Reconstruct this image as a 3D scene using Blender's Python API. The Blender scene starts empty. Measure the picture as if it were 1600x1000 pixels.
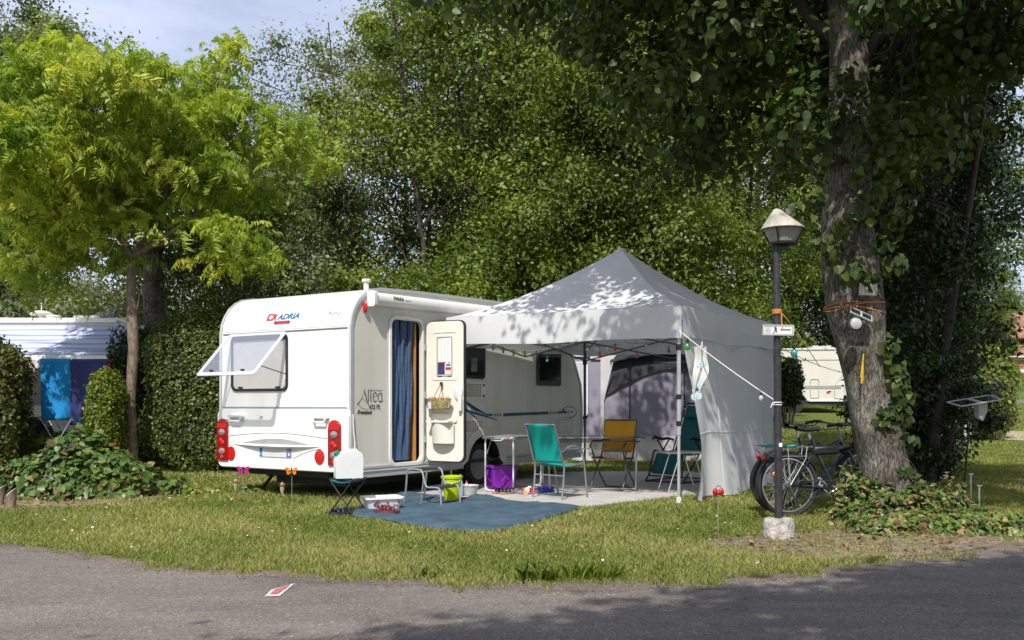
import bpy, math, random
import numpy as np
from mathutils import Vector, Matrix
from mathutils.geometry import tessellate_polygon
R=math.radians; PI=math.pi
scene=bpy.context.scene
COL=scene.collection
rnd=random.Random(7)
# ------------------------------------------------------------ camera
H=1.24; FPX=1500.0
cam=bpy.data.cameras.new('camera'); camo=bpy.data.objects.new('camera',cam); COL.objects.link(camo)
camo.location=(0,0,H); camo.rotation_euler=(R(90),0,0)
cam.sensor_width=36; cam.lens=36*FPX/1600; cam.shift_y=130/1600
cam.clip_start=0.05; cam.clip_end=2000
scene.camera=camo
# ------------------------------------------------------------ light
SUN=Vector((-0.45,-2.35,2.75)).normalized()
el=math.asin(SUN.z); az=math.atan2(SUN.x,SUN.y)
w=bpy.data.worlds.new('World'); scene.world=w; w.use_nodes=True
nt=w.node_tree; nt.nodes.clear()
out=nt.nodes.new('ShaderNodeOutputWorld'); bg=nt.nodes.new('ShaderNodeBackground')
sky=nt.nodes.new('ShaderNodeTexSky'); sky.sky_type='NISHITA'; sky.sun_disc=False
sky.sun_elevation=el; sky.sun_rotation=az; sky.altitude=200; sky.air_density=1.0; sky.dust_density=2.2; sky.ozone_density=1.5
tc=nt.nodes.new('ShaderNodeTexCoord'); mp=nt.nodes.new('ShaderNodeMapping'); mp.inputs['Scale'].default_value=(1.0,1.0,3.2)
ns=nt.nodes.new('ShaderNodeTexNoise'); ns.inputs['Scale'].default_value=2.3; ns.inputs['Detail'].default_value=7; ns.inputs['Roughness'].default_value=0.55
cr=nt.nodes.new('ShaderNodeValToRGB'); cr.color_ramp.elements[0].position=0.35; cr.color_ramp.elements[1].position=0.75
cr.color_ramp.elements[0].color=(.18,.18,.18,1); cr.color_ramp.elements[1].color=(.85,.85,.85,1)
mx=nt.nodes.new('ShaderNodeMix'); mx.data_type='RGBA'; mx.inputs[7].default_value=(8.4,8.9,11.0,1)
nt.links.new(tc.outputs['Generated'],mp.inputs['Vector']); nt.links.new(mp.outputs['Vector'],ns.inputs['Vector'])
nt.links.new(ns.outputs['Fac'],cr.inputs['Fac']); nt.links.new(cr.outputs['Color'],mx.inputs[0])
nt.links.new(sky.outputs['Color'],mx.inputs[6]); nt.links.new(mx.outputs[2],bg.inputs['Color'])
bg.inputs['Strength'].default_value=0.105
nt.links.new(bg.outputs['Background'],out.inputs['Surface'])
sl=bpy.data.lights.new('sun','SUN'); sl.energy=4.4; sl.angle=R(0.55); sl.color=(1.0,0.95,0.88)
so=bpy.data.objects.new('sun',sl); COL.objects.link(so); so.rotation_euler=SUN.to_track_quat('Z','Y').to_euler()
scene.view_settings.view_transform='Standard'; scene.view_settings.look='None'
scene.view_settings.exposure=0.30; scene.view_settings.gamma=1.0
scene.cycles.max_bounces=6; scene.cycles.transparent_max_bounces=12

# ------------------------------------------------------------ helpers
def gh(x,y):
    return np.where(np.asarray(y)<21,0.0,0.05*(np.asarray(y)-21)**1.0)*1.0
def G(px,py,h=0.0):
    z=FPX*(H-h)/(py-630.0); return Vector(((px-800)/FPX*z,z,h))
def At(px,py,d):
    return Vector(((px-800)/FPX*d,d,H-(py-630)*d/FPX))
def tag(o,label=None,cat=None,group=None,kind=None):
    if label: o['label']=label
    if cat: o['category']=cat
    if group: o['group']=group
    if kind: o['kind']=kind
    return o
def empty(name,loc=(0,0,0),rz=0,label=None,cat=None,group=None):
    o=bpy.data.objects.new(name,None); COL.objects.link(o); o.location=loc; o.rotation_euler=(0,0,rz); o.empty_display_size=.2
    return tag(o,label,cat,group)
def link(name,me,parent=None):
    o=bpy.data.objects.new(name,me); COL.objects.link(o)
    if parent is not None: o.parent=parent
    return o
class MB:
    def __init__(s): s.v=[];s.f=[];s.m=[];s.cur=0
    def add(s,vs,fs,mi=None):
        b=len(s.v); s.v.extend([tuple(p) for p in vs]); s.f.extend([tuple(b+i for i in f) for f in fs]); s.m.extend([s.cur if mi is None else mi]*len(fs)); return s
    def box(s,c,d,rz=0,M=None):
        x,y,z=d[0]/2,d[1]/2,d[2]/2
        vs=[Vector((a*x,b*y,e*z)) for e in(-1,1) for b in(-1,1) for a in(-1,1)]
        Rm=Matrix.Rotation(rz,3,'Z') if M is None else M
        vs=[Rm@v+Vector(c) for v in vs]
        return s.add(vs,[(0,2,3,1),(4,5,7,6),(0,1,5,4),(2,6,7,3),(0,4,6,2),(1,3,7,5)])
    def tube(s,pts,r,n=8,closed=False,cap=True):
        pts=[Vector(p) for p in pts]; N=len(pts)
        rs=r if isinstance(r,(list,tuple)) else [r]*N
        vs=[];prev=None
        for i,p in enumerate(pts):
            if closed: t=pts[(i+1)%N]-pts[i-1]
            elif i==0: t=pts[1]-p
            elif i==N-1: t=p-pts[-2]
            else: t=(pts[i+1]-p).normalized()+(p-pts[i-1]).normalized()
            if t.length<1e-9: t=Vector((0,0,1))
            t.normalize()
            if prev is None:
                a=Vector((0,0,1)) if abs(t.z)<.9 else Vector((1,0,0)); nx=t.cross(a).normalized()
            else:
                nx=prev-t*prev.dot(t)
                if nx.length<1e-6: nx=t.orthogonal()
                nx.normalize()
            prev=nx; ny=t.cross(nx)
            for k in range(n):
                a=2*PI*k/n; vs.append(p+(nx*math.cos(a)+ny*math.sin(a))*rs[i])
        fs=[]
        for i in range(N if closed else N-1):
            j=(i+1)%N
            for k in range(n): fs.append((i*n+k,i*n+(k+1)%n,j*n+(k+1)%n,j*n+k))
        if cap and not closed: fs.append(tuple(range(n-1,-1,-1))); fs.append(tuple((N-1)*n+k for k in range(n)))
        return s.add(vs,fs)
    def lathe(s,prof,c=(0,0,0),n=20,M=None,sx=1,sy=1):
        c=Vector(c); vs=[]
        for r,z in prof:
            for k in range(n):
                a=2*PI*k/n; v=Vector((r*math.cos(a)*sx,r*math.sin(a)*sy,z))
                vs.append((M@v if M else v)+c)
        fs=[]
        for i in range(len(prof)-1):
            for k in range(n): fs.append((i*n+k,i*n+(k+1)%n,(i+1)*n+(k+1)%n,(i+1)*n+k))
        if prof[0][0]>1e-5: fs.append(tuple(range(n-1,-1,-1)))
        if prof[-1][0]>1e-5: fs.append(tuple((len(prof)-1)*n+k for k in range(n)))
        return s.add(vs,fs)
    def torus(s,c,Rr,r,M=None,n=40,m=8,sx=1,sy=1):
        c=Vector(c);vs=[]
        for i in range(n):
            a=2*PI*i/n
            for k in range(m):
                b=2*PI*k/m; rr=Rr+r*math.cos(b); v=Vector((rr*math.cos(a)*sx,rr*math.sin(a)*sy,r*math.sin(b)))
                vs.append((M@v if M else v)+c)
        fs=[(i*m+k,((i+1)%n)*m+k,((i+1)%n)*m+(k+1)%m,i*m+(k+1)%m) for i in range(n) for k in range(m)]
        return s.add(vs,fs)
    def grid(s,fn,nu,nv):
        vs=[fn(i/nu,j/nv) for j in range(nv+1) for i in range(nu+1)]
        fs=[(j*(nu+1)+i,j*(nu+1)+i+1,(j+1)*(nu+1)+i+1,(j+1)*(nu+1)+i) for j in range(nv) for i in range(nu)]
        return s.add(vs,fs)
    def prism(s,loops,fn,d):
        # loops: outer + holes, in 2-D; fn(x,y,depth)->3-D ; thickness from 0 to d
        tri=tessellate_polygon([[Vector((p[0],p[1],0)) for p in L] for L in loops])
        flat=[p for L in loops for p in L]; n=len(flat)
        vs=[fn(p[0],p[1],0) for p in flat]+[fn(p[0],p[1],d) for p in flat]
        fs=[tuple(t) for t in tri]+[tuple(n+i for i in reversed(t)) for t in tri]
        b=0
        for L in loops:
            k=len(L)
            for i in range(k): fs.append((b+i,b+(i+1)%k,n+b+(i+1)%k,n+b+i))
            b+=k
        return s.add(vs,fs)
    def sphere(s,c,r,nu=12,nv=8,sc=(1,1,1)):
        return s.add(*_sph(c,r,nu,nv,sc))
    def build(s,name,mats,parent=None,smooth=35,bevel=0,recalc=True,label=None):
        me=bpy.data.meshes.new(name); me.from_pydata(s.v,[],s.f); 
        if recalc:
            import bmesh
            b=bmesh.new(); b.from_mesh(me); bmesh.ops.recalc_face_normals(b,faces=b.faces); b.to_mesh(me); b.free()
        ms=mats if isinstance(mats,(list,tuple)) else [mats]
        for m in ms: me.materials.append(m)
        me.polygons.foreach_set('material_index',s.m)
        if smooth:
            me.polygons.foreach_set('use_smooth',[True]*len(me.polygons)); me.set_sharp_from_angle(angle=R(smooth))
        o=link(name,me,parent)
        if bevel:
            bm=o.modifiers.new('bevel','BEVEL'); bm.width=bevel; bm.segments=2; bm.limit_method='ANGLE'; bm.angle_limit=R(40); bm.harden_normals=False
        if label: o['label']=label
        return o
def _sph(c,r,nu,nv,sc):
    vs=[(c[0],c[1],c[2]+r*sc[2])]
    for j in range(1,nv):
        t=PI*j/nv
        for i in range(nu):
            a=2*PI*i/nu; vs.append((c[0]+r*sc[0]*math.sin(t)*math.cos(a),c[1]+r*sc[1]*math.sin(t)*math.sin(a),c[2]+r*sc[2]*math.cos(t)))
    vs.append((c[0],c[1],c[2]-r*sc[2])); L=len(vs)-1
    fs=[(0,1+i,1+(i+1)%nu) for i in range(nu)]
    for j in range(nv-2):
        for i in range(nu): fs.append((1+j*nu+i,1+(j+1)*nu+i,1+(j+1)*nu+(i+1)%nu,1+j*nu+(i+1)%nu))
    b=1+(nv-2)*nu
    fs+=[(b+i,L,b+(i+1)%nu) for i in range(nu)]
    return vs,fs
def rrect(x0,y0,x1,y1,r,n=5):
    p=[]
    for cx,cy,a0 in((x1-r,y0+r,-90),(x1-r,y1-r,0),(x0+r,y1-r,90),(x0+r,y0+r,180)):
        for k in range(n+1):
            a=R(a0+90*k/n); p.append((cx+r*math.cos(a),cy+r*math.sin(a)))
    return p
def catmull(P,n=6,closed=False):
    P=[Vector(p) for p in P]; o=[]; N=len(P)
    rng=range(N) if closed else range(N-1)
    for i in rng:
        a=P[i-1] if (closed or i>0) else P[0]; b=P[i]; c=P[(i+1)%N]; d=P[(i+2)%N] if (closed or i+2<N) else P[-1]
        for k in range(n):
            t=k/n; o.append(0.5*((2*b)+(c-a)*t+(2*a-5*b+4*c-d)*t*t+(-a+3*b-3*c+d)*t**3))
    if not closed: o.append(P[-1])
    return o
def sag(a,b,d,n=10):
    a=Vector(a);b=Vector(b); return [a.lerp(b,k/n)-Vector((0,0,d*4*(k/n)*(1-k/n))) for k in range(n+1)]
def text(name,body,size,m,parent,M,shear=0,ext=.0015,sx=1,bold=0):
    cu=bpy.data.curves.new(name,'FONT'); cu.body=body; cu.size=size; cu.shear=shear; cu.extrude=ext; cu.offset=bold; cu.align_x='LEFT'
    t=bpy.data.objects.new(name,cu); COL.objects.link(t)
    bpy.context.view_layer.update()
    me=bpy.data.meshes.new_from_object(t); bpy.data.objects.remove(t)
    me.transform(Matrix.Diagonal((sx,1,1,1))); me.transform(M); me.materials.clear(); me.materials.append(m)
    return link(name,me,parent)

# ------------------------------------------------------------ materials
def mat(name,col,rough=.5,metal=0,var=.12,scale=6.0,bump=0,bscale=None,trans=0,alpha=None,spec=None,coat=0,col2=None,cscale=None,tcol=None,emit=None,transmission=0,detail=4,vec=None):
    m=bpy.data.materials.new(name); m.use_nodes=True; n=m.node_tree.nodes; L=m.node_tree.links
    p=n['Principled BSDF']; p.inputs['Roughness'].default_value=rough; p.inputs['Metallic'].default_value=metal
    if spec is not None: p.inputs['Specular IOR Level'].default_value=spec
    if coat: p.inputs['Coat Weight'].default_value=coat
    if transmission: p.inputs['Transmission Weight'].default_value=transmission; p.inputs['IOR'].default_value=1.3
    t=n.new('ShaderNodeTexCoord'); no=n.new('ShaderNodeTexNoise'); no.inputs['Scale'].default_value=cscale or scale; no.inputs['Detail'].default_value=detail
    src=t.outputs['Object']
    if vec:
        mpn=n.new('ShaderNodeMapping'); mpn.inputs['Scale'].default_value=vec; L.new(src,mpn.inputs['Vector']); src=mpn.outputs['Vector']
    L.new(src,no.inputs['Vector'])
    r=n.new('ShaderNodeValToRGB'); r.color_ramp.elements[0].position=.3; r.color_ramp.elements[1].position=.7
    c1=[c*(1-var) for c in col]; c2=[min(1,c*(1+var)) for c in col] if col2 is None else col2
    r.color_ramp.elements[0].color=(*c1,1); r.color_ramp.elements[1].color=(*c2,1)
    L.new(no.outputs['Fac'],r.inputs['Fac']); L.new(r.outputs['Color'],p.inputs['Base Color'])
    if bump:
        b=n.new('ShaderNodeBump'); b.inputs['Strength'].default_value=bump; b.inputs['Distance'].default_value=.02
        n2=n.new('ShaderNodeTexNoise'); n2.inputs['Scale'].default_value=bscale or scale*4; n2.inputs['Detail'].default_value=5
        L.new(src,n2.inputs['Vector']); L.new(n2.outputs['Fac'],b.inputs['Height']); L.new(b.outputs['Normal'],p.inputs['Normal'])
    if trans:
        tr=n.new('ShaderNodeBsdfTranslucent'); mxs=n.new('ShaderNodeMixShader'); mxs.inputs[0].default_value=trans
        if tcol: tr.inputs['Color'].default_value=(*tcol,1)
        else: L.new(r.outputs['Color'],tr.inputs['Color'])
        o=n['Material Output']; L.new(p.outputs[0],mxs.inputs[1]); L.new(tr.outputs[0],mxs.inputs[2]); L.new(mxs.outputs[0],o.inputs['Surface'])
    if alpha is not None: p.inputs['Alpha'].default_value=alpha
    m['ramp']=r.name
    return m
def leafmat(name,dark,mid,light,trans=.35,rough=.45,spec=.35,cl=.9,bright=1.45):
    m=bpy.data.materials.new(name); m.use_nodes=True; n=m.node_tree.nodes; L=m.node_tree.links
    p=n['Principled BSDF']; p.inputs['Roughness'].default_value=rough; p.inputs['Specular IOR Level'].default_value=spec
    a=n.new('ShaderNodeAttribute'); a.attribute_name='tint'
    t=n.new('ShaderNodeTexCoord'); no=n.new('ShaderNodeTexNoise'); no.inputs['Scale'].default_value=cl; no.inputs['Detail'].default_value=2
    L.new(t.outputs['Object'],no.inputs['Vector'])
    ad=n.new('ShaderNodeMath'); ad.operation='MULTIPLY_ADD'; ad.inputs[1].default_value=.45; L.new(a.outputs['Fac'],ad.inputs[0])
    ml=n.new('ShaderNodeMath'); ml.operation='MULTIPLY'; ml.inputs[1].default_value=.62; L.new(no.outputs['Fac'],ml.inputs[0]); L.new(ml.outputs[0],ad.inputs[2])
    oi=n.new('ShaderNodeObjectInfo'); ob=n.new('ShaderNodeMath'); ob.operation='MULTIPLY_ADD'; ob.inputs[1].default_value=.20; ob.inputs[2].default_value=-.10; L.new(oi.outputs['Random'],ob.inputs[0])
    a2=n.new('ShaderNodeMath'); a2.operation='ADD'; L.new(ad.outputs[0],a2.inputs[0]); L.new(ob.outputs[0],a2.inputs[1]); ad=a2
    r=n.new('ShaderNodeValToRGB'); e=r.color_ramp.elements; e[0].position=.22; e[0].color=(*dark,1); e[1].position=.82; e[1].color=(*light,1)
    k=e.new(.52); k.color=(*mid,1)
    L.new(ad.outputs[0],r.inputs['Fac']); L.new(r.outputs['Color'],p.inputs['Base Color'])
    tr=n.new('ShaderNodeBsdfTranslucent'); mm=n.new('ShaderNodeMix'); mm.data_type='RGBA'; mm.blend_type='MULTIPLY'; mm.inputs[0].default_value=1; mm.inputs[7].default_value=(bright*1.05,bright,bright*.35,1)
    L.new(r.outputs['Color'],mm.inputs[6]); L.new(mm.outputs[2],tr.inputs['Color'])
    mxs=n.new('ShaderNodeMixShader'); mxs.inputs[0].default_value=trans
    L.new(p.outputs[0],mxs.inputs[1]); L.new(tr.outputs[0],mxs.inputs[2]); L.new(mxs.outputs[0],n['Material Output'].inputs['Surface'])
    return m
M={}
def barkmat():
    m=bpy.data.materials.new('furrowed_bark'); m.use_nodes=True; n=m.node_tree.nodes; L=m.node_tree.links; p=n['Principled BSDF']; p.inputs['Roughness'].default_value=.95; p.inputs['Specular IOR Level'].default_value=.15
    t=n.new('ShaderNodeTexCoord'); mp=n.new('ShaderNodeMapping'); mp.inputs['Scale'].default_value=(1,1,.24); L.new(t.outputs['Object'],mp.inputs['Vector'])
    def nz(src,s,d,r_=.6):
        q=n.new('ShaderNodeTexNoise'); q.inputs['Scale'].default_value=s; q.inputs['Detail'].default_value=d; q.inputs['Roughness'].default_value=r_; L.new(src,q.inputs['Vector']); return q
    f=nz(mp.outputs['Vector'],62,9,.7); g=nz(t.outputs['Object'],3.0,6); h=nz(t.outputs['Object'],1.2,3)
    r=n.new('ShaderNodeValToRGB'); e=r.color_ramp.elements; e[0].position=.36; e[0].color=(.032,.029,.025,1); e[1].position=.66; e[1].color=(.34,.325,.29,1); k=e.new(.5); k.color=(.15,.138,.12,1); L.new(f.outputs['Fac'],r.inputs['Fac'])
    r2=n.new('ShaderNodeValToRGB'); e=r2.color_ramp.elements; e[0].position=.38; e[0].color=(.55,.50,.45,1); e[1].position=.62; e[1].color=(1.3,1.3,1.28,1); L.new(g.outputs['Fac'],r2.inputs['Fac'])
    m1=n.new('ShaderNodeMix'); m1.data_type='RGBA'; m1.blend_type='MULTIPLY'; m1.inputs[0].default_value=1; L.new(r.outputs['Color'],m1.inputs[6]); L.new(r2.outputs['Color'],m1.inputs[7])
    r3=n.new('ShaderNodeValToRGB'); e=r3.color_ramp.elements; e[0].position=.55; e[0].color=(0,0,0,1); e[1].position=.7; e[1].color=(.5,.5,.5,1); L.new(h.outputs['Fac'],r3.inputs['Fac'])
    m2=n.new('ShaderNodeMix'); m2.data_type='RGBA'; L.new(r3.outputs['Color'],m2.inputs[0]); L.new(m1.outputs[2],m2.inputs[6]); m2.inputs[7].default_value=(.10,.11,.05,1); L.new(m2.outputs[2],p.inputs['Base Color'])
    b=n.new('ShaderNodeBump'); b.inputs['Strength'].default_value=1; b.inputs['Distance'].default_value=.03; L.new(f.outputs['Fac'],b.inputs['Height']); L.new(b.outputs['Normal'],p.inputs['Normal'])
    return m
M['white']=mat('white_gelcoat',(.75,.745,.72),.28,var=.045,scale=2.4,coat=.3,col2=(.81,.81,.795),vec=(1.4,1.4,.22),detail=7)
M['cream']=mat('cream_panel',(.72,.69,.60),.35,var=.03,scale=3)
M['sidepanel']=mat('caravan_side_paint',(.62,.61,.53),.34,var=.05,scale=2.2,coat=.2,col2=(.68,.67,.60),vec=(1.5,1.5,.2),detail=7)
M['trimgrey']=mat('grey_trim',(.42,.44,.42),.35,metal=.4,var=.08)
M['gasket']=mat('dark_rubber',(.02,.02,.022),.6,var=.2)
M['black']=mat('black_plastic',(.018,.018,.02),.4,var=.2)
M['alu']=mat('aluminium',(.62,.62,.62),.32,metal=.85,var=.06,scale=12)
M['alupaint']=mat('silver_paint',(.55,.56,.56),.35,metal=.35,var=.06)
M['darksteel']=mat('dark_grey_steel',(.10,.105,.11),.38,metal=.5,var=.12)
M['greysteel']=mat('grey_steel',(.27,.28,.29),.38,metal=.5,var=.1)
M['rim']=mat('alloy_rim',(.30,.30,.31),.35,metal=.6,var=.15)
M['tyre']=mat('tyre_rubber',(.02,.02,.02),.8,var=.3,bump=.3,bscale=60)
M['redlens']=mat('red_lens',(.50,.008,.010),.15,var=.15,scale=40,coat=.6)
M['darkredlens']=mat('dark_red_lens',(.26,.004,.006),.18,var=.2,scale=50,coat=.5)
M['clearlens']=mat('clear_lens',(.42,.38,.36),.12,metal=.6,var=.3,scale=70)
M['glassdark']=mat('dark_window',(.018,.02,.022),.08,var=.4,scale=3,coat=.4)
M['smoke']=mat('smoked_acrylic',(.045,.045,.05),.18,var=.2,scale=2)
M['acrylic']=mat('clear_acrylic',(.42,.47,.58),.06,var=.04,scale=3,alpha=.22)
M['acrylicedge']=mat('acrylic_border',(.66,.69,.76),.2,var=.04,alpha=.62)
M['blind']=mat('pale_blind',(.62,.60,.58),.6,var=.04)
M['wood']=mat('orange_wood',(.42,.20,.055),.35,var=.2,scale=5,vec=(6,6,.6))
M['curtain']=mat('blue_chenille',(.065,.115,.22),.95,var=.55,scale=120,bump=.8,bscale=160)
M['decalblue']=mat('blue_decal',(.02,.07,.13),.3,var=.1)
M['decalteal']=mat('teal_decal',(.16,.25,.27),.3,var=.08)
M['ink']=mat('grey_lettering',(.05,.05,.045),.4,var=.05)
M['brandblue']=mat('blue_lettering',(.01,.15,.32),.3,var=.05)
M['brandred']=mat('red_lettering',(.62,.03,.07),.3,var=.05)
M['cloth']=mat('canopy_polyester',(.80,.81,.82),.75,var=.035,scale=1.5,trans=.36,tcol=(.85,.85,.84),bump=.05,bscale=5)
M['sheet']=mat('wall_sheet',(.72,.73,.74),.6,var=.05,scale=1.2,trans=.40,tcol=(.80,.80,.80),bump=.08,bscale=4)
M['teal']=mat('teal_mesh_fabric',(.0,.40,.34),.7,var=.06,scale=60,trans=.25)
M['ochre']=mat('ochre_mesh_fabric',(.66,.34,.010),.7,var=.06,scale=60,trans=.25)
M['darkteal']=mat('dark_teal_mesh',(.008,.13,.13),.7,var=.15,scale=40,trans=.2)
M['tableglass']=mat('table_glass',(.30,.36,.33),.06,var=.05,alpha=.45)
M['purple']=mat('purple_plastic',(.19,.012,.33),.35,var=.08,coat=.2)
M['lime']=mat('lime_plastic',(.52,.66,.0),.35,var=.05,trans=.2)
M['greyplastic']=mat('grey_plastic',(.40,.41,.41),.4,var=.06)
M['whiteplastic']=mat('white_plastic',(.80,.80,.80),.4,var=.03,trans=.15)
M['mat']=mat('blue_ground_mat',(.045,.088,.125),.92,var=.34,scale=3.2,bump=.5,bscale=260,detail=8)
M['concrete']=mat('concrete_slab',(.42,.40,.385),.9,var=.16,scale=2.5,bump=.3,bscale=60,detail=9)
M['pot']=mat('rough_concrete',(.36,.33,.29),.95,var=.35,scale=14,bump=.9,bscale=40,detail=8,col2=(.58,.54,.50))
M['bark']=barkmat()
M['barkdark']=mat('dark_bark',(.055,.045,.035),.95,var=.4,scale=6,bump=.8,bscale=18,vec=(1,1,.3))
M['barkyoung']=mat('brown_young_bark',(.15,.105,.07),.9,var=.35,scale=14,bump=.8,bscale=30,vec=(1,1,.5),col2=(.26,.20,.15))
M['logwhite']=mat('painted_log_top',(.75,.74,.72),.7,var=.06)
M['bikeframe']=mat('midnight_bike_paint',(.008,.010,.022),.25,var=.2,coat=.5)
M['green']=mat('green_plastic',(.0,.22,.10),.35,var=.1)
M['orange']=mat('orange_cord',(.52,.20,.04),.8,var=.2,scale=90)
M['white_cord']=mat('white_cord',(.75,.75,.73),.8,var=.1,scale=90)
M['signwhite']=mat('sign_white',(.62,.62,.62),.4,var=.05,scale=20)
M['asphalt']=None
# ------------------------------------------------------------ numpy foliage
RG=np.random.default_rng(11)
def unit(a): return a/np.maximum(1e-9,np.linalg.norm(a,axis=1,keepdims=True))
T_LEAF=(np.array([(0,0,0),(.30,.42,.06),(0,1,-.06),(-.30,.42,.06)],float),[(0,1,2,3)])
T_HEART=(np.array([(0,0,0),(.36,-.14,.04),(.52,.2,.07),(.33,.62,.03),(0,1.0,-.08),(-.33,.62,.03),(-.52,.2,.07),(-.36,-.14,.04)],float),[(0,1,2,3,4),(0,4,5,6,7)])
T_LONG=(np.array([(0,0,0),(.16,.35,.03),(0,1,-.10),(-.16,.35,.03)],float),[(0,1,2,3)])
def _compound(k=7):
    v=[];f=[]
    for i in range(k):
        y=.16+.84*i/(k-1); drop=-.22*y*y
        for s in(-1,1):
            L=.27*(1-.30*abs(i/(k-1)-.45)); wd=.058
            b=len(v); v+=[(0,y,drop),(s*L*.40,y+wd+.03,drop-.12),(s*L*.75,y+.09,drop-.33),(s*L*.40,y-wd+.03,drop-.13)]; f.append((b,b+1,b+2,b+3))
    b=len(v); v+=[(-.006,0,0),(.006,0,0),(.004,1,-.22),(-.004,1,-.22)]; f.append((b,b+1,b+2,b+3))
    return np.array(v,float),f
T_COMP=_compound()
def frames(nrm,down=.5,rng=RG):
    n=len(nrm); N=unit(nrm)
    y=rng.normal(size=(n,3)); y=unit(y); y[:,2]-=down; y=y-N*np.sum(y*N,1,keepdims=True); y=unit(y)
    x=np.cross(y,N); return x,y,N
def leafmesh(name,pos,nrm,size,T,mats,parent=None,down=.5,tint=None,rng=RG,widths=None,midx=None):
    tv,tf=T; n=len(pos); k=len(tv); x,y,z=frames(nrm,down,rng)
    s=np.broadcast_to(np.asarray(size,float).reshape(-1,1,1),(n,1,1))
    V=pos[:,None,:]+s*(tv[None,:,0:1]*x[:,None,:]+tv[None,:,1:2]*y[:,None,:]+tv[None,:,2:3]*z[:,None,:])
    if T is T_COMP:
        g=(k-4)//4; V4=V[:,:4*g].reshape(n,g,4,3); V4+=rng.normal(size=(n,g,1,3))*.022*s[...,None]; V4[:,:,2]+=rng.normal(size=(n,g,3))*.075*s; V4[:,:,1]+=rng.normal(size=(n,g,3))*.02*s; V4[:,:,3]+=rng.normal(size=(n,g,3))*.02*s
        V=np.concatenate([V4.reshape(n,4*g,3),V[:,4*g:]],1)
    V=V.reshape(-1,3).astype(np.float32)
    ls=[len(f) for f in tf]; idx=np.concatenate([np.array(f) for f in tf])
    loops=(np.arange(n)[:,None]*k+idx[None,:]).reshape(-1).astype(np.int32)
    tot=np.tile(np.array(ls),n).astype(np.int32); st=np.concatenate([[0],np.cumsum(tot)[:-1]]).astype(np.int32)
    me=bpy.data.meshes.new(name); me.vertices.add(len(V)); me.vertices.foreach_set('co',V.reshape(-1))
    me.loops.add(len(loops)); me.loops.foreach_set('vertex_index',loops)
    me.polygons.add(len(tot)); me.polygons.foreach_set('loop_start',st); me.polygons.foreach_set('loop_total',tot)
    ms=mats if isinstance(mats,(list,tuple)) else [mats]
    for m in ms: me.materials.append(m)
    if midx is not None: me.polygons.foreach_set('material_index',np.repeat(midx,len(tf)).astype(np.int32))
    at=me.attributes.new('tint','FLOAT','FACE'); tn=rng.random(n) if tint is None else tint
    at.data.foreach_set('value',np.repeat(tn,len(tf)).astype(np.float32))
    me.update(calc_edges=True)
    return me if parent=='mesh' else link(name,me,parent)
def clumps_to_leaves(C,cr,per,rng,flat=.65,up=.35,rnd_=.5,shell=.45):
    """C (m,3) clump centres, cr (m,) radii -> positions and normals"""
    m=len(C); idx=np.repeat(np.arange(m),per); n=len(idx)
    d=unit(rng.normal(size=(n,3))); rad=rng.random(n)**shell
    rad=rad*(1+.25*rng.normal(size=n))
    off=d*rad[:,None]*cr[idx][:,None]; off[:,2]*=flat
    P=C[idx]+off
    N=d*1.0+rng.normal(size=(n,3))*rnd_; N[:,2]+=up
    return P,unit(N)
def limb(mb,a,b,r0,r1,rng,n=6,seg=5,wob=.08,arch=.12):
    a=np.array(a,float);b=np.array(b,float);L=np.linalg.norm(b-a); pts=[]
    for i in range(seg+1):
        t=i/seg; p=a*(1-t)+b*t; p=p+rng.normal(size=3)*wob*L*math.sin(PI*t)*.5; p[2]+=arch*L*math.sin(PI*t)*.6; pts.append(p)
    mb.tube(pts,[r0+(r1-r0)*i/seg for i in range(seg+1)],n=n,cap=False); return pts
def crown_centres(rng,n,c,rad,fill=.35,flatbot=.0,lump=.25):
    c=np.array(c);rad=np.array(rad); out=[]
    ph=rng.random(6)*6
    while len(out)<n:
        d=unit(rng.normal(size=(1,3)))[0]
        if flatbot and d[2]<-flatbot: d[2]=-flatbot*rng.random()
        a=math.atan2(d[1],d[0]); lumpf=1+lump*(math.sin(3*a+ph[0])*.4+math.sin(5*a+ph[1]+3*d[2])*.35+math.sin(7*d[2]+2*a+ph[2])*.5)
        r=(fill+(1-fill)*rng.random())**.6*lumpf
        out.append(c+d*rad*r)
    return np.array(out)
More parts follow.
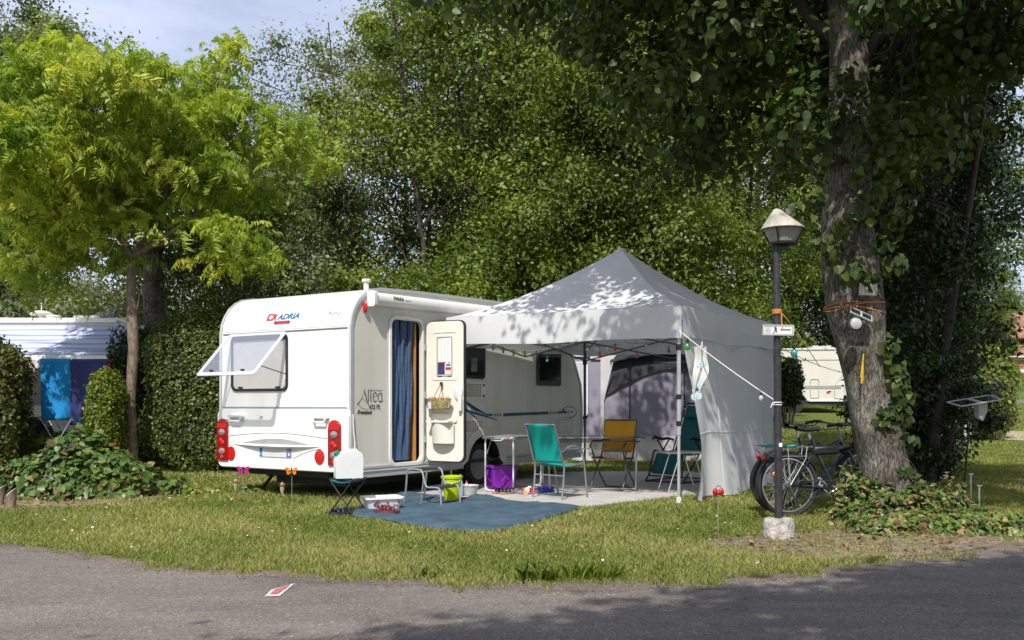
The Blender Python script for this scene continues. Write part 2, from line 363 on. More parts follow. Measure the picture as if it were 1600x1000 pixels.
def make_tree(seed,height,c,rad,nclump,per,lsize,cr,leafm,barkm,T=T_LEAF,trunk_r=.2,stems=1,spread=.6,lean=(0,0),fork=.3,down=.5,limbs=True,extra=None,fill=.35,lump=.25,up=.35,flatbot=0,trunkpts=None,n_limb=None,keep=None,crvar=.35,shell=.5,flat=.65):
    rng=np.random.default_rng(seed)
    C=crown_centres(rng,nclump,c,rad,fill=fill,lump=lump,flatbot=flatbot)
    if extra is not None: C=np.vstack([C,np.array(extra)])
    if keep is not None: C=C[keep(C)]
    crs=cr*(1+crvar*rng.normal(size=len(C))).clip(.45,1.8)
    P,N=clumps_to_leaves(C,crs,per,rng,up=up,shell=shell,flat=flat)
    S=lsize*(.7+.6*rng.random(len(P)))
    ct=rng.random(len(C)); tint=np.clip(.55*np.repeat(ct,per)+.45*rng.random(len(P)),0,1)
    crown=leafmesh('crown',P,N,S,T,leafm,'mesh',down=down,tint=tint,rng=rng)
    mb=MB(); tops=[]
    for s in range(stems):
        ox,oy=(0,0) if stems==1 else (rng.normal()*spread*.35,rng.normal()*spread*.35)
        top=np.array([c[0]+rng.normal()*spread*.5+(ox*2.5),c[1]+rng.normal()*spread*.5+oy*2.5,height*.93])
        if trunkpts is not None and s==0:
            pts=[np.array(p[:3],float) for p in trunkpts]; rr=[p[3] for p in trunkpts]
        else:
            k=9; pts=[];rr=[]
            wob=rng.normal(size=(3,2))*.12*height*.12
            for i in range(k):
                t=i/(k-1); p=np.array([ox,oy,-.15])*(1-t)+top*t; p[0]+=math.sin(t*PI*1.3)*wob[0,0]+math.sin(t*7)*wob[1,0]*.4; p[1]+=math.sin(t*PI)*wob[0,1]
                pts.append(p); rr.append(trunk_r*(1-.85*t)*(1.25 if i==0 else 1)/(stems**.35))
        mb.tube(pts,rr,n=10 if trunk_r>.15 else 7,cap=False); tops.append((pts,rr))
    if limbs:
        sel=range(len(C)) if n_limb is None else rng.choice(len(C),min(n_limb,len(C)),replace=False)
        for i in sel:
            pts,rr=tops[int(rng.integers(len(tops)))]
            z=C[i][2]; tz=max(height*fork*.8,z-(.35+.3*rng.random())*np.linalg.norm(C[i][:2]-np.array(pts[-1][:2])))
            j=int(np.argmin([abs(p[2]-tz) for p in pts])); j=max(1,min(j,len(pts)-2))
            pp=limb(mb,pts[j],C[i],max(.012,rr[j]*.42),.008,rng,n=5)
            for _ in range(2):
                q=C[i]+rng.normal(size=3)*crs[i]*.55; mb.tube([pp[3],(pp[-1]+q)/2,q],[.012,.008,.004],n=3,cap=False)
    tr=mb.build('trunk',barkm,None,smooth=60,recalc=False)
    trm=tr.data; bpy.data.objects.remove(tr)
    return trm,crown
def put_tree(kind,meshes,loc,rz,s,label,cat='tree',group=None):
    t=empty(kind,loc,rz,label,cat,group); t.scale=(s,s,s)
    link('trunk',meshes[0],t); link('crown',meshes[1],t); return t
def rect_hedge(kind,x0,x1,y0,y1,z1,leafm,n,lsize,label,cat='hedge',seed=3,rough=.10,round_=.25,z0=0,T=T_LEAF,base=0,down=.2,dens_noise=True,group=None):
    rng=np.random.default_rng(seed); cx,cy=(x0+x1)/2,(y0+y1)/2; hx,hy,hz=(x1-x0)/2,(y1-y0)/2,(z1-z0)/2
    th=empty(kind,(cx,cy,base),0,label,cat,group)
    # super-ellipsoid surface points
    d=unit(rng.normal(size=(n,3))); p=3.2+2*(1-round_)
    d=d*np.array([1/1,1/1,1/1]); k=(np.abs(d)**p).sum(1)**(-1/p)
    S=d*k[:,None]
    bump=1+rough*(np.sin(S[:,0]*5+seed)*np.cos(S[:,2]*6+seed*2)+np.sin(S[:,1]*7+S[:,2]*4))*.6
    P=S*np.array([hx,hy,hz])*(bump*(1-.22*rng.random(n)**2))[:,None]+rng.normal(size=(n,3))*.035
    P[:,2]+=z0+hz; ok=P[:,2]>z0-.02; P=P[ok]; S=S[ok]
    N=S/np.array([hx,hy,hz]); N=unit(N)+rng.normal(size=P.shape)*.6
    N[:,2]+=.25
    leafmesh('foliage',P,N,lsize*(.6+.8*rng.random(len(P))),T,leafm,th,down=down,rng=rng)
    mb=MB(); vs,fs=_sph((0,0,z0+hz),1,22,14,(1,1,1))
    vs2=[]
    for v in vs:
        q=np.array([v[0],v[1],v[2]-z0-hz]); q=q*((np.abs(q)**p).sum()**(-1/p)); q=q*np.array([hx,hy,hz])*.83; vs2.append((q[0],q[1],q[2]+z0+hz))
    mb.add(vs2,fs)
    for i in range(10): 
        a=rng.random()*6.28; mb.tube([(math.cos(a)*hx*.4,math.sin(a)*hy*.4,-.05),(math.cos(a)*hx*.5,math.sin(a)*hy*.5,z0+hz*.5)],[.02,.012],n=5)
    mb.build('branches',M['hedgecore'],th,smooth=60)  # closed dark core added inside the leaves to block light, plus stems
    return th
M['hedgecore']=mat('hedge_blocking_core',(.018,.022,.010),1,var=.6,scale=14)  # near-black colour for the added light-blocking core and its stems
LM={}
LM['yellow']=leafmat('yellow_green_leaf',(.14,.24,.028),(.29,.385,.05),(.60,.61,.12),.45,cl=.8)
LM['bright']=leafmat('fresh_green_leaf',(.055,.095,.014),(.13,.19,.028),(.30,.36,.06),.40,cl=.35)
LM['mid']=leafmat('mid_green_leaf',(.048,.08,.018),(.10,.145,.030),(.22,.27,.06),.36,cl=.35)
LM['olive']=leafmat('grey_olive_leaf',(.085,.11,.05),(.16,.195,.085),(.27,.31,.13),.32,cl=.5)
LM['dark']=leafmat('dark_glossy_leaf',(.014,.028,.010),(.028,.052,.015),(.055,.09,.024),.20,rough=.3,cl=.8)
LM['linden']=leafmat('linden_leaf',(.022,.042,.009),(.040,.072,.014),(.095,.125,.022),.34,cl=.7)
LM['hedge']=leafmat('clipped_hedge_leaf',(.05,.08,.018),(.10,.14,.028),(.19,.20,.05),.28,cl=1.6)
LM['hedgeyellow']=leafmat('yellowing_hedge_leaf',(.05,.07,.018),(.10,.12,.028),(.20,.18,.05),.28,cl=1.6)
LM['lime']=leafmat('lime_hedge_leaf',(.08,.13,.018),(.15,.20,.025),(.27,.30,.045),.38,cl=2)
LM['ivy']=leafmat('ivy_leaf',(.045,.09,.020),(.085,.155,.030),(.20,.27,.055),.28,rough=.4,spec=.4,cl=2)
LM['dry']=leafmat('dry_leaf',(.09,.05,.025),(.20,.125,.055),(.38,.30,.14),.2,rough=.9,cl=4,bright=1.1)
def inpoly(x,y,poly):
    r=np.zeros(len(x),bool); n=len(poly); j=n-1
    for i in range(n):
        xi,yi=poly[i][0],poly[i][1]; xj,yj=poly[j][0],poly[j][1]
        c=((yi>y)!=(yj>y))&(x<(xj-xi)*(y-yi)/(yj-yi+1e-12)+xi); r^=c; j=i
    return r
# ------------------------------------------------------------ ground, road
def groundmat():
    m=bpy.data.materials.new('lawn_ground'); m.use_nodes=True; n=m.node_tree.nodes; L=m.node_tree.links; p=n['Principled BSDF']; p.inputs['Roughness'].default_value=1; p.inputs['Specular IOR Level'].default_value=.1
    t=n.new('ShaderNodeTexCoord')
    def nz(s,d,a,b,c1,c2):
        q=n.new('ShaderNodeTexNoise'); q.inputs['Scale'].default_value=s; q.inputs['Detail'].default_value=d; L.new(t.outputs['Object'],q.inputs['Vector'])
        r=n.new('ShaderNodeValToRGB'); r.color_ramp.elements[0].position=a; r.color_ramp.elements[1].position=b; r.color_ramp.elements[0].color=(*c1,1); r.color_ramp.elements[1].color=(*c2,1); L.new(q.outputs['Fac'],r.inputs['Fac']); return r
    a=nz(26,8,.3,.7,(.07,.11,.018),(.17,.21,.045)); b=nz(.8,6,.42,.68,(0,0,0),(1,1,1)); c=nz(60,6,.35,.65,(.07,.06,.03),(.17,.155,.06))
    mx=n.new('ShaderNodeMix'); mx.data_type='RGBA'; sc=n.new('ShaderNodeMath'); sc.operation='MULTIPLY'; sc.inputs[1].default_value=.55
    L.new(b.outputs['Color'],sc.inputs[0]); L.new(sc.outputs[0],mx.inputs[0]); L.new(a.outputs['Color'],mx.inputs[6]); L.new(c.outputs['Color'],mx.inputs[7]); L.new(mx.outputs[2],p.inputs['Base Color'])
    bp=n.new('ShaderNodeBump'); bp.inputs['Strength'].default_value=1; bp.inputs['Distance'].default_value=.03; q=n.new('ShaderNodeTexNoise'); q.inputs['Scale'].default_value=40; q.inputs['Detail'].default_value=6; L.new(t.outputs['Object'],q.inputs['Vector']); L.new(q.outputs['Fac'],bp.inputs['Height']); L.new(bp.outputs['Normal'],p.inputs['Normal'])
    return m
def asphaltmat(name,base,speck,patch):
    m=bpy.data.materials.new(name); m.use_nodes=True; n=m.node_tree.nodes; L=m.node_tree.links; p=n['Principled BSDF']; p.inputs['Roughness'].default_value=.85
    t=n.new('ShaderNodeTexCoord')
    v=n.new('ShaderNodeTexVoronoi'); v.inputs['Scale'].default_value=85; L.new(t.outputs['Object'],v.inputs['Vector'])
    r=n.new('ShaderNodeValToRGB'); e=r.color_ramp.elements; e[0].position=0; e[0].color=(*[c*.55 for c in base],1); e[1].position=1; e[1].color=(*speck,1); k=e.new(.55); k.color=(*base,1); k=e.new(.86); k.color=(*[c*1.3 for c in base],1)
    L.new(v.outputs['Color'],r.inputs['Fac'])
    q=n.new('ShaderNodeTexNoise'); q.inputs['Scale'].default_value=1.1; q.inputs['Detail'].default_value=8; q.inputs['Roughness'].default_value=.65
    mp=n.new('ShaderNodeMapping'); mp.inputs['Scale'].default_value=(.5,1.6,1); L.new(t.outputs['Object'],mp.inputs['Vector']); L.new(mp.outputs['Vector'],q.inputs['Vector'])
    r2=n.new('ShaderNodeValToRGB'); r2.color_ramp.elements[0].position=.34; r2.color_ramp.elements[1].position=.68; r2.color_ramp.elements[0].color=(.72,.71,.70,1); r2.color_ramp.elements[1].color=(*patch,1); L.new(q.outputs['Fac'],r2.inputs['Fac'])
    mx=n.new('ShaderNodeMix'); mx.data_type='RGBA'; mx.blend_type='MULTIPLY'; mx.inputs[0].default_value=1; L.new(r.outputs['Color'],mx.inputs[6]); L.new(r2.outputs['Color'],mx.inputs[7]); L.new(mx.outputs[2],p.inputs['Base Color'])
    cv=n.new('ShaderNodeTexVoronoi'); cv.feature='DISTANCE_TO_EDGE'; cv.inputs['Scale'].default_value=.62; nd=n.new('ShaderNodeTexNoise'); nd.inputs['Scale'].default_value=2.6; nd.inputs['Detail'].default_value=7; L.new(t.outputs['Object'],nd.inputs['Vector'])
    vm=n.new('ShaderNodeVectorMath'); vm.operation='MULTIPLY_ADD'; vm.inputs[1].default_value=(.55,.55,.55); L.new(nd.outputs['Color'],vm.inputs[0]); L.new(t.outputs['Object'],vm.inputs[2]); L.new(vm.outputs[0],cv.inputs['Vector'])
    rc=n.new('ShaderNodeValToRGB'); rc.color_ramp.elements[0].position=0; rc.color_ramp.elements[0].color=(.55,.5,.46,1); rc.color_ramp.elements[1].position=.008; rc.color_ramp.elements[1].color=(1,1,1,1); L.new(cv.outputs['Distance'],rc.inputs['Fac'])
    q3=n.new('ShaderNodeTexNoise'); q3.inputs['Scale'].default_value=.9; L.new(t.outputs['Object'],q3.inputs['Vector']); r4=n.new('ShaderNodeValToRGB'); r4.color_ramp.elements[0].position=.50; r4.color_ramp.elements[1].position=.58; L.new(q3.outputs['Fac'],r4.inputs['Fac'])
    mc=n.new('ShaderNodeMix'); mc.data_type='RGBA'; mc.blend_type='MULTIPLY'; L.new(r4.outputs['Color'],mc.inputs[0]); L.new(mx.outputs[2],mc.inputs[6]); L.new(rc.outputs['Color'],mc.inputs[7]); L.new(mc.outputs[2],p.inputs['Base Color'])
    bp=n.new('ShaderNodeBump'); bp.inputs['Strength'].default_value=.8; bp.inputs['Distance'].default_value=.006; L.new(v.outputs['Distance'],bp.inputs['Height']); L.new(bp.outputs['Normal'],p.inputs['Normal'])
    return m
M['asphalt']=asphaltmat('worn_asphalt',(.168,.150,.134),(.44,.40,.37),(1.22,1.18,1.14))
M['lawn']=groundmat()
M['soil']=mat('dry_soil',(.14,.095,.06),1,var=.4,scale=9,bump=1,bscale=30,detail=9,col2=(.32,.25,.18))
xs=np.concatenate([-np.geomspace(400,22,14),np.linspace(-20,20,41),np.geomspace(22,400,14)])
ys=np.concatenate([[-60,-30,-15,-8,-4],np.linspace(-2,44,93),np.geomspace(46,900,18)])
vs=[(x,y,float(gh(x,y)) if y<120 else float(gh(x,120))+ (y-120)*.01) for y in ys for x in xs]
nx=len(xs); mb=MB(); mb.add(vs,[(j*nx+i,j*nx+i+1,(j+1)*nx+i+1,(j+1)*nx+i) for j in range(len(ys)-1) for i in range(nx-1)])
tag(mb.build('lawn_ground',M['lawn'],smooth=60),kind='structure')
# road with a ragged far edge
EDGE=[(-140,838),(-40,846),(0,851),(120,868),(250,887),(420,900),(560,908),(700,915),(900,919),(1050,915),(1200,903),(1300,893),(1450,876),(1600,858),(1750,842),(2000,822)]
edge=[G(*p) for p in EDGE]; edge=[Vector((edge[0].x-k,edge[0].y+k*.25,0)) for k in (40,25,14,7,3,1.2)]+edge+[Vector((edge[-1].x+k,edge[-1].y+k*.3,0)) for k in (1.2,3,7,14,25,40)]
ec=catmull(edge,16)
ne=[]
for i,p in enumerate(ec):
    j=.035*math.sin(i*1.7)+.03*math.sin(i*.53+1)+.03*(rnd.random()-.5); ne.append((p.x,p.y+j))
EX=np.array([p[0] for p in ne]); EY=np.array([p[1] for p in ne]); o_=np.argsort(EX); EX=EX[o_]; EY=EY[o_]
def edge_y(x): return np.interp(x,EX,EY)
mb=MB(); vs=[];fs=[]
for i,(x,y) in enumerate(ne): vs+=[(x,y,.006),(x,y-.5,.008),(x,-25,.008)]
for i in range(len(ne)-1): fs+=[(3*i,3*i+1,3*i+4,3*i+3),(3*i+1,3*i+2,3*i+5,3*i+4)]
mb.add(vs,fs); tag(mb.build('road',M['asphalt'],smooth=60),kind='structure')
# gravelly dirt verge between the road and the lawn
mb=MB(); vs=[];fs=[]
XS=np.linspace(-9,12,260)
for i,x in enumerate(XS):
    wd=.16+.05*math.sin(x*2.1)+ (.35*max(0,min(1,(x-2.6)/2.5)))+.05*max(0,1-abs(x-1.5))
    y=float(edge_y(x)); vs+=[(x,y-.09-.05*math.sin(x*3.7)-.04*math.sin(x*9.1+2)-.03*math.sin(x*23)-.05*rnd.random(),.0078),(x,y+wd,.010)]
fs=[(2*i,2*i+2,2*i+3,2*i+1) for i in range(len(XS)-1)]
mb.add(vs,fs)
M['verge']=asphaltmat('gravelly_verge',(.15,.128,.108),(.48,.43,.38),(1.35,1.15,1.0))
tag(mb.build('gravel_verge',M['verge'],smooth=60),kind='structure')
def blob(px,name,m,z=.014,jit=.05,n=6,kind='structure',world=False):
    P=catmull([Vector((p[0],p[1],0)) if world else G(*p) for p in px],n,closed=True)
    P=[(p.x+(rnd.random()-.5)*jit,p.y+(rnd.random()-.5)*jit) for p in P]
    mb=MB(); tri=tessellate_polygon([[Vector((a,b,0)) for a,b in P]]); mb.add([(a,b,z) for a,b in P],[tuple(t) for t in tri])
    return tag(mb.build(name,m,smooth=0),kind=kind),P
soil=[]
_,p=blob([(-60,800),(20,797),(120,792),(220,782),(300,768),(260,750),(120,748),(0,762),(-80,770)],'soil_bed',M['soil']); soil.append(p)
_,p=blob([(1100,850),(1180,838),(1280,832),(1400,825),(1520,835),(1570,850),(1480,866),(1380,872),(1260,876),(1180,868)],'bare_soil',M['soil']); soil.append(p)
_,p=blob([(1330,800),(1400,775),(1470,780),(1500,810),(1430,830),(1350,825)],'bare_soil',M['soil'],z=.018); soil.append(p)
chip=[At(1470,0,26).x,At(1620,0,26).x]
M['mulch']=mat('pale_mulch',(.30,.24,.16),1,var=.4,scale=20,col2=(.55,.47,.34))
mb=MB(); mb.add([(14.3+2.1*math.cos(a)*(1+.1*math.sin(5*a)),27.2+1.7*math.sin(a)*(1+.1*math.cos(4*a)),.05*(27.2+1.7*math.sin(a)*(1+.1*math.cos(4*a))-21)+.02) for a in np.linspace(0,2*PI,40)[:-1]],[tuple(range(39))])
tag(mb.build('mulch_patch',M['mulch'],smooth=0),kind='structure')
# far side road on the right
mb=MB(); mb.add([(18,46,1.256),(60,40,.956),(60,45,1.206),(18,50,1.456)],[(0,1,2,3)]); tag(mb.build('side_road',M['asphalt'],smooth=0),kind='structure')
for v in bpy.data.objects['side_road'].data.vertices: v.co.z=.05*(v.co.y-21)+.012
# concrete slab (real thickness) 
SL=[(610,776),(690,781),(760,789),(850,790),(925,792),(1000,784),(1062,776),(1150,770),(1190,757),(1080,738),(940,738),(800,741),(690,757)]
SLP=[G(*p) for p in SL]; slab=[(p.x,p.y) for p in SLP]
mb=MB(); mb.prism([slab],lambda x,y,d:(x,y,d-.05),.068); tag(mb.build('concrete_pad',M['concrete'],smooth=0),kind='structure')
# blue ground mat, thin and rippled
MT=[(548,806),(590,812),(640,822),(690,829),(740,832),(790,829),(830,820),(880,804),(905,795),(890,790),(850,789),(800,784),(760,779),(740,776),(722,782),(680,777),(620,774),(585,782)]
P=catmull([G(*p) for p in MT],6,closed=True); mp_=[(p.x,p.y) for p in P]; MATP=mp_
mb=MB(); x0=min(p[0] for p in mp_);x1=max(p[0] for p in mp_);y0=min(p[1] for p in mp_);y1=max(p[1] for p in mp_)
cx=sum(p[0] for p in mp_)/len(mp_); cy=sum(p[1] for p in mp_)/len(mp_)
def mz(x,y,e): 
    r=.016*max(0,math.sin(x*9+y*4+math.sin(y*5)))**3+.022*max(0,math.sin(x*3.3-y*7+1))**6+.02*max(0,math.sin(x*5+y*11))**12
    return .026+r*e
rings=26; vs=[(cx,cy,mz(cx,cy,1))]; K=len(mp_)
for j in range(1,rings+1):
    for p in mp_:
        t=j/rings; x=cx+(p[0]-cx)*t; y=cy+(p[1]-cy)*t; vs.append((x,y,mz(x,y,1) if j<rings else .02))
fs=[(0,1+k,1+(k+1)%K) for k in range(K)]
for j in range(rings-1):
    for k in range(K): fs.append((1+j*K+k,1+(j+1)*K+k,1+(j+1)*K+(k+1)%K,1+j*K+(k+1)%K))
for k in range(K): pass
mb.add(vs,fs); o=mb.build('ground_mat',M['mat'],smooth=60); tag(o,'blue woven ground mat spread on the grass beside the caravan door','ground mat')
so_=o.modifiers.new('thick','SOLIDIFY'); so_.thickness=.006; so_.offset=-1
# painted mark on the road
mb=MB(); q=[(413,935),(424,924),(461,914),(437,934)]; mb.add([tuple(G(*p)+Vector((0,0,.0125))) for p in q],[(0,1,2,3)])
root=mb.build('road_marking',mat('faded_white_paint',(.55,.50,.48),.8,var=.25,scale=30),smooth=0); tag(root,'faded red and white arrow shaped mark painted on the asphalt','road marking')
mb=MB(); q=[(422,932),(430,924),(454,917),(434,931)]; mb.add([tuple(G(*p)+Vector((0,0,.0165))) for p in q],[(0,1,2,3)]); mb.build('red_paint',mat('faded_red_paint',(.42,.12,.12),.8,var=.35,scale=40),root,smooth=0)
# ------------------------------------------------------------ grass
def grass():
    rng=np.random.default_rng(5); n=430000
    u=rng.random(n); y=1/(1/6.1+(1/34-1/6.1)*u**.92); x=(rng.random(n)*2-1)*(y*.56+.7)
    ok=(y>edge_y(x)+.03+.06*np.sin(x*3.1)+.05*np.sin(x*7.7+1)+.04*np.sin(x*17)-.22*rng.random(n)**3*(np.sin(x*5.3+2)>-.2)+.08*rng.random(n))
    ok&=~(inpoly(x,y,slab))&~inpoly(x,y,mp_)
    # verge on the right is thin
    d=y-edge_y(x); thin=np.clip((x-2.2)/2,0,1); ok&=~((d<.75*thin)&(rng.random(n)<.93*thin))
    for s in soil: ok&=~(inpoly(x,y,s)&(rng.random(n)<.62))
    # below the caravan
    ux,uy=x+2.004,y-11.93; lx=ux*.549+uy*.836; ly=-ux*.836+uy*.549
    ok&=~((lx>.5)&(lx<5.6)&(ly>.25)&(ly<2.2))
    x=x[ok];y=y[ok];n=len(x)
    patch=np.sin(x*1.7+1)*np.cos(y*1.3)+np.sin(x*4.1+y*3.3)*.5+rng.normal(size=n)*.3
    h=(.016+.030*rng.random(n))*(1+.25*patch.clip(-1,1.5)); h*=np.where(y>14,1.3,1.0)
    # longer by the edges of slab, under-caravan and along bed
    h*=np.where((np.abs(lx[ok]-.3)<.8)&(ly[ok]>-.3)&(ly[ok]<2.6),1.5,1)
    wd=.003+.0028*rng.random(n)+.0005*y
    a=rng.random(n)*2*PI; b=rng.random(n)*2*PI; ln=h*(.35+.9*rng.random(n))
    z=gh(x,y)
    dx=np.cos(a)*wd;dy=np.sin(a)*wd
    V=np.empty((n,3,3),np.float32)
    V[:,0]=np.stack([x-dx,y-dy,z-.004],1); V[:,1]=np.stack([x+dx,y+dy,z-.004],1); V[:,2]=np.stack([x+np.cos(b)*ln,y+np.sin(b)*ln,z+h],1)
    me=bpy.data.meshes.new('lawn_grass'); me.vertices.add(3*n); me.vertices.foreach_set('co',V.reshape(-1)); me.loops.add(3*n); me.loops.foreach_set('vertex_index',np.arange(3*n,dtype=np.int32))
    me.polygons.add(n); me.polygons.foreach_set('loop_start',(np.arange(n)*3).astype(np.int32)); me.polygons.foreach_set('loop_total',np.full(n,3,np.int32))
    at=me.attributes.new('tint','FLOAT','FACE'); at.data.foreach_set('value',np.clip(.5+.22*patch+.28*rng.normal(size=n),0,1).astype(np.float32))
    me.materials.append(leafmat('grass_blade',(.095,.135,.024),(.195,.235,.055),(.38,.35,.15),.35,rough=.6,spec=.2,cl=.7)); me.update(calc_edges=True)
    tag(link('lawn_grass',me),'short green lawn with yellowing patches around the pitch','grass',kind='stuff')
    # small white clover heads
    n=420; y=6.6+9*rng.random(n)**1.3; x=(rng.random(n)*2-1)*(y*.5); ok=(y>edge_y(x)+.3)&~inpoly(x,y,slab)&~inpoly(x,y,mp_)&(x<2.5)&(np.sin(x*1.3+.5)+np.cos(y*2)>-.6); x=x[ok];y=y[ok];n=len(x)
    P=np.stack([x,y,.045+.02*rng.random(n)],1); N=np.tile([0,0,1.],(n,1))+rng.normal(size=(n,3))*.25
    o=leafmesh('clover_flowers',P,N,.018*(.7+.6*rng.random(n)),T_HEART,mat('clover_white',(.75,.75,.68),.8,var=.05)); tag(o,'tiny white clover flowers dotted in the grass','flowers',kind='stuff')
grass()
def stones():
    rng=np.random.default_rng(9); n=2600
    x=rng.random(n)*15-5.5; d=rng.normal(size=n)*.16-.02; wide=np.clip((x-1.5)/3,0,1); d+=rng.random(n)*wide*.5-wide*.15; y=edge_y(x)+d
    far=rng.random(n)<.12; y=np.where(far,edge_y(x)-rng.random(n)*1.9,y)
    oc=np.array([(1,0,0),(0,1,0),(-1,0,0),(0,-1,0),(0,0,.7),(0,0,-.3)],float); of=[(0,1,4),(1,2,4),(2,3,4),(3,0,4),(1,0,5),(2,1,5),(3,2,5),(0,3,5)]
    P=np.stack([x,y,np.full(n,.012)],1); N=rng.normal(size=(n,3))*.4+[0,0,1]
    o=leafmesh('loose_gravel',P,N,.003+.006*rng.random(n)**2.5,(oc,of),leafmat('gravel_stone',(.08,.07,.06),(.2,.18,.155),(.55,.5,.45),0,rough=.9,cl=9)); tag(o,'loose pale gravel scattered along the road edge','gravel',kind='stuff')
    # dead leaves
    n=1500; poly=[(p[0],p[1]) for p in soil[1]]+[]; X=[];Y=[]
    x=np.concatenate([1.7+5.2*rng.random(900),-6.8+3.2*rng.random(600)]); y=np.concatenate([7.5+2.4*rng.random(900),11.2+1.8*rng.random(600)])
    ok=inpoly(x,y,soil[0])|inpoly(x,y,soil[1])|inpoly(x,y,soil[2])|(rng.random(len(x))<.10); ok&=y>edge_y(x)+.05; ok|=(rng.random(len(x))<.03); x=x[ok];y=y[ok];n=len(x)
    P=np.stack([x,y,.028+.02*rng.random(n)],1); N=rng.normal(size=(n,3))*.45+[0,0,1]
    o=leafmesh('leaf_litter',P,N,.018+.030*rng.random(n)**1.5,T_HEART,LM['dry'],down=0); tag(o,'dry brown leaf litter on the bare soil','dead leaves',kind='stuff')
stones()
# ------------------------------------------------------------ main caravan
CW=2.415
TH=R(90-33.3)
car=empty('caravan',(-2.004,11.93,0),TH,'white touring caravan with open entrance door, dark tinted windows and blue stripe decal','caravan')
prof=[(0.03,.36),(0.0,.50),(0.0,1.18),(0.0,2.19),(.022,2.32),(.07,2.43),(.15,2.545),(.26,2.632),(.38,2.69),(.56,2.722),(1.4,2.752),(2.3,2.768),(3.6,2.79),(4.5,2.73),(5.0,2.60),(5.3,2.40),(5.474,2.17),(5.675,1.86),(5.834,1.576),(5.885,1.24),(5.885,.75),(5.84,.45)]
# side panel with door hole and wheel arch
archc=(2.88,.32); AR=.455
arch=[(archc[0]+AR*math.cos(R(a)),archc[1]+AR*1.02*math.sin(R(a))) for a in range(8,173,8)]
outer=prof+[(5.84,.40),(3.4,.40)]+arch+[(2.35,.38)]
door=rrect(.765,.455,1.395,2.345,.09)
mb=MB()
mb.prism([outer,door],lambda x,y,d:(x,-.0+d,y),.035)
# rear/roof/front skin
NP=len(prof)
def skin(mb,off=0,y0=0.0,y1=CW,sub=prof):
    vs=[]
    for (x,z) in sub: vs+=[(x,y0,z),(x,y1,z)]
    mb.add(vs,[(2*i,2*i+1,2*i+3,2*i+2) for i in range(len(sub)-1)])
mb.build('side_wall',M['sidepanel'],car,smooth=30)
mb=MB(); skin(mb,y0=.004,y1=CW-.004); mb.build('roof_shell',M['white'],car,smooth=40)
mb=MB(); mb.prism([outer],lambda x,y,d:(x,CW-d,y),.035); mb.build('far_wall',M['sidepanel'],car,smooth=30)
mb=MB(); mb.box((2.94,CW/2,.385),(5.72,CW-.1,.05)); mb.box((2.9,.62,.30),(5.2,.06,.12)); mb.box((2.9,1.8,.30),(5.2,.06,.12)); mb.tube([(2.88,.25,.31),(2.88,CW-.25,.31)],.04,n=10)
mb.box((1.1,1.2,.24),(1.2,1.3,.20)); mb.build('chassis',M['gasket'],car,smooth=0)
# corner profile rails following the outline, both sides
for yy,nm in((.0,'edge_rail'),(CW,'edge_rail')):
    mb=MB(); s=-1 if yy==0 else 1
    P=[(x+(-.006),yy,z) for x,z in prof[1:]]
    inn=[]
    for i,(x,z) in enumerate(prof):
        a=prof[max(0,i-1)]; b=prof[min(NP-1,i+1)]; t=Vector((b[0]-a[0],b[1]-a[1])).normalized(); nrm=Vector((-t.y,t.x)) # outward
        inn.append((x,z,nrm.x,nrm.y))
    vs=[]
    for (x,z,nx_,nz_) in inn:
        w_=.032
        vs+=[(x+nx_*.012,yy+s*.012,z+nz_*.012),(x+nx_*.012,yy-s*.022,z+nz_*.012),(x-nx_*w_,yy+s*.012,z-nz_*w_),(x-nx_*w_,yy-s*.0,z-nz_*w_),(x+nx_*.004,yy-s*.024,z+nz_*.004)]
    fs=[]
    for i in range(NP-1):
        b=5*i;c=b+5
        fs+=[(b,b+1,c+1,c),(b,c,c+2,b+2),(b+2,c+2,c+3,b+3),(b+1,b+4,c+4,c+1)]
    mb.add(vs,fs); r_=mb.build(nm,M['alupaint'] if yy==0 else M['alupaint'],car,smooth=45)
mb=MB(); mb.tube([(x+.035 if x<.3 else x-.035 if x>5.3 else x,-.006,min(z,z) if z<2.3 else z-.04) for x,z in prof],.006,n=6); mb.build('rail_gasket',M['trimgrey'],car)
# bottom sill rail
mb=MB()
for a,b in((.03,2.36),(3.41,5.84)):
    mb.box(((a+b)/2,-.008,.425),(b-a,.02,.035)); mb.box(((a+b)/2,-.004,.345),(b-a,.016,.10)); mb.box(((a+b)/2,-.014,.375),(b-a,.02,.014))
mb.build('sill_rail',M['alupaint'],car,smooth=0,bevel=.003)
# wheel arch surround
mb=MB()
oa=[(archc[0]+(AR+.13)*math.cos(R(a)),archc[1]+(AR+.10)*math.sin(R(a))) for a in range(172,7,-8)]
ob=[(archc[0]+(AR-.02)*math.cos(R(a)),archc[1]+(AR-.02)*math.sin(R(a))) for a in range(8,173,8)]
mb.prism([oa+[(3.42,.32)]+ob+[(2.30,.32)]],lambda x,y,d:(x,-.03+d,y),.026); mb.build('wheel_arch',M['sidepanel'],car,smooth=40,bevel=.008)
mb=MB(); 
a_=[(archc[0]+AR*math.cos(R(a)),archc[1]+AR*math.sin(R(a))) for a in range(-5,186,8)]
vs=[]
for x,z in a_: vs+=[(x,0,z),(x,.42,z)]
mb.add(vs,[(2*i,2*i+1,2*i+3,2*i+2) for i in range(len(a_)-1)]); mb.add([(x,.42,z) for x,z in a_]+[],[tuple(range(len(a_)))]); mb.build('wheel_housing',M['gasket'],car)
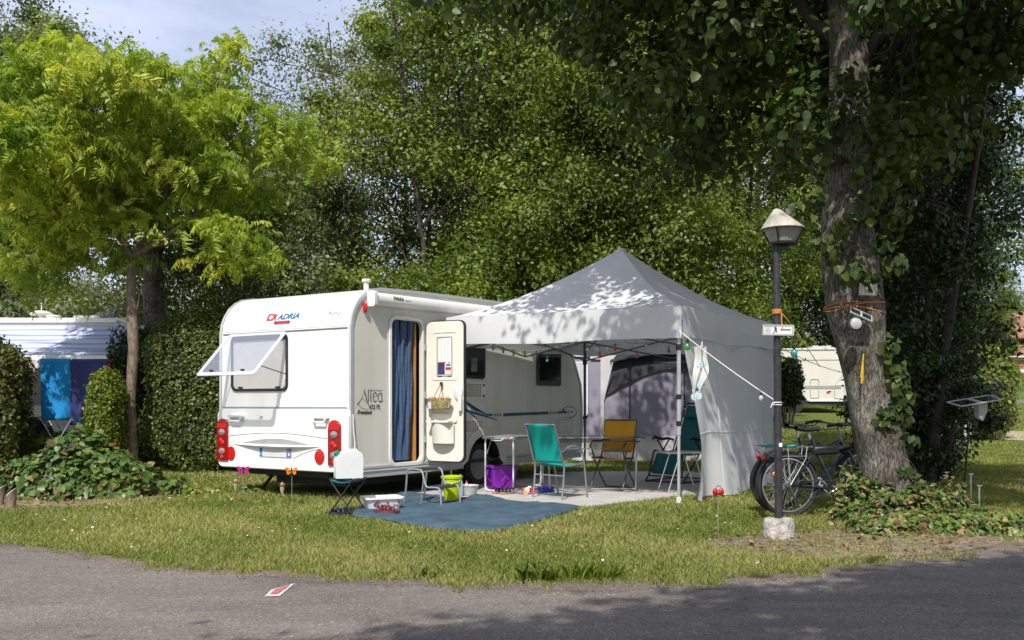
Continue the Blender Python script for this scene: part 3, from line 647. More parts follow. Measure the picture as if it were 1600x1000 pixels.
def wheel(parent,x,y,r,ry=0):
    MX=Matrix.Rotation(R(90),3,'X')
    mb=MB(); mb.lathe([(r*.68,-.085),(r*.93,-.09),(r,-.06),(r,.06),(r*.93,.09),(r*.68,.085)],(x,y,r),n=36,M=MX); t=mb.build('wheel',M['tyre'],parent)
    t.data.name='tyre'; 
    mb=MB(); mb.lathe([(r*.69,.088),(r*.66,.080),(r*.63,.04),(r*.60,-.02)],(x,y,r),n=36,M=MX)
    for k in range(5):
        a=R(90+72*k)
        for s in(-.12,.12):
            mb.prism([[(r*.13*math.cos(a+s*3),r*.13*math.sin(a+s*3)),(r*.13*math.cos(a+s*3)+.001,r*.13*math.sin(a+s*3)+.03),(r*.66*math.cos(a+s+.05),r*.66*math.sin(a+s+.05)),(r*.66*math.cos(a+s-.05),r*.66*math.sin(a+s-.05))]],lambda u,v,d:(x+u,y-.075+d,r+v),.03)
    mb.lathe([(.035,.10),(.055,.09),(.06,.02)],(x,y,r),n=16,M=MX); mb.build('rim',M['rim'],t,smooth=40)
    mb=MB(); mb.lathe([(r*.6,-.012),(.001,-.012)],(x,y,r),n=24,M=MX); mb.build('brake_disc',M['gasket'],t)
    return t
wheel(car,2.88,.17,.325)
# steadies and rear underbody
mb=MB()
for x,y in((.75,.35),(.75,2.05),(5.1,.35),(5.1,2.05)):
    mb.tube([(x,y,.36),(x-.35 if x<2 else x+.35,y,.03)],.022,n=6); mb.box((x-.35 if x<2 else x+.35,y,.02),(.12,.12,.03))
mb.build('steady_leg',M['gasket'],car,smooth=0)
for n_ in(0,):
    mb=MB(); mb.box((.45,1.3,.32),(.5,1.5,.10)); mb.build('rear_crossmember',M['gasket'],car,smooth=0)
mb=MB(); mb.tube([(5.85,.9,.42),(7.2,1.2,.46)],.04,n=8); mb.tube([(5.85,1.5,.42),(7.2,1.22,.46)],.04,n=8); mb.tube([(6.9,1.2,.5),(6.9,1.2,.03)],.03,n=8); mb.build('drawbar',M['greysteel'],car)
# rear bumper panel
def RP(mb,loops,x0,d,name,m,parent=car,**k):  # prism on the rear face: loops in (y,z)
    mb.prism(loops,lambda a,b,e:(-x0-e,a,b),d); return mb.build(name,m,parent,**k)
bum=rrect(-.005,.375,CW+.005,1.165,.10)
bump_=RP(MB(),[bum],-.002,.05,'rear_bumper',M['white'],smooth=40,bevel=.02)
mb=MB()
for z in(2.185,1.18):
    mb.tube([(-.006,.05,z),(-.006,CW-.06,z)],.010,n=6)
mb.build('seam_strip',M['trimgrey'],car)
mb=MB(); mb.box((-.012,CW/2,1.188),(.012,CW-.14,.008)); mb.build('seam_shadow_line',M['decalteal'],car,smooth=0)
# upper moulded panel
RP(MB(),[rrect(.06,2.21,CW-.06,2.30,.02)],-.003,.006,'upper_panel_lip',M['white'],smooth=40,bevel=.003)
# rear window: frame, blind, open pane
RP(MB(),[rrect(1.095,1.40,2.185,2.16,.09),rrect(1.13,1.435,2.15,2.125,.07)],.0,.022,'window_frame',M['gasket'],smooth=40,bevel=.004)
wb=RP(MB(),[rrect(1.13,1.435,2.15,2.125,.07)],.0,.004,'window_blind',M['blind'],smooth=0)
mb=MB(); mb.box((-.014,1.64,2.10),(.016,.98,.035)); 
for y in(1.28,2.0): mb.box((-.018,y,1.452),(.02,.07,.022))
mb.build('window_catch',M['gasket'],car,smooth=0)
# tilted clear pane hinged along the top
top=(-.03,2.17); ang=R(44); L_=.80
def pane(u,v,d): # u along y, v down the pane
    return (top[0]-v*math.sin(ang)-d*math.cos(ang),u,top[1]-v*math.cos(ang)+d*math.sin(ang))
ow=rrect(1.08,0,2.20,L_,.05); iw=rrect(1.14,.05,2.14,L_-.06,.05)
op=MB(); op.prism([ow,iw],pane,.012); opn=op.build('open_window_pane',M['acrylicedge'],car,smooth=30,label='clear acrylic rear window pane propped wide open')
mb=MB(); mb.prism([iw],lambda u,v,d:pane(u,v,d+.002),.006); mb.build('clear_panel',M['acrylic'],opn,smooth=0)
mb=MB()
for y in(1.12,2.16):
    mb.tube([(-.02,y,1.62),pane(y,.62,-.01)],.007,n=6)
for y in(1.35,1.95): mb.box(Vector(pane(y,.72,.018)),(.015,.06,.025))
mb.build('window_stay',M['black'],opn)
# handles
for y in(2.01,.445):
    r_=RP(MB(),[rrect(y-.19,1.0,y+.19,1.10,.02)],.046,.005,'handle_recess',M['white'],smooth=40,bevel=.003)
    mb=MB(); mb.tube([(-.06,y-.12,1.055),(-.10,y-.11,1.05),(-.105,y-.09,1.0),(-.105,y+.09,1.0),(-.10,y+.11,1.05),(-.06,y+.12,1.055)],.014,n=8); mb.box((-.075,y,1.062),(.05,.28,.03)); mb.build('grab_handle',M['white'],car,bevel=.004)
# plate recess, lens shaped
L1=[(2.01-1.45*k/16, .690+.085*math.sin(PI*k/16)) for k in range(17)]
L2=[(2.08-1.60*k/16, .690-.030*math.sin(PI*k/16)-.02*k/16) for k in range(16,-1,-1)]
RP(MB(),[L1+[(y,.692) for y,z in reversed(L1)][1:-1]],.048,.004,'plate_recess',M['trimgrey'],smooth=0)
mb=MB(); vs=[]
for k in range(17):
    t=k/16; y=2.09-1.62*t; d=math.sin(PI*t); vs+=[(-.05,y,.70),(-.052-.075*d,y,.688-.012*d),(-.05,y,.688-.055*d)]
fs=[]
for k in range(16): b=3*k; fs+=[(b,b+1,b+4,b+3),(b+1,b+2,b+5,b+4)]
mb.add(vs,fs); mb.build('plate_lip',M['white'],car)
mb=MB(); mb.tube([(-.052,2.2-1.85*k/20,.80+.055*math.sin(PI*k/20)) for k in range(21)],.006,n=6); mb.tube([(-.052,.95-.5*k/10,.53+.14*k/10+.02*math.sin(PI*k/10)) for k in range(11)],.005,n=6); mb.build('bumper_crease',M['white'],car)
pl=RP(MB(),[rrect(.98,.535,1.575,.662,.01)],.05,.010,'number_plate',mat('plate_white',(.60,.60,.61),.4,var=.03),smooth=0)
RP(MB(),[[(1.52,.54),(1.57,.54),(1.57,.657),(1.52,.657)]],.0605,.002,'plate_band',mat('plate_blue_left',(.01,.16,.36),.4,var=.05),pl,smooth=0)
RP(MB(),[[(.985,.54),(1.065,.54),(1.065,.657),(.985,.657)]],.0605,.002,'plate_band',mat('plate_blue_right',(.06,.14,.50),.4,var=.1),pl,smooth=0)
mb=MB(); mb.box((-.0635,1.035,.625),(.002,.05,.03)); mb.build('plate_sticker',mat('orange_print',(.6,.2,.12),.5),pl,smooth=0)
mb=MB(); mb.box((-.0635,1.02,.575),(.002,.03,.035)); mb.box((-.0635,1.545,.57),(.002,.015,.02)); mb.build('plate_print',M['whiteplastic'],pl,smooth=0)
# tail lamps
for y0 in(.215,CW-.115):
    w2=.105
    hw=[(y0-w2,.46),(y0+w2,.46),(y0+w2,.93)]+[(y0+w2*math.cos(R(a)),.93+.10*math.sin(R(a))) for a in range(15,166,15)]+[(y0-w2,.93)]
    tl=RP(MB(),[hw],.045,.03,'tail_light',M['darkredlens'],smooth=30,bevel=.012)
    cap_=[(y0-w2*.93,.905),(y0+w2*.93,.905)]+[(y0+w2*.93*math.cos(R(a)),.93+.095*math.sin(R(a))) for a in range(10,171,16)]
    RP(MB(),[cap_],.0745,.006,'lens_cap',M['redlens'],tl,smooth=30,bevel=.003)
    for z in(.845,.585):
        mb=MB(); MZ=Matrix.Rotation(R(-90),3,'Y'); mb.lathe([(.060,0),(.056,.010),(.02,.018),(.001,.019)],(-.075,y0,z),n=20,M=MZ,sx=.78); mb.build('clear_lamp',M['clearlens'],tl)
    for z in(.70,.73,.50): 
        mb=MB(); mb.sphere((-.078,y0+(.02 if z==.73 else -.02 if z==.70 else 0),z),.035,10,6,(.3,1,1)); mb.build('red_lamp',M['redlens'],tl)
for y in(2.14,.48):
    mb=MB(); mb.lathe([(.083,0),(.080,.012),(.001,.016)],(-.052,y,.56),n=24,M=Matrix.Rotation(R(-90),3,'Y'),sx=1.15); mb.build('round_reflector',M['redlens'],car)
# high brake light and lettering
RP(MB(),[rrect(1.066,2.282,1.352,2.322,.019)],.006,.02,'brake_light',M['redlens'],smooth=40,bevel=.006)
mb=MB()
for y in(1.085,1.335): mb.box((-.03,y,2.302),(.004,.03,.03))
mb.build('brake_light_end',M['darksteel'],car,smooth=0)
def rearM(y,z,x=-.012): # text x axis -> -Y (left to right seen from behind), text y -> Z
    return Matrix(((0,0,-1,x),(-1,0,0,y),(0,1,0,z),(0,0,0,1)))
text('lettering','ADRIA',.105,M['brandblue'],car,rearM(1.335,2.345),shear=.25,sx=1.28,bold=.003)
mb=MB()
def rpr(mb,L,x=-.012): mb.prism([L],lambda a,b,e:(x-e,a,b),.002)
cc=(1.46,2.385)
rpr(mb,[(cc[0]+.062*math.cos(R(a)),cc[1]+.048*math.sin(R(a))) for a in range(40,321,14)][::1]+[(cc[0]+.035*math.cos(R(a))+0.002,cc[1]+.030*math.sin(R(a))) for a in range(310,45,-14)])
mb.build('logo_mark',M['brandred'],car,smooth=0)
mb=MB(); 
for y in(1.505,): 
    rpr(mb,[(y+.005-.04,2.335),(y+.03,2.335),(y+.035,2.385),(y+.02,2.43),(y-.03,2.43),(y-.012,2.41),(y+.008,2.38)])
rpr(mb,[(1.432,2.415),(1.370,2.435),(1.364,2.335),(1.39,2.335),(1.398,2.40),(1.425,2.395)]); rpr(mb,[(1.445,2.335),(1.415,2.335),(1.415,2.365),(1.44,2.36)])
mb.build('logo_mark',M['brandred'],car,smooth=0)
mb=MB(); mb.tube([(-.010,.42-.21*k/12,2.375+.018*math.sin(k*1.1)) for k in range(13)],.005,n=5); mb.build('script_decal',M['decalteal'],car)
mb=MB(); mb.tube([(-.011,.43+.0-.06*k/6,2.395+.02*math.sin(k*1.3)) for k in range(7)],.005,n=5); mb.build('script_decal',mat('pink_decal',(.6,.25,.3),.4),car)
for o_ in list(car.children):
    if o_.name.split('.')[0] in('lettering','logo_mark','script_decal','brake_light','brake_light_end') and o_.data.vertices[0].co.x<.02 and o_.data.vertices[0].co.z>2.2:
        for v_ in o_.data.vertices: v_.co.x+=float(np.interp(v_.co.z,[2.19,2.32,2.43,2.545],[0,.022,.07,.15]))+(.007 if 'light' not in o_.name else 0)
# --- side details
def SP(mb,loops,y0,d,name,m,parent=car,**k):  # prism on side face, grows outwards
    mb.prism(loops,lambda a,b,e:(a,-y0-e,b),d); return mb.build(name,m,parent,**k)
SP(MB(),[rrect(.715,.405,1.445,2.395,.13),rrect(.765,.455,1.395,2.345,.09)],.002,.018,'door_frame',M['white'],smooth=40,bevel=.005)
# interior seen through the door
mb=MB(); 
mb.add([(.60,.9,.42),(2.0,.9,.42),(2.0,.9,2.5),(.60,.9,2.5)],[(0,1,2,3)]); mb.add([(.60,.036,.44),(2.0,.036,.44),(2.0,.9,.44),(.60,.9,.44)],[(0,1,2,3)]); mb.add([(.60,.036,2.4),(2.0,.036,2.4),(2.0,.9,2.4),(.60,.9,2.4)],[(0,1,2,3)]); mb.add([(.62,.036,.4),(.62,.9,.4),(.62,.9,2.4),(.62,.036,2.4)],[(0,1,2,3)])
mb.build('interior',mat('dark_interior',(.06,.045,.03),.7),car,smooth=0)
mb=MB(); mb.box((1.33,.30,1.40),(.03,.50,1.90)); 
mb.prism([[(1.20,.46),(1.34,.46),(1.34,2.32),(1.335,2.32),(1.335,1.75),(1.28,1.55),(1.25,1.35),(1.23,.9)]],lambda a,b,e:(a,.16+e,b),.02)
mb.build('wooden_partition',M['wood'],car,smooth=0)
mb=MB(); mb.box((1.30,.15,.66),(.05,.012,.085)); mb.build('wall_socket',M['black'],car,smooth=0)
# curtain: strands of chenille
mb=MB()
ns_=10
for k in range(ns_):
    x=.785+k*.052; P=[]
    rr=[]
    for j in range(15):
        z=2.34-1.86*j/14; t=j/14
        P.append((x+(-.016*k*t*t*.5)+.006*math.sin(j*.9+k),.07+.012*math.sin(k*2.1)+.01*math.sin(j*.7+k*2),z)); rr.append(.029+.003*math.sin(j*2+k))
    mb.tube(P,rr,n=10)
mb.build('door_curtain',M['curtain'],car)
# awning cassette
mb=MB(); a=.30; mb.prism([[(-.0,2.50),(.05,2.485),(.10,2.50),(.125,2.55),(.12,2.61),(.08,2.65),(.02,2.665),(0,2.66)]],lambda u,v,d:(.34+d,-.004-u,v-.006),5.0)
for v_ in mb.v: pass
mb.v=[(x,y,z+.026*(x-.34)*.62) for x,y,z in mb.v]
aw=mb.build('awning_case',M['white'],car,smooth=50)
mb=MB(); mb.prism([rrect(-.006,2.470,.135,2.672,.04)],lambda u,v,d:(.29+d,-.006-u,v-.006),.055); mb.build('end_cap',M['whiteplastic'],aw,smooth=40,bevel=.006)
def sideM(x,z,y=-.004): return Matrix(((1,0,0,x),(0,0,-1,y),(0,1,0,z),(0,0,0,1)))
text('lettering','THULE',.050,M['ink'],aw,sideM(.66,2.585,-.131),sx=1.35,bold=.0015)
mb=MB(); mb.box((.96,-.130,2.592),(.12,.003,.006)); mb.build('small_print',M['trimgrey'],aw,smooth=0)
# marker light
mb=MB(); mb.sphere((.24,-.02,2.455),.05,12,8,(.55,.75,1.55)); mb.build('marker_light',M['redlens'],car)
# chimney
mb=MB(); mb.tube([(.42,.12,2.66),(.42,.12,2.80)],.036,n=14); mb.lathe([(.058,.0),(.062,.02),(.05,.035),(.001,.038)],(.42,.12,2.80),n=16); mb.build('chimney',M['cream'],car)
# lettering on the side: Altea 432 PS Premium
ink=M['ink']
mb=MB()
def stroke(P,w,y=-.004):
    P=[Vector((a,0,b)) for a,b in P]; n=len(P); ws=w if isinstance(w,list) else [w]*n; vs=[]
    for i in range(n):
        t=(P[min(n-1,i+1)]-P[max(0,i-1)]).normalized(); q=Vector((-t.z,0,t.x))*ws[i]/2; vs+=[(P[i].x+q.x,y,P[i].z+q.z),(P[i].x-q.x,y,P[i].z-q.z)]
    mb.add(vs,[(2*i,2*i+2,2*i+3,2*i+1) for i in range(n-1)])
X0,Z0=.115,1.21
def st(P,w): stroke([(X0+a*.505,Z0+b*.505) for a,b in P],[x*.505 for x in w] if isinstance(w,list) else w*.505)
st([(0,.02),(.12,.13),(.22,.26),(.27,.40)],[.030,.015,.008,.006]); st([(.26,.42),(.29,.30),(.33,.18),(.40,.05),(.44,-.03)],[.012,.034,.034,.028,.008])
st([(.04,.02),(.16,-.06),(.28,-.09),(.44,-.10)],[.005,.010,.012,.006]); st([(.12,.16),(.20,.165),(.28,.14),(.36,.06)],.008)
st([(.41,.42),(.40,.20),(.41,.12),(.44,.10)],[.02,.028,.026,.008]); st([(.50,.42),(.49,.20),(.50,.12),(.54,.10)],[.02,.028,.026,.008]); st([(.46,.385),(.94,.385)],.014)
def arc(cx,cz,rx,rz,a0,a1,n=12): return [(cx+rx*math.cos(R(a0+(a1-a0)*k/n)),cz+rz*math.sin(R(a0+(a1-a0)*k/n))) for k in range(n+1)]
st(arc(.665,.215,.085,.115,10,320),[.010]+[.024]*11+[.008]); st([(.60,.205),(.74,.25)],.012)
st(arc(.86,.205,.085,.11,60,340),[.010]+[.024]*11+[.008]); st([(.92,.33),(.915,.18),(.93,.12),(.97,.10)],[.02,.028,.024,.006])
mb.build('lettering',ink,car,smooth=0,recalc=False)
text('lettering','432 PS',.082,ink,car,sideM(.335,1.165,-.0035),sx=.95)
text('lettering','Premium',.070,ink,car,sideM(.115,1.105,-.0035),shear=.3,sx=1.05,bold=.001)
# windows on the side
def swin(x0,z0,x1,z1,m,nm='side_window',label=None):
    f=SP(MB(),[rrect(x0,z0,x1,z1,.06)],.0,.028,nm,m,smooth=40,bevel=.008,label=label); return f
f=SP(MB(),[rrect(1.95,1.60,2.90,2.16,.07)],.0,.02,'side_window',M['gasket'],smooth=40,bevel=.006,label='dark side window with rounded frame')
SP(MB(),[rrect(2.0,1.65,2.85,2.11,.05)],.0205,.003,'pane',M['glassdark'],f,smooth=0)
mb=MB(); mb.box((2.60,-.026,1.80),(.15,.002,.20)); mb.box((2.20,-.026,1.76),(.1,.002,.10)); mb.build('window_sticker',mat('dull_sticker',(.16,.14,.12),.6,var=.5,scale=20),f,smooth=0)
f=SP(MB(),[rrect(4.36,1.53,5.12,2.18,.05)],.0,.03,'side_window',M['smoke'],smooth=40,bevel=.01)
SP(MB(),[rrect(4.42,1.61,5.06,2.12,.04)],.0305,.003,'pane',M['glassdark'],f,smooth=0)
mb=MB(); mb.box((4.74,-.036,1.585),(.08,.01,.022)); mb.box((4.40,-.036,1.85),(.03,.01,.07)); mb.box((5.09,-.036,1.85),(.03,.01,.07)); mb.build('window_catch',M['black'],f,smooth=0)
# fridge vents
for x0,x1,z0,z1 in((2.29,2.92,1.31,1.55),(2.29,2.88,.80,1.0)):
    v=SP(MB(),[rrect(x0,z0,x1,z1,.015)],.002,.010,'vent',M['cream'],smooth=0,bevel=.003)
    mb=MB(); gx1=x1-.13 if z0>1 else x1-.04; gx0=x0+.03
    mb.box(((gx0+gx1)/2,-.0135,(z0+z1)/2),(gx1-gx0,.002,z1-z0-.05)); mb.build('grille_back',M['darksteel'],v,smooth=0)
    mb=MB(); nh=8
    for k in range(1,nh): mb.box(((gx0+gx1)/2,-.017,z0+.025+(z1-z0-.05)*k/nh),(gx1-gx0,.006,.009))
    for k in range(0,13): mb.box((gx0+(gx1-gx0)*k/12,-.019,(z0+z1)/2),(.008,.006,z1-z0-.05))
    mb.build('grille',M['cream'],v,smooth=0)
    if z0>1:
        mb=MB()
        for z in(z0+.04,z1-.04): mb.box((x1-.06,-.017,z),(.05,.008,.03))
        mb.build('vent_latch',M['darksteel'],v,smooth=0)
mb=MB(); mb.lathe([(.13,.0),(.13,.012),(.10,.022),(.001,.022)],(2.53,-.003,2.50),n=24,M=Matrix.Rotation(R(90),3,'X'),sy=.55); mb.build('interior_light_cover',M['trimgrey'],car)
# service hatch outline
SP(MB(),[rrect(5.05,.74,5.55,1.0,.02),rrect(5.06,.75,5.54,.99,.02)],.001,.003,'service_hatch',M['trimgrey'],smooth=0)
mb=MB(); mb.box((5.28,-.006,.96),(.22,.008,.018)); mb.build('hatch_label',M['trimgrey'],car,smooth=0)
# blue stripes
mb=MB(); stroke([(1.9,1.40),(2.30,1.30),(2.62,1.17),(2.95,1.075)],[.06,.060,.055,.012]); stroke([(2.93,1.070),(3.10,1.063)],[.02,.036]); 
x=3.13
for k in range(3): stroke([(x+.02,1.062),(x+.055,1.062)],.040); x+=.075
stroke([(3.40,1.062),(4.75,1.080)],.046)
x=4.80
for k in range(3): stroke([(x,1.082),(x+.04,1.083)],.040); x+=.08
stroke([(5.04,1.085),(5.36,1.09)],.040)
for k in range(3): stroke([(5.40+.07*k,1.09),(5.43+.07*k,1.09)],.034)
stroke(arc(5.42,1.085,.27,.095,150,-95,20),[.012]*10+[.016]*11); stroke([(5.19,1.13),(5.27,1.12)],.03)
mb.build('stripe_decal',M['decalblue'],car,smooth=0,recalc=False)
mb=MB(); stroke([(1.9,1.34),(2.32,1.22),(2.60,1.06),(2.75,.985)],[.02,.020,.026,.008],y=-.0045); stroke([(1.9,1.20),(2.4,1.14),(2.7,1.085),(3.0,1.03),(3.24,.985)],[.035,.035,.03,.022,.010],y=-.005); mb.build('stripe_decal',M['decalblue'],car,smooth=0,recalc=False)
mb=MB(); stroke([(.0,1.12),(.05,1.12)],.01); stroke([(1.9,1.37),(2.4,1.24),(2.72,1.10),(3.0,1.045)],[.012,.012,.012,.006],y=-.0055); mb.build('stripe_decal',M['decalteal'],car,smooth=0,recalc=False)
# hose/cable at the rear corner
mb=MB(); mb.tube(catmull([(.02,-.02,1.10),(.02,-.03,.9),(.03,-.04,.75),(.00,-.05,.60),(-.05,-.10,.56)],5),.007,n=6); mb.build('drain_hose',M['whiteplastic'],car)
# ------------- open door leaf (hinged at x=1.44, swung outwards)
HP=Vector((1.455,-.03,0)); dl=.62
def DL(mb,loops,y0,d,name,m,parent=None,**k): # u from hinge outwards, v height; face towards the rear (-x)
    mb.prism(loops,lambda a,b,e:(HP.x+.05*(a/dl)-y0-e,HP.y-a,b),d); return mb.build(name,m,parent if parent is not None else car,**k)
dr=DL(MB(),[rrect(0.01,.44,dl,2.36,.09)],-.045,.045,'door',M['gasket'],smooth=40,bevel=.008,label='entrance door swung open with beige inner lining')
DL(MB(),[rrect(.02,.455,dl-.012,2.345,.085)],.0005,.012,'door_lining',M['cream'],dr,smooth=40,bevel=.01)
DL(MB(),[rrect(.12,1.55,.52,2.21,.03),rrect(.14,1.57,.50,2.19,.03)],.013,.006,'window_surround',M['cream'],dr,smooth=40,bevel=.003)
DL(MB(),[rrect(.19,1.60,.44,2.14,.02),rrect(.205,1.615,.425,2.125,.015)],.013,.004,'window_rim',M['trimgrey'],dr,smooth=0)
mb=MB(); mb.grid(lambda u,v:(HP.x+.05*(.5)-.016-.006*math.sin(u*24)*(.3+v),HP.y-.21-.21*u,2.12-.33*v),24,4); mb.build('door_curtain_net',M['whiteplastic'],dr,recalc=False)
def rectp(name,m,u0,u1,z0,z1,y=.016):
    return DL(MB(),[[(u0,z0),(u1,z0),(u1,z1),(u0,z1)]],y,.002,name,m,dr,smooth=0)
rectp('poster',mat('poster_navy',(.035,.04,.12),.5,var=.5,scale=40),.21,.32,1.63,1.80)
rectp('poster',mat('poster_white',(.65,.60,.62),.5,var=.2,scale=60),.32,.425,1.63,1.80)
rectp('poster_print',mat('poster_red',(.50,.03,.06),.5,var=.4,scale=70),.335,.42,1.69,1.725,.0185)
rectp('poster_print',mat('poster_redsmall',(.55,.10,.12),.5,var=.3,scale=70),.215,.30,1.785,1.80,.0185)
rectp('poster_print',mat('poster_navysmall',(.06,.05,.2),.5),.345,.41,1.745,1.765,.0185)
for a,b in((.215,.27),(.37,.42)): rectp('poster_print',M['black'],a,b,1.60,1.612,.0185)
mb=MB(); mb.box((HP.x-.03,HP.y-.29,1.50),(.03,.035,.05)); mb.build('hook',M['black'],dr,smooth=0,bevel=.005)
# handle
mb=MB(); mb.lathe([(.085,0),(.08,.02),(.04,.035),(.001,.036)],(HP.x+.03,HP.y-.535,1.39),n=20,M=Matrix.Rotation(R(-90),3,'Y'),sx=1.35,sy=.9); mb.box((HP.x-.0,HP.y-.585,1.22),(.05,.05,.17)); mb.build('door_handle',M['whiteplastic'],dr,smooth=40,bevel=.006)
# pocket and bin moulded into the door
DL(MB(),[rrect(.10,.98,.52,1.10,.03)],.012,.02,'door_pocket',M['cream'],dr,smooth=40,bevel=.008)
mb=MB(); P=[]
mb.grid(lambda u,v:(HP.x-.015-(.13-.03*v)*math.sin(PI*u)**.55,HP.y-.13-.36*u,.99-.29*v),16,4); mb.grid(lambda u,v:(HP.x-.015-.10*math.sin(PI*u)**.55*v,HP.y-.13-.36*u,.70),16,2); mb.grid(lambda u,v:(HP.x-.015-.13*math.sin(PI*u)**.55*v,HP.y-.13-.36*u,.975),16,2); mb.box((HP.x-.10,HP.y-.31,.995),(.11,.37,.025)); mb.build('door_bin',M['cream'],dr,smooth=50)
# hinges
mb=MB()
for z in(.75,1.35,2.0): mb.box((1.45,-.03,z),(.05,.03,.09))
mb.build('hinge',M['trimgrey'],dr,smooth=0)
# hanging wall organiser on the door
o=empty('hanging_basket',car.matrix_world@Vector((0,0,0)),0,'small pink and green flowery basket hanging from the hook on the open door','basket')
o.location=(0,0,0)
bpy.context.view_layer.update()
MW=Matrix.Translation((-2.004,11.93,0))@Matrix.Rotation(TH,4,'Z')
base=MW@Vector((HP.x-.09,HP.y-.29,1.16)); o.location=base; o.rotation_euler=(0,0,TH)
mb=MB(); mb.lathe([(.06,0),(.075,.02),(.08,.13),(.084,.14),(.078,.135),(.07,.02),(.001,.012)],(0,0,0),n=20,sx=.75,sy=2.6); mb.build('basket_body',mat('flowery_fabric',(.45,.16,.10),.8,var=.7,scale=45,col2=(.50,.50,.20)),o)
mb=MB(); mb.box((-.066,.10,.05),(.004,.06,.09)); mb.build('pocket_patch',mat('pale_lilac',(.6,.55,.65),.7),o,smooth=0)
mb=MB()
for s in(-1,1): mb.tube([(0,s*.10,.12),(.04,.0,.335)],.005,n=5)
mb.build('cord',mat('olive_cord',(.16,.13,.05),.8),o)
mb=MB()
for k in range(16): mb.sphere((.02*math.sin(k*3),-.17+.34*k/15,.14+.012*math.sin(k*2)),.022,6,4)
mb.build('trinkets',mat('pink_flowers',(.60,.12,.16),.7,var=.6,scale=60,col2=(.7,.45,.2)),o)
# ------------------------------------------------------------ gazebo
gz=empty('gazebo',(1.6,14.0,0),0,'white pop-up gazebo with peaked canopy pitched beside the caravan','gazebo')
GO=Vector((1.6,14.0,0))
FR=Vector((2.06,11.77,0))-GO; FL=Vector((-.87,13.40,0))-GO; BLc=Vector((1.24,16.40,0))-GO; BR=Vector((3.95,14.50,0))-GO
CC=[FL,FR,BR,BLc]; PK=3.50; EV=2.43; VB=2.05
ctr=(FR+FL+BLc+BR)/4
def outw(p,d): v=(p-ctr); v.z=0; return p+v.normalized()*d
mb=MB()
for k in range(4):
    A=outw(CC[k],.05);B=outw(CC[(k+1)%4],.05)
    def f(u,v,A=A,B=B,k=k):
        e=A.lerp(B,u); p=e.lerp(ctr,v); z=EV+(PK-EV)*(.30*v+.70*v**1.55 if v<1 else 1)
        z-=.075*math.sin(PI*u)*(1-v)**.7*(v*3 if v<.33 else 1)*.9
        z+=.008*math.sin(u*19+v*7+k)*(1-v)
        return (p.x,p.y,z)
    mb.grid(f,26,22)
    mid=(A+B)/2; od=(mid-ctr); od.z=0; od.normalize()
    def g(u,v,A=A,B=B,k=k,od=od):
        e=A.lerp(B,u); w_=.012*math.sin(u*23+k*2)*v+.02*math.sin(u*7+k)*v
        q=e+od*(w_); bot=VB-.015*math.sin(PI*u)+.01*math.sin(u*11)
        if k==1: bot-=.0
        return (q.x,q.y,EV+(bot-EV)*v)
    mb.grid(g,26,6)
mb.build('canopy',M['cloth'],gz,smooth=25,recalc=False)
mb=MB(); mb.lathe([(.10,-.10),(.07,-.03),(.03,.0),(.001,.004)],(ctr.x,ctr.y,PK+.004),n=14); mb.build('peak_cap',M['cloth'],gz)
mats_=[M['greysteel'],M['alupaint'],M['greysteel'],M['darksteel']]
for k,p in enumerate(CC):
    q=outw(p,-.02)
    if k==1: q=Vector((2.05,11.80,0))-GO
    mb=MB(); mb.box((q.x,q.y,1.62),(.036,.036,1.55),rz=.5); mb.box((q.x,q.y,.50),(.028,.028,.98),rz=.5)
    po=mb.build('pole',mats_[k],gz,smooth=0,bevel=.004)
    mb=MB()
    for z in(.99,1.32) if k==1 else (1.0,): mb.box((q.x,q.y,z),(.048,.048,.06),rz=.5)
    mb.box((q.x,q.y,1.93),(.055,.055,.07),rz=.5)
    mb.build('slider',M['black'],po,smooth=0,bevel=.004)
    mb=MB(); mb.box((q.x,q.y,.012),(.09,.09,.02),rz=.5); mb.box((q.x,q.y,.05),(.045,.045,.07),rz=.5); mb.build('foot',M['whiteplastic'],po,smooth=0,bevel=.004)
mb=MB()
for k in range(4):
    A=outw(CC[k],-.04);B=outw(CC[(k+1)%4],-.04); nb=2
    for j in range(nb):
        a=A.lerp(B,j/nb);b=A.lerp(B,(j+1)/nb)
        for (za,zb) in((2.30,1.98),(1.98,2.30)):
            mb.tube([(a.x,a.y,za-.02),(b.x,b.y,zb-.02)],.012,n=5)
for k in range(4):
    A=outw(CC[k],-.04); mb.tube([(A.x,A.y,2.1),(A.lerp(ctr,.5).x,A.lerp(ctr,.5).y,2.33),(ctr.x,ctr.y,2.45)],.012,n=5)
mb.tube([(ctr.x,ctr.y,2.35),(ctr.x,ctr.y,PK-.06)],.018,n=6)
mb.build('scissor_truss',M['darksteel'],gz)
# hanging side wall on the right
def wall(u,v):
    A=outw(FR,-.01);B=outw(BR,-.01); p=A.lerp(B,u)
    z=2.20-2.17*v
    n_=Vector((B.y-A.y,-(B.x-A.x),0)).normalized() # outwards (right/front)
    tdir=(B-A).normalized()
    fr=(1-u)**2.2
    p=p+tdir*(fr*(.30*math.sin(PI*min(1,v*.75))-.10*v**3))
    amp=.010+.12*v**1.5
    s=math.sin(u*21*(1-.35*v)+2.2*v+.5)*.6*(1-.5*u)+math.sin(u*37-4*v)*.16+math.sin(u*8+3.5*v)*.35
    p=p+n_*(amp*s+.05*v+ .16*fr*v**2)
    p=p+n_*.012*math.sin(v*22+u*5)*(.3+v)*.25
    if z<.02: z=.02
    return (p.x,p.y,z+.02*math.sin(u*9)*v)
mb=MB(); mb.grid(wall,90,60); mb.build('side_wall_sheet',M['sheet'],gz,smooth=80,recalc=False)
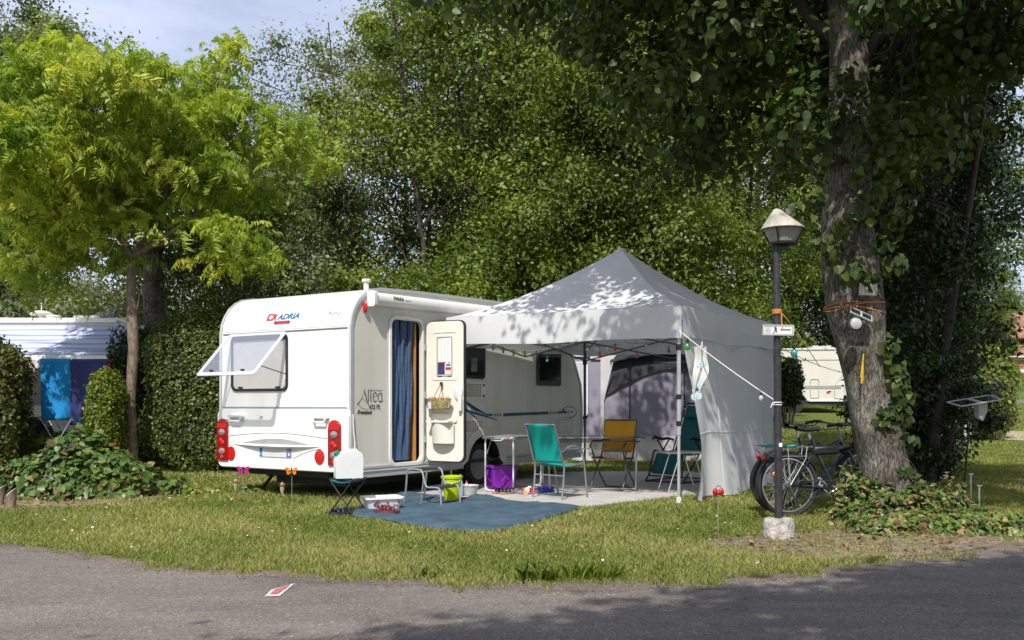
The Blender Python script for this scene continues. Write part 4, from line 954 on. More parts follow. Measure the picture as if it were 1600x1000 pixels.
mb=MB(); P=[Vector(wall(u/30,.62))+Vector((.002,-.004,0)) for u in range(31)]; mb.tube(P,.004,n=4); mb.tube([Vector(wall(.30,v/30))+Vector((.002,-.004,0)) for v in range(31)],.004,n=4); mb.build('sheet_seam',M['cloth'],gz)
# rope, cloth, lamp post line
# ------------------------------------------------------------ lamp post
LP=Vector((2.44,8.78,0))
lamp=empty('lamp_post',LP,0,'black lamp post with a pale conical shade standing in a round concrete block','lamp post')
mb=MB(); mb.lathe([(.135,-.05),(.138,.05),(.140,.16),(.132,.185),(.04,.19),(.001,.19)],(0,0,0),n=28); 
for i,v in enumerate(mb.v): mb.v[i]=(v[0]+.006*math.sin(i*3.1),v[1]+.006*math.cos(i*2.3),v[2]+(.004*math.sin(i*1.7) if v[2]>.1 else 0))
mb.build('base_block',M['pot'],lamp,smooth=50)
mb=MB(); mb.tube([(0,0,.18),(-.012,0,1.4),(-.022,0,2.70)],[.036,.034,.031],n=16); pole=mb.build('post',mat('black_lamp_paint',(.028,.026,.030),.42,var=.5,scale=18,bump=.25,bscale=60),lamp)
tx=-.022
mb=MB(); mb.lathe([(.200,2.825),(.196,2.84),(.110,2.93),(.03,3.01),(.014,3.018),(.001,3.02)],(tx,0,0),n=32); mb.lathe([(.192,2.836),(.105,2.915),(.02,2.98)],(tx,0,0),n=32); mb.v=[(x+.062*(1-min(1,max(0,(z-2.83)/.19))),y,z) for x,y,z in mb.v]; tx=tx+.062; sh=mb.build('lamp_shade',mat('dirty_cream_shade',(.34,.32,.26),.55,var=.35,scale=9,col2=(.54,.52,.45),bump=.1),lamp,smooth=50)
mb=MB(); mb.torus((tx,0,2.828),.196,.006,n=32,m=6); mb.build('mossy_rim',mat('moss',(.06,.07,.012),1,var=.6,scale=40,col2=(.16,.15,.04)),sh)
mb=MB(); mb.lathe([(.165,2.825),(.115,2.712),(.10,2.705),(.001,2.705)],(tx,0,0),n=24); mb.build('diffuser',mat('ribbed_diffuser',(.42,.41,.37),.35,var=.12,scale=30,trans=.3),lamp)
mb=MB(); 
for k in range(4):
    a=R(45+90*k+12); mb.tube([(tx+.192*math.cos(a),.188*math.sin(a),2.828),(tx+.12*math.cos(a),.12*math.sin(a),2.70)],.008,n=6)
mb.lathe([(.03,2.67),(.125,2.69),(.128,2.702),(.10,2.704),(.001,2.704)],(tx,0,0),n=24); mb.box((tx-.03,0,2.665),(.14,.05,.05)); mb.build('lamp_cage',M['black'],lamp)
mb=MB(); mb.box((.022-.016,-.037,.86),(.03,.004,.035)); mb.build('sticker',M['whiteplastic'],lamp,smooth=0)
# sign
sg=empty('sign',(LP.x-.02,LP.y-.045,1.905),0,'small white framed notice with running figure and black arrow strapped to the lamp post','sign'); sg.rotation_euler=(0,R(1.2),R(-3))
w2,h2=.140,.048
MS=lambda a,b,d:(a,-d,b)
mb=MB(); mb.prism([rrect(-w2,-h2,w2,h2,.006)],MS,.010); mb.build('panel',M['signwhite'],sg,smooth=0,bevel=.001)
mb=MB(); mb.prism([rrect(-w2,-h2,w2,h2,.006),rrect(-w2+.009,-h2+.009,w2-.009,h2-.009,.004)],lambda a,b,d:(a,-.0085-d,b),.006); mb.build('frame',M['alupaint'],sg,smooth=0,bevel=.001)
mb=MB(); mb.prism([rrect(-w2+.009,-h2+.009,w2-.009,h2-.009,.003),rrect(-w2+.0115,-h2+.0115,w2-.0115,h2-.0115,.003)],lambda a,b,d:(a,-.0104-d,b),.001)
# running figure
def seg(a,b,w1,w2_):
    a=Vector(a);b=Vector(b);t=(b-a).normalized();q=Vector((-t.y,t.x)); mb.prism([[tuple(a+q*w1),tuple(b+q*w2_),tuple(b-q*w2_),tuple(a-q*w1)]],lambda u,v,d:(u,-.0104-d,v),.0015)
seg((-.028,.020),(-.022,.002),.0065,.006); seg((-.024,.004),(-.030,-.014),.005,.004); seg((-.030,-.014),(-.044,-.032),.004,.003)
seg((-.022,.002),(-.012,-.008),.005,.004); seg((-.012,-.008),(-.018,-.024),.0035,.003); seg((-.030,.020),(-.042,.026),.003,.003); seg((-.024,.018),(-.010,.010),.003,.0025)
mb.prism([[(-.022+.006*math.cos(R(a)),.030+.006*math.sin(R(a))) for a in range(0,360,30)]],lambda u,v,d:(u,-.0104-d,v),.0015)
seg((.028,.004),(.108,.003),.0045,.0045); 
mb.prism([[(.112,.003),(.104,.010),(.100,.003),(.104,-.004)]],lambda u,v,d:(u,-.0107-d,v),.0015); mb.prism([[(.018,.004),(.034,.013),(.030,.004),(.034,-.006)]],lambda u,v,d:(u,-.0107-d,v),.0015)
mb.build('pictogram',M['black'],sg,smooth=0)
mb=MB()
def ln(x0,x1,z,h): mb.box(((x0+x1)/2,-.0112,z),(x1-x0,.001,h))
for (a,b,z,h) in((-.120,-.095,.029,.007),(-.092,-.075,.029,.007),(-.072,-.058,.029,.007),(-.104,-.082,.015,.006),(-.118,-.066,.003,.002),(-.116,-.070,-.004,.002),(-.118,-.068,-.011,.002),(-.112,-.074,-.018,.002),(-.118,-.062,-.028,.002)): ln(a,b,z,h)
mb.build('small_print',M['trimgrey'],sg,smooth=0)
mb=MB(); mb.tube([(-.034,.005,0),(-.034,.085,0),(.062,.085,0),(.062,.005,0)],.004,n=4); mb.build('strap',M['black'],sg)
# ropes
o=MB(); 
for k in range(4): o.torus((LP.x-.017,LP.y,2.06+.011*k),.040,.0065,n=20,m=6)
o.tube(catmull([(LP.x+.015,LP.y-.04,2.06),(LP.x+.012,LP.y-.045,2.0),(LP.x+.018,LP.y-.055,1.92),(LP.x+.022,LP.y-.06,1.905)],5),.006,n=6)
tag(o.build('orange_rope',M['orange']),'orange rope wound round the black lamp post above the sign','rope')
# ------------------------------------------------------------ lines and lights
mb=MB(); A=Vector((2.035,11.72,2.13)); B=Vector((LP.x-.015,LP.y-.03,1.245)); 
# clothesline runs from gazebo corner to the lamp post
P=sag(A,B,.02,16); mb.tube(P,.005,n=6)
for dz in(0,.022): mb.torus((LP.x-.015,LP.y,1.225+dz),.040,.005,n=18,m=5)
mb.tube(catmull([B,B+Vector((-.03,-.02,.0)),B+Vector((-.06,-.03,-.01)),B+Vector((-.075,-.03,-.045))],4),.004,n=5)
cl_=mb.build('clothesline',M['white_cord']); tag(cl_,'white washing line stretched from the gazebo corner down to the lamp post','clothesline')
# cloth hanging on the line
c0=A.lerp(B,.27); 
cg=empty('hanging_cloth',c0,0,'white cloth with pale blue pattern pegged on the washing line','cloth')
def cf(u,v):
    w_=.075+.035*v*(1-v)*4*.4-.03*v; x=(u-.5)*w_*2*(1-.15*math.sin(v*9)); z=-.60*v-.03*abs(u-.5)-.02*math.sin(u*5)*v
    return (x+.02*math.sin(v*5)-.02*v, .03*math.sin(u*9+v*4)+.02*math.sin(v*8),z+.005)
mb=MB(); mb.grid(cf,20,30); ck=M['whiteplastic']; mb.build('fabric',mat('patterned_cloth',(.72,.71,.68),.9,var=.03,scale=12,trans=.25),cg,recalc=False)
mb=MB(); 
for (u,v,s) in((.6,.33,.035),(.35,.36,.03),(.55,.66,.05),(.7,.74,.05),(.45,.83,.05),(.25,.93,.045),(.7,.95,.045)):
    c=Vector(cf(u,v)); mb.lathe([(s,0),(.001,.002)],(c.x,c.y-.006,c.z),n=10,M=Matrix.Rotation(R(90),3,'X'))
mb.build('blue_pattern',mat('pale_blue_print',(.40,.58,.64),.9,var=.4,scale=60),cg,smooth=0)
mb=MB(); mb.box((.02,0,.02),(.012,.02,.06)); mb.build('peg',M['whiteplastic'],cg,smooth=0)
# bulbs
bm_={}
def bulb(mb,x,y,z,s=1.0):
    mb.lathe([(.001,-.075*s),(.02*s,-.068*s),(.031*s,-.045*s),(.026*s,-.018*s),(.013*s,.0),(.013*s,.012*s)],(x,y,z),n=14)
def bulbcap(mb,x,y,z,s=1.0): mb.lathe([(.014*s,.0),(.016*s,.03*s),(.006*s,.036*s),(.001,.036*s)],(x,y,z),n=10)
bcol={'green':(.03,.35,.06),'red':(.55,.02,.03),'pink':(.60,.03,.12),'blue':(.06,.14,.45),'teal':(.0,.26,.28),'clear':(.55,.55,.52)}
for k,v in bcol.items(): bm_[k]=mat(k+'_bulb_glass',v,.12,var=.1,coat=.5,alpha=.75)
def hangbulb(loc,c,label,s=1.2):
    e=empty('bulb_light',loc,0,label,'bulb light','coloured bulbs hung about the pitch'); mb=MB(); bulb(mb,0,0,0,s); mb.build('bulb',bm_[c],e); mb=MB(); bulbcap(mb,0,0,0,s); mb.tube([(0,0,.03*s),(0,0,.055*s)],.003,n=4); mb.build('socket',M['black'],e); return e
hangbulb(A.lerp(B,.115)+Vector((.0,.01,-.075)),'green','green bulb hanging at the top of the washing line by the gazebo corner')
hangbulb(A.lerp(B,.90)+Vector((-.04,0,-.02)),'clear','small clear bulb near the low end of the washing line',.7)
# light string between lamp post and the tree
mb=MB(); P=catmull([(LP.x+.02,LP.y,2.07),(LP.x+.10,LP.y+.03,1.99),(LP.x+.28,LP.y+.2,1.82),(LP.x+.60,LP.y+.7,1.60)],6); mb.tube(P,.004,n=5)
for k in range(7): mb.tube([(LP.x+.155,LP.y+.06,1.955),(LP.x+.155-.03+.006*k,LP.y+.05,1.905+.012*math.sin(k))],.0035,n=4)
tag(mb.build('yellow_twine',mat('yellow_twine',(.48,.36,.05),.8,var=.3,scale=60)),'frayed yellow twine running from the lamp post towards the big tree','twine')
mb=MB(); mb.tube(sag((LP.x+.03,LP.y,1.74),(3.55,9.78,1.52),.04,10),.003,n=4); mb.tube([(LP.x+.17,LP.y+.12,1.86),(LP.x+.175,LP.y+.12,1.76)],.004,n=4)
tag(mb.build('cable',M['black']),'thin dark cable strung from under the sign to the tree trunk','cable')
hangbulb((LP.x+.175,LP.y+.12,1.74),'teal','teal bulb dangling just below the right end of the sign',1.0)
# bulb garland under the gazebo, inside
def atd(px,py,d): return At(px,py,d)
g=[(905,541),(922,541),(948,540),(975,537),(1000,536),(1040,536),(1060,538)]
mb=MB(); gp=[At(px,py,12.9+ (i-3)*-.12) for i,(px,py) in enumerate(g)]; 
gr=empty('bulb_garland',gp[0],0,'string of small coloured and clear bulbs along the inside of the gazebo roof','string lights')
mb.tube([p-gp[0] for p in catmull(gp,5)],.003,n=4); mb.build('cable',M['darksteel'],gr)
for (px,py,c,drop,s) in((918,546,'clear',0,.7),(933,545,'clear',0,.7),(937,555,'pink',.03,.85),(949,545,'clear',0,.7),(961,543,'red',0,.9),(978,538,'clear',0,.6),(994,540,'clear',0,.6),(1010,540,'clear',0,.6),(995,555,'pink',.03,.85),(1028,538,'clear',0,.6),(1045,547,'blue',0,.8)):
    p=At(px,py,12.75)-gp[0]; mb=MB(); bulb(mb,p.x,p.y,p.z+.02,s); b_=mb.build('bulb',bm_[c],gr); 
    mb=MB(); bulbcap(mb,p.x,p.y,p.z+.02,s); mb.tube([(p.x,p.y,p.z+.04),(p.x,p.y,p.z+.075+drop*2)],.002,n=4); mb.build('socket',M['darksteel'],b_)
# cactus garland under the front valance, left part
g=[(765,538),(784,541),(803,545),(822,548),(840,547),(857,544),(876,540),(889,538),(900,533)]
gp=[At(px,py,13.25-.06*i) for i,(px,py) in enumerate(g)]
gr=empty('cactus_garland',gp[0],0,'string of little green cactus shaped lights hanging from the left of the gazebo front','string lights')
mb=MB(); mb.tube([p-gp[0] for p in catmull(gp,5)],.0035,n=4); mb.build('cable',M['white_cord'],gr)
cm=mat('cactus_green',(.03,.26,.07),.4,var=.1,trans=.3)
for (px,py) in((771,541),(786,545),(803,549),(820,551),(838,552),(855,555),(874,541),(888,534),(900,533)):
    p=At(px,py,13.1)-gp[0]; mb=MB(); a=.3*math.sin(px)
    mb.tube([(p.x,p.y,p.z+.03),(p.x+.02*a,p.y,p.z-.06)],[.010,.014],n=8); mb.tube([(p.x,p.y,p.z-.02),(p.x-.028,p.y,p.z-.015),(p.x-.030,p.y,p.z+.012)],.006,n=6); mb.tube([(p.x,p.y,p.z-.03),(p.x+.028,p.y,p.z-.025),(p.x+.03,p.y,p.z+.004)],.006,n=6); mb.build('cactus_lamp',cm,gr)
p=At(855,563,13.1)-gp[0]; mb=MB(); mb.sphere(p,.018,8,6); mb.tube([p,p+Vector((0,0,.25))],.002,n=3); mb.build('bead',M['whiteplastic'],gr)

# ------------------------------------------------------------ chairs, tables
def sling_chair(loc,rz,fab,frame,label,nm='garden_chair',xleg=False):
    t=empty(nm,loc,rz,label,'chair','fabric garden chairs on the slab')
    w=.245
    # x forward
    mb=MB()
    if not xleg:
        for s in(-1,1):
            mb.tube(catmull([(-.34,s*w,.95),(-.28,s*w,.80),(-.20,s*w,.55),(-.15,s*w,.44),(-.155,s*w,.25),(-.19,s*w,.01)],5),.0125,n=8)
            mb.tube(catmull([(-.21,s*(w+.012),.60),(-.08,s*(w+.02),.665),(.08,s*(w+.025),.665),(.20,s*(w+.02),.58),(.26,s*(w+.01),.35),(.32,s*w,.01)],5),.0125,n=8)
            mb.tube([(-.16,s*w,.42),(.0,s*w,.425),(.24,s*w,.45)],.0115,n=8)
        mb.tube([(.22,-w,.40),(.22,w,.40)],.010,n=6); mb.tube([(-.15,-w,.30),(-.15,w,.30)],.010,n=6)
    else:
        for s in(-1,1):
            mb.tube(catmull([(-.24,s*w,.98),(-.20,s*w,.80),(-.15,s*w,.58),(-.06,s*w,.42),(.12,s*w,.22),(.28,s*w,.01)],5),.0125,n=8)
            mb.tube(catmull([(.26,s*(w-.01),.60),(.16,s*(w-.01),.44),(.02,s*(w-.01),.25),(-.24,s*(w-.01),.01)],5),.0125,n=8)
            mb.tube(catmull([(-.18,s*(w+.01),.66),(-.02,s*(w+.015),.68),(.16,s*(w+.015),.68),(.27,s*(w+.01),.60)],5),.013,n=8)
            mb.tube([(-.15,s*w,.44),(.22,s*w,.45)],.0115,n=8)
        mb.tube([(.28,-w,.012),(.28,w,.012)],.011,n=6); mb.tube([(-.24,-w,.012),(-.24,w,.012)],.011,n=6)
    mb.build('frame',frame,t)
    def seat(u,v): x=-.14+.40*u; return (x,(v-.5)*2*(w-.005),.435+.012*u-.022*math.sin(PI*v)*.6+.012*math.sin(PI*u)*-1)
    mb=MB(); mb.grid(seat,12,8); o=mb.build('seat',fab,t,recalc=False,smooth=60); sd=o.modifiers.new('th','SOLIDIFY'); sd.thickness=.006
    bt=(-.34,.95) if not xleg else (-.24,.98); bb=(-.155,.46) if not xleg else (-.12,.52)
    def back(u,v):
        z=bb[1]+(bt[1]-bb[1])*u; x=bb[0]+(bt[0]-bb[0])*u-.03*math.sin(PI*v)*(1-.4*u)+ (.02*math.sin(PI*u))
        return (x,(v-.5)*2*(w-.002),z)
    mb=MB(); mb.grid(back,14,10); o=mb.build('backrest',fab,t,recalc=False,smooth=60); sd=o.modifiers.new('th','SOLIDIFY'); sd.thickness=.006
    mb=MB(); mb.tube([(bt[0],-w,bt[1]),(bt[0],w,bt[1])],.011,n=8); mb.build('top_rail',frame,t)
    return t
sling_chair((.58,12.42,.018),R(47),M['teal'],M['greysteel'],'turquoise mesh garden chair with silver grey frame seen from behind')
sling_chair((1.46,13.72,.018),R(240),M['ochre'],M['darksteel'],'mustard yellow mesh folding garden chair with crossed dark legs',xleg=True)
# recliner
def recliner(loc,rz):
    t=empty('reclining_chair',loc,rz,'dark teal reclining garden chair with black tubular frame behind the gazebo pole','reclining chair'); w=.30
    mb=MB()
    for s in(-1,1):
        mb.tube(catmull([(-.62,s*w*.8,1.22),(-.60,s*w,1.16),(-.42,s*w,.80),(-.26,s*w,.47)],4),.013,n=8)
        mb.tube(catmull([(-.26,s*w,.47),(.0,s*w,.44),(.22,s*w,.48),(.28,s*w,.44),(.40,s*w,.10)],5),.013,n=8)
        mb.tube([(-.52,s*(w+.05),.02),(.10,s*(w+.05),.64)],.012,n=8); mb.tube([(.42,s*(w+.05),.02),(-.22,s*(w+.05),.64)],.012,n=8)
        mb.tube([(-.52,s*(w+.05),.02),(.42,s*(w+.05),.02)],.012,n=8)
    mb.tube([(-.62,-w*.8,1.22),(-.62,w*.8,1.22)],.013,n=8); mb.tube([(.40,-w,.10),(.40,w,.10)],.012,n=6); mb.tube([(-.52,-w-.05,.02),(-.52,w+.05,.02)],.012,n=6); mb.tube([(.42,-w-.05,.02),(.42,w+.05,.02)],.012,n=6)
    mb.build('frame',M['black'],t)
    for s in(-1,1):
        mb=MB(); mb.tube(catmull([(-.34,s*(w+.05),.63),(-.2,s*(w+.05),.66),(.0,s*(w+.05),.655),(.17,s*(w+.05),.69),(.22,s*(w+.05),.66)],4),[.016]*4+[.022]*4+[.024]*5+[.02]*4,n=8); mb.build('armrest',M['black'],t)
    P=[(-.60,1.18),(-.50,.96),(-.40,.76),(-.30,.56),(-.20,.45),(-.02,.42),(.15,.44),(.24,.44),(.30,.34),(.38,.14)]
    C_=catmull([(a,0,b) for a,b in P],3)
    mb=MB(); mb.grid(lambda u,v:(C_[int(round(u*(len(C_)-1)))].x-.02*math.sin(PI*v),(v-.5)*2*(w-.04),C_[int(round(u*(len(C_)-1)))].z-.01*math.sin(PI*v)),len(C_)-1,8); o=mb.build('sling',M['darkteal'],t,recalc=False); o.modifiers.new('t','SOLIDIFY').thickness=.008
    mb=MB(); mb.box((-.50,0,1.06),(.05,.40,.16),M=Matrix.Rotation(R(-28),3,'Y')); mb.build('headrest',M['darkteal'],t,smooth=40,bevel=.02)
    mb=MB()
    for s in(-1,1):
        for k in range(26):
            a=C_[int(k/25*(len(C_)-1))]; mb.tube([(a.x,s*(w-.045),a.z),(a.x,s*(w+.003),a.z+.015)],.0035,n=4)
    mb.build('lacing',M['whiteplastic'],t)
    return t
recliner((2.62,15.0,.018),R(226))
# aluminium folding table
def alu_table(loc,rz,L=1.15,W=.52,h=.76,label='',nm='folding_table'):
    t=empty(nm,loc,rz,label,'table')
    mb=MB(); mb.prism([rrect(0,-W/2,L,W/2,.05)],lambda a,b,d:(a,b,h-.03+d),.03); mb.build('tabletop',M['alu'],t,smooth=40,bevel=.004)
    mb=MB(); mb.prism([rrect(.02,-W/2+.02,L-.02,W/2-.02,.04)],lambda a,b,d:(a,b,h+.0005+d),.002); mb.build('top_sheet',mat('blue_grey_tabletop',(.34,.38,.42),.3,var=.1,coat=.2),t,smooth=0)
    for x in(.06,L-.06):
        mb=MB(); mb.tube(catmull([(x,-W/2+.04,h-.03),(x,-W/2+.04,.12),(x,-W/2+.05,.05),(x,-W/2+.10,.02),(x,W/2-.10,.02),(x,W/2-.05,.05),(x,W/2-.04,.12),(x,W/2-.04,h-.03)],4),.0115,n=8); mb.build('leg_frame',M['whiteplastic'],t)
        mb=MB(); s=1 if x<.5 else -1
        for y in(-W/2+.06,W/2-.06): mb.tube([(x,y,h-.24),(x+s*.16,y,h-.04)],.006,n=6)
        mb.build('brace',M['alu'],t)
    mb=MB(); mb.tube(catmull([(-.005,-.09,h-.02),(-.03,-.07,h-.045),(-.035,0,h-.05),(-.03,.07,h-.045),(-.005,.09,h-.02)],4),.006,n=6); mb.build('carry_handle',M['whiteplastic'],t)
    mb=MB(); mb.box((-.006,-.16,h-.017),(.01,.03,.02)); mb.build('clip',M['brandred'],t,smooth=0)
    return t
alu_table((-.20,13.16,.018),math.atan2(.93,.40),W=.50,label='silver folding table with white legs standing over the purple tub')
# glass table
t=empty('glass_table',(1.08,13.55,.018),R(6),'long grey glass topped garden table between the turquoise and mustard chairs','table')
mb=MB(); mb.prism([rrect(-.72,-.40,.72,.40,.06)],lambda a,b,d:(a,b,.742+d),.008); mb.build('tabletop',M['tableglass'],t,smooth=30)
mb=MB(); P=rrect(-.725,-.405,.725,.405,.06); mb.tube([(a,b,.744) for a,b in P],.009,n=6,closed=True); mb.tube([(a*.93,b*.85,.69) for a,b in P],.011,n=6,closed=True); mb.build('rim',M['darksteel'],t)
for sx in(-1,1):
    for sy in(-1,1):
        mb=MB(); mb.tube([(sx*.62,sy*.32,.74),(sx*.60,sy*.33,.02)],.014,n=8); mb.build('leg',M['greysteel'],t)
mb=MB(); 
for sx in(-1,1): mb.tube([(sx*.60,-.33,.04),(sx*.60,.33,.04)],.010,n=6)
mb.tube([(-.6,-.33,.04),(.6,-.33,.04)],.009,n=6); mb.tube([(-.6,0,.58),(.6,0,.58)],.009,n=6); mb.build('stretcher',M['greysteel'],t)
# small camp table by the recliner
t=empty('camp_table',(2.36,13.35,.018),R(12),'small low grey camp table with thin splayed legs in front of the recliner','table')
mb=MB(); mb.prism([rrect(-.30,-.22,.30,.22,.03)],lambda a,b,d:(a,b,.53+d),.022); mb.build('tabletop',M['alupaint'],t,smooth=30,bevel=.003)
for sx in(-1,1):
    mb=MB()
    for sy in(-1,1): mb.tube([(sx*.10,sy*.19,.53),(sx*.27,sy*.19,.015)],.009,n=6)
    mb.tube([(sx*.27,-.19,.015),(sx*.27,.19,.015)],.009,n=6); mb.build('leg_frame',M['alu'],t)
mb=MB(); mb.box((-.02,-.235,.52),(.14,.02,.03)); mb.build('latch',M['black'],t,smooth=0)
# ------------------------------------------------------------ small things
# purple tub
t=empty('storage_tub',(-.16,13.72,.018),R(24),'purple plastic tub with a lip and carrying handle under the silver table','tub')
def taper(w0,d0,w1,d1,h,r,th=.012,zb=0):
    mb=MB(); rings=[]
    spec=[(w0,d0,0),(w1,d1,h),(w1+.03,d1+.03,h),(w1+.03,d1+.03,h-.025) ]
    out=[(w0,d0,zb),(w1,d1,h-.02),(w1+.035,d1+.035,h-.02),(w1+.035,d1+.035,h),(w1-th,d1-th,h),(w0-th,d0-th,zb+th)]
    vs=[];n=None
    for (w,d,z) in out:
        P=rrect(-w/2,-d/2,w/2,d/2,r,4); n=len(P); vs+=[(a,b,z) for a,b in P]
    fs=[]
    for k in range(len(out)-1):
        for i in range(n): fs.append((k*n+i,k*n+(i+1)%n,(k+1)*n+(i+1)%n,(k+1)*n+i))
    fs.append(tuple(range(n))); fs.append(tuple((len(out)-1)*n+i for i in range(n))); mb.add(vs,fs); return mb
taper(.34,.26,.42,.32,.33,.05).build('tub_body',M['purple'],t,smooth=40,bevel=.004)
mb=MB(); mb.tube(catmull([(-.235,-.08,.28),(-.26,-.12,.22),(-.25,-.17,.15),(-.12,-.20,.10),(.0,-.19,.19)],5),.010,n=8); mb.build('handle',M['purple'],t)
# lime bucket
t=empty('bucket',(-.75,11.95,.035),0,'bright lime yellow bucket beside the steps','bucket')
mb=MB(); mb.lathe([(.082,0),(.086,.004),(.125,.27),(.137,.275),(.139,.30),(.128,.302),(.122,.28),(.08,.012),(.001,.010)],(0,0,0),n=32); mb.build('bucket_body',M['lime'],t)
mb=MB(); mb.tube([(-.13,0,.285),(-.10,-.09,.24),(0,-.135,.215),(.10,-.09,.24),(.13,0,.285)],.004,n=6); mb.build('handle',M['whiteplastic'],t)
# grey bowl
t=empty('washing_up_bowl',(-.56,12.72,.02),0,'round grey washing-up bowl behind the lime bucket','bowl')
mb=MB(); mb.lathe([(.075,0),(.085,.005),(.115,.125),(.125,.13),(.122,.138),(.108,.125),(.078,.012),(.001,.01)],(0,0,0),n=28); mb.build('bowl_body',M['greyplastic'],t)
def bottle(loc,h,r,cb,cc,label):
    t=empty('bottle',loc,0,label,'bottle','washing-up bottles by the bowl'); mb=MB(); mb.lathe([(r*.9,0),(r,.01),(r,h*.6),(r*.5,h*.8),(r*.35,h*.86)],(0,0,0),n=16); mb.build('body',cb,t); mb=MB(); mb.lathe([(r*.45,h*.85),(r*.42,h*.97),(r*.2,h),(.001,h)],(0,0,0),n=12); mb.build('cap',cc,t)
bottle((-.68,12.62,.02),.29,.036,mat('pale_blue_bottle',(.35,.48,.55),.2,alpha=.8),M['green'],'tall clear bottle with a green top behind the lime bucket')
bottle((-.60,12.70,.035),.18,.03,mat('lilac_bottle',(.55,.60,.70),.25),M['brandred'],'short bottle with a pink red cap standing in the grey bowl')
# step stool
t=empty('step_stool',(-.93,11.65,.034),TH,'two-tread folding step with bent aluminium tube frame and dark treads','step stool')
for s in(-.19,.19):
    mb=MB(); mb.tube(catmull([(s,.33,.0),(s,.30,.20),(s,.28,.37),(s,.24,.405),(s,.10,.405),(s,.05,.38),(s,.02,.28),(s,-.01,.215),(s,-.05,.20),(s,-.17,.20),(s,-.215,.17),(s,-.235,.0)],5),.0115,n=8); mb.tube([(s,.03,.30),(s,.07,.0)],.009,n=6); mb.build('side_frame',M['alu'],t)
for y,z in((.17,.408),(-.11,.203)):
    mb=MB(); mb.box((0,y,z-.006),(.37,.15,.03)); 
    for k in range(6): mb.box((0,y-.065+.026*k,z+.011),(.37,.008,.004))
    mb.build('tread',M['darksteel'],t,smooth=0,bevel=.006)
# white wash tub with leaf print
t=empty('wash_tub',(-1.49,11.02,.036),R(24),'white plastic wash tub with brown speckled print on the blue mat','tub')
taper(.36,.24,.42,.30,.135,.05).build('tub_body',M['whiteplastic'],t,smooth=40)
mb=MB()
for k in range(14):
    x=-.14+.3*rnd.random(); z=.03+.07*rnd.random(); a=rnd.random()*3; s=.010+.012*rnd.random()
    yy=-(.12+.03*z/.135)-.0065; mb.prism([[(x+s*math.cos(a+b)*(1 if i%2 else .4),z+s*math.sin(a+b)*(1 if i%2 else .4)) for i,b in enumerate(np.linspace(0,2*PI,9)[:-1])]],lambda u,v,d,yy=yy:(u,yy-(v-.06)*.24-d,v),.002)
mb.build('printed_pattern',mat('brown_print',(.25,.08,.04),.6,var=.5,scale=50),t,smooth=0)
# folding stool with blue-green seat
t=empty('folding_stool',(-1.83,10.72,0),R(72),'small folding stool with dark crossed legs and a petrol blue seat','stool')
mb=MB(); mb.grid(lambda u,v:(-.16+.32*u,-.13+.26*v,.395-.028*math.sin(PI*v)-.006*math.sin(PI*u)),8,10); o=mb.build('seat',mat('petrol_fabric',(.008,.10,.13),.8,var=.2,scale=40),t,recalc=False); o.modifiers.new('t','SOLIDIFY').thickness=.012
for s in(-1,1):
    mb=MB()
    for x in(-.165,.165): mb.tube([(x,s*.14,.40),(x,-s*.15,.01)],.009,n=8)
    mb.tube([(-.165,s*.14,.40),(.165,s*.14,.40)],.009,n=8); mb.tube([(-.165,-s*.15,.01),(.165,-s*.15,.01)],.009,n=8); mb.build('leg_frame',M['black'],t)
# jerrycan
t=empty('water_canister',(-1.83,10.74,.40),R(18),'translucent white water canister with green screw cap standing on the folding stool','water canister')
mb=MB(); mb.prism([[(-.15,0),(.15,0),(.155,.20),(.145,.27),(.12,.295),(.05,.30),(-.05,.30),(-.09,.285),(-.135,.235),(-.155,.20)]],lambda a,b,d:(a,-.10+d,b+.005),.20); mb.build('canister_body',mat('canister_plastic',(.80,.82,.83),.35,var=.03,trans=.3),t,smooth=40,bevel=.022)
mb=MB(); mb.tube([(-.01,0,.298),(.0,0,.318),(.09,0,.318),(.10,0,.298)],.012,n=8); mb.build('handle',mat('canister_handle',(.75,.78,.79),.35),t)
mb=MB(); MY=Matrix.Rotation(R(-42),3,'Y'); mb.lathe([(.032,0),(.034,.006),(.034,.034),(.028,.04),(.001,.041)],(-.118,0,.27),n=18,M=MY); mb.build('cap',M['green'],t)
mb=MB(); mb.tube([(-.14,0,.30),(-.12,-.03,.34),(-.10,-.02,.30)],.004,n=5); mb.build('cap_strap',M['black'],t)
# sandals
def shoe(t,ox,oy,rz,c1,c2,L=.26):
    Rz=Matrix.Rotation(rz,3,'Z')
    def tr(mb): mb.v=[tuple(Rz@Vector(v)+Vector((ox,oy,0))) for v in mb.v]
    sole=[(.5*L*math.cos(R(a))*(1),.048*math.sin(R(a))*(1.0+.18*math.cos(R(a)))*(1-.10*math.cos(R(2*a)))) for a in range(0,360,18)]
    mb=MB(); mb.prism([sole],lambda a,b,d:(a,b,d),.025); tr(mb); so_=mb.build('sole',c1,t,smooth=40,bevel=.006)
    mb=MB()
    for x,h in((.05,.055),(-.005,.065)):
        mb.grid(lambda u,v,x=x,h=h:(x+.035*(v-.5),.05*math.cos(PI*u),.024+h*math.sin(PI*u)*.8),10,2)
    mb.grid(lambda u,v:(-.06-.06*math.sin(PI*u),.045*math.cos(PI*u),.035+.05*math.sin(PI*u)*.5+.02*v),10,2)
    tr(mb); o=mb.build('strap',c2,so_,recalc=False); o.modifiers.new('t','SOLIDIFY').thickness=.006
def pair(loc,rz,c1,c2,label,L=.26):
    for k,(dx,dy,dr) in enumerate(((0,.065,.12),(.02,-.065,-.15))):
        t=empty('sandal',Vector(loc)+Matrix.Rotation(rz,3,'Z')@Vector((dx,dy,0)),rz+dr,(label[k]),'sandal','sandals left around the pitch'); shoe(t,0,0,0,c1,c2,L)
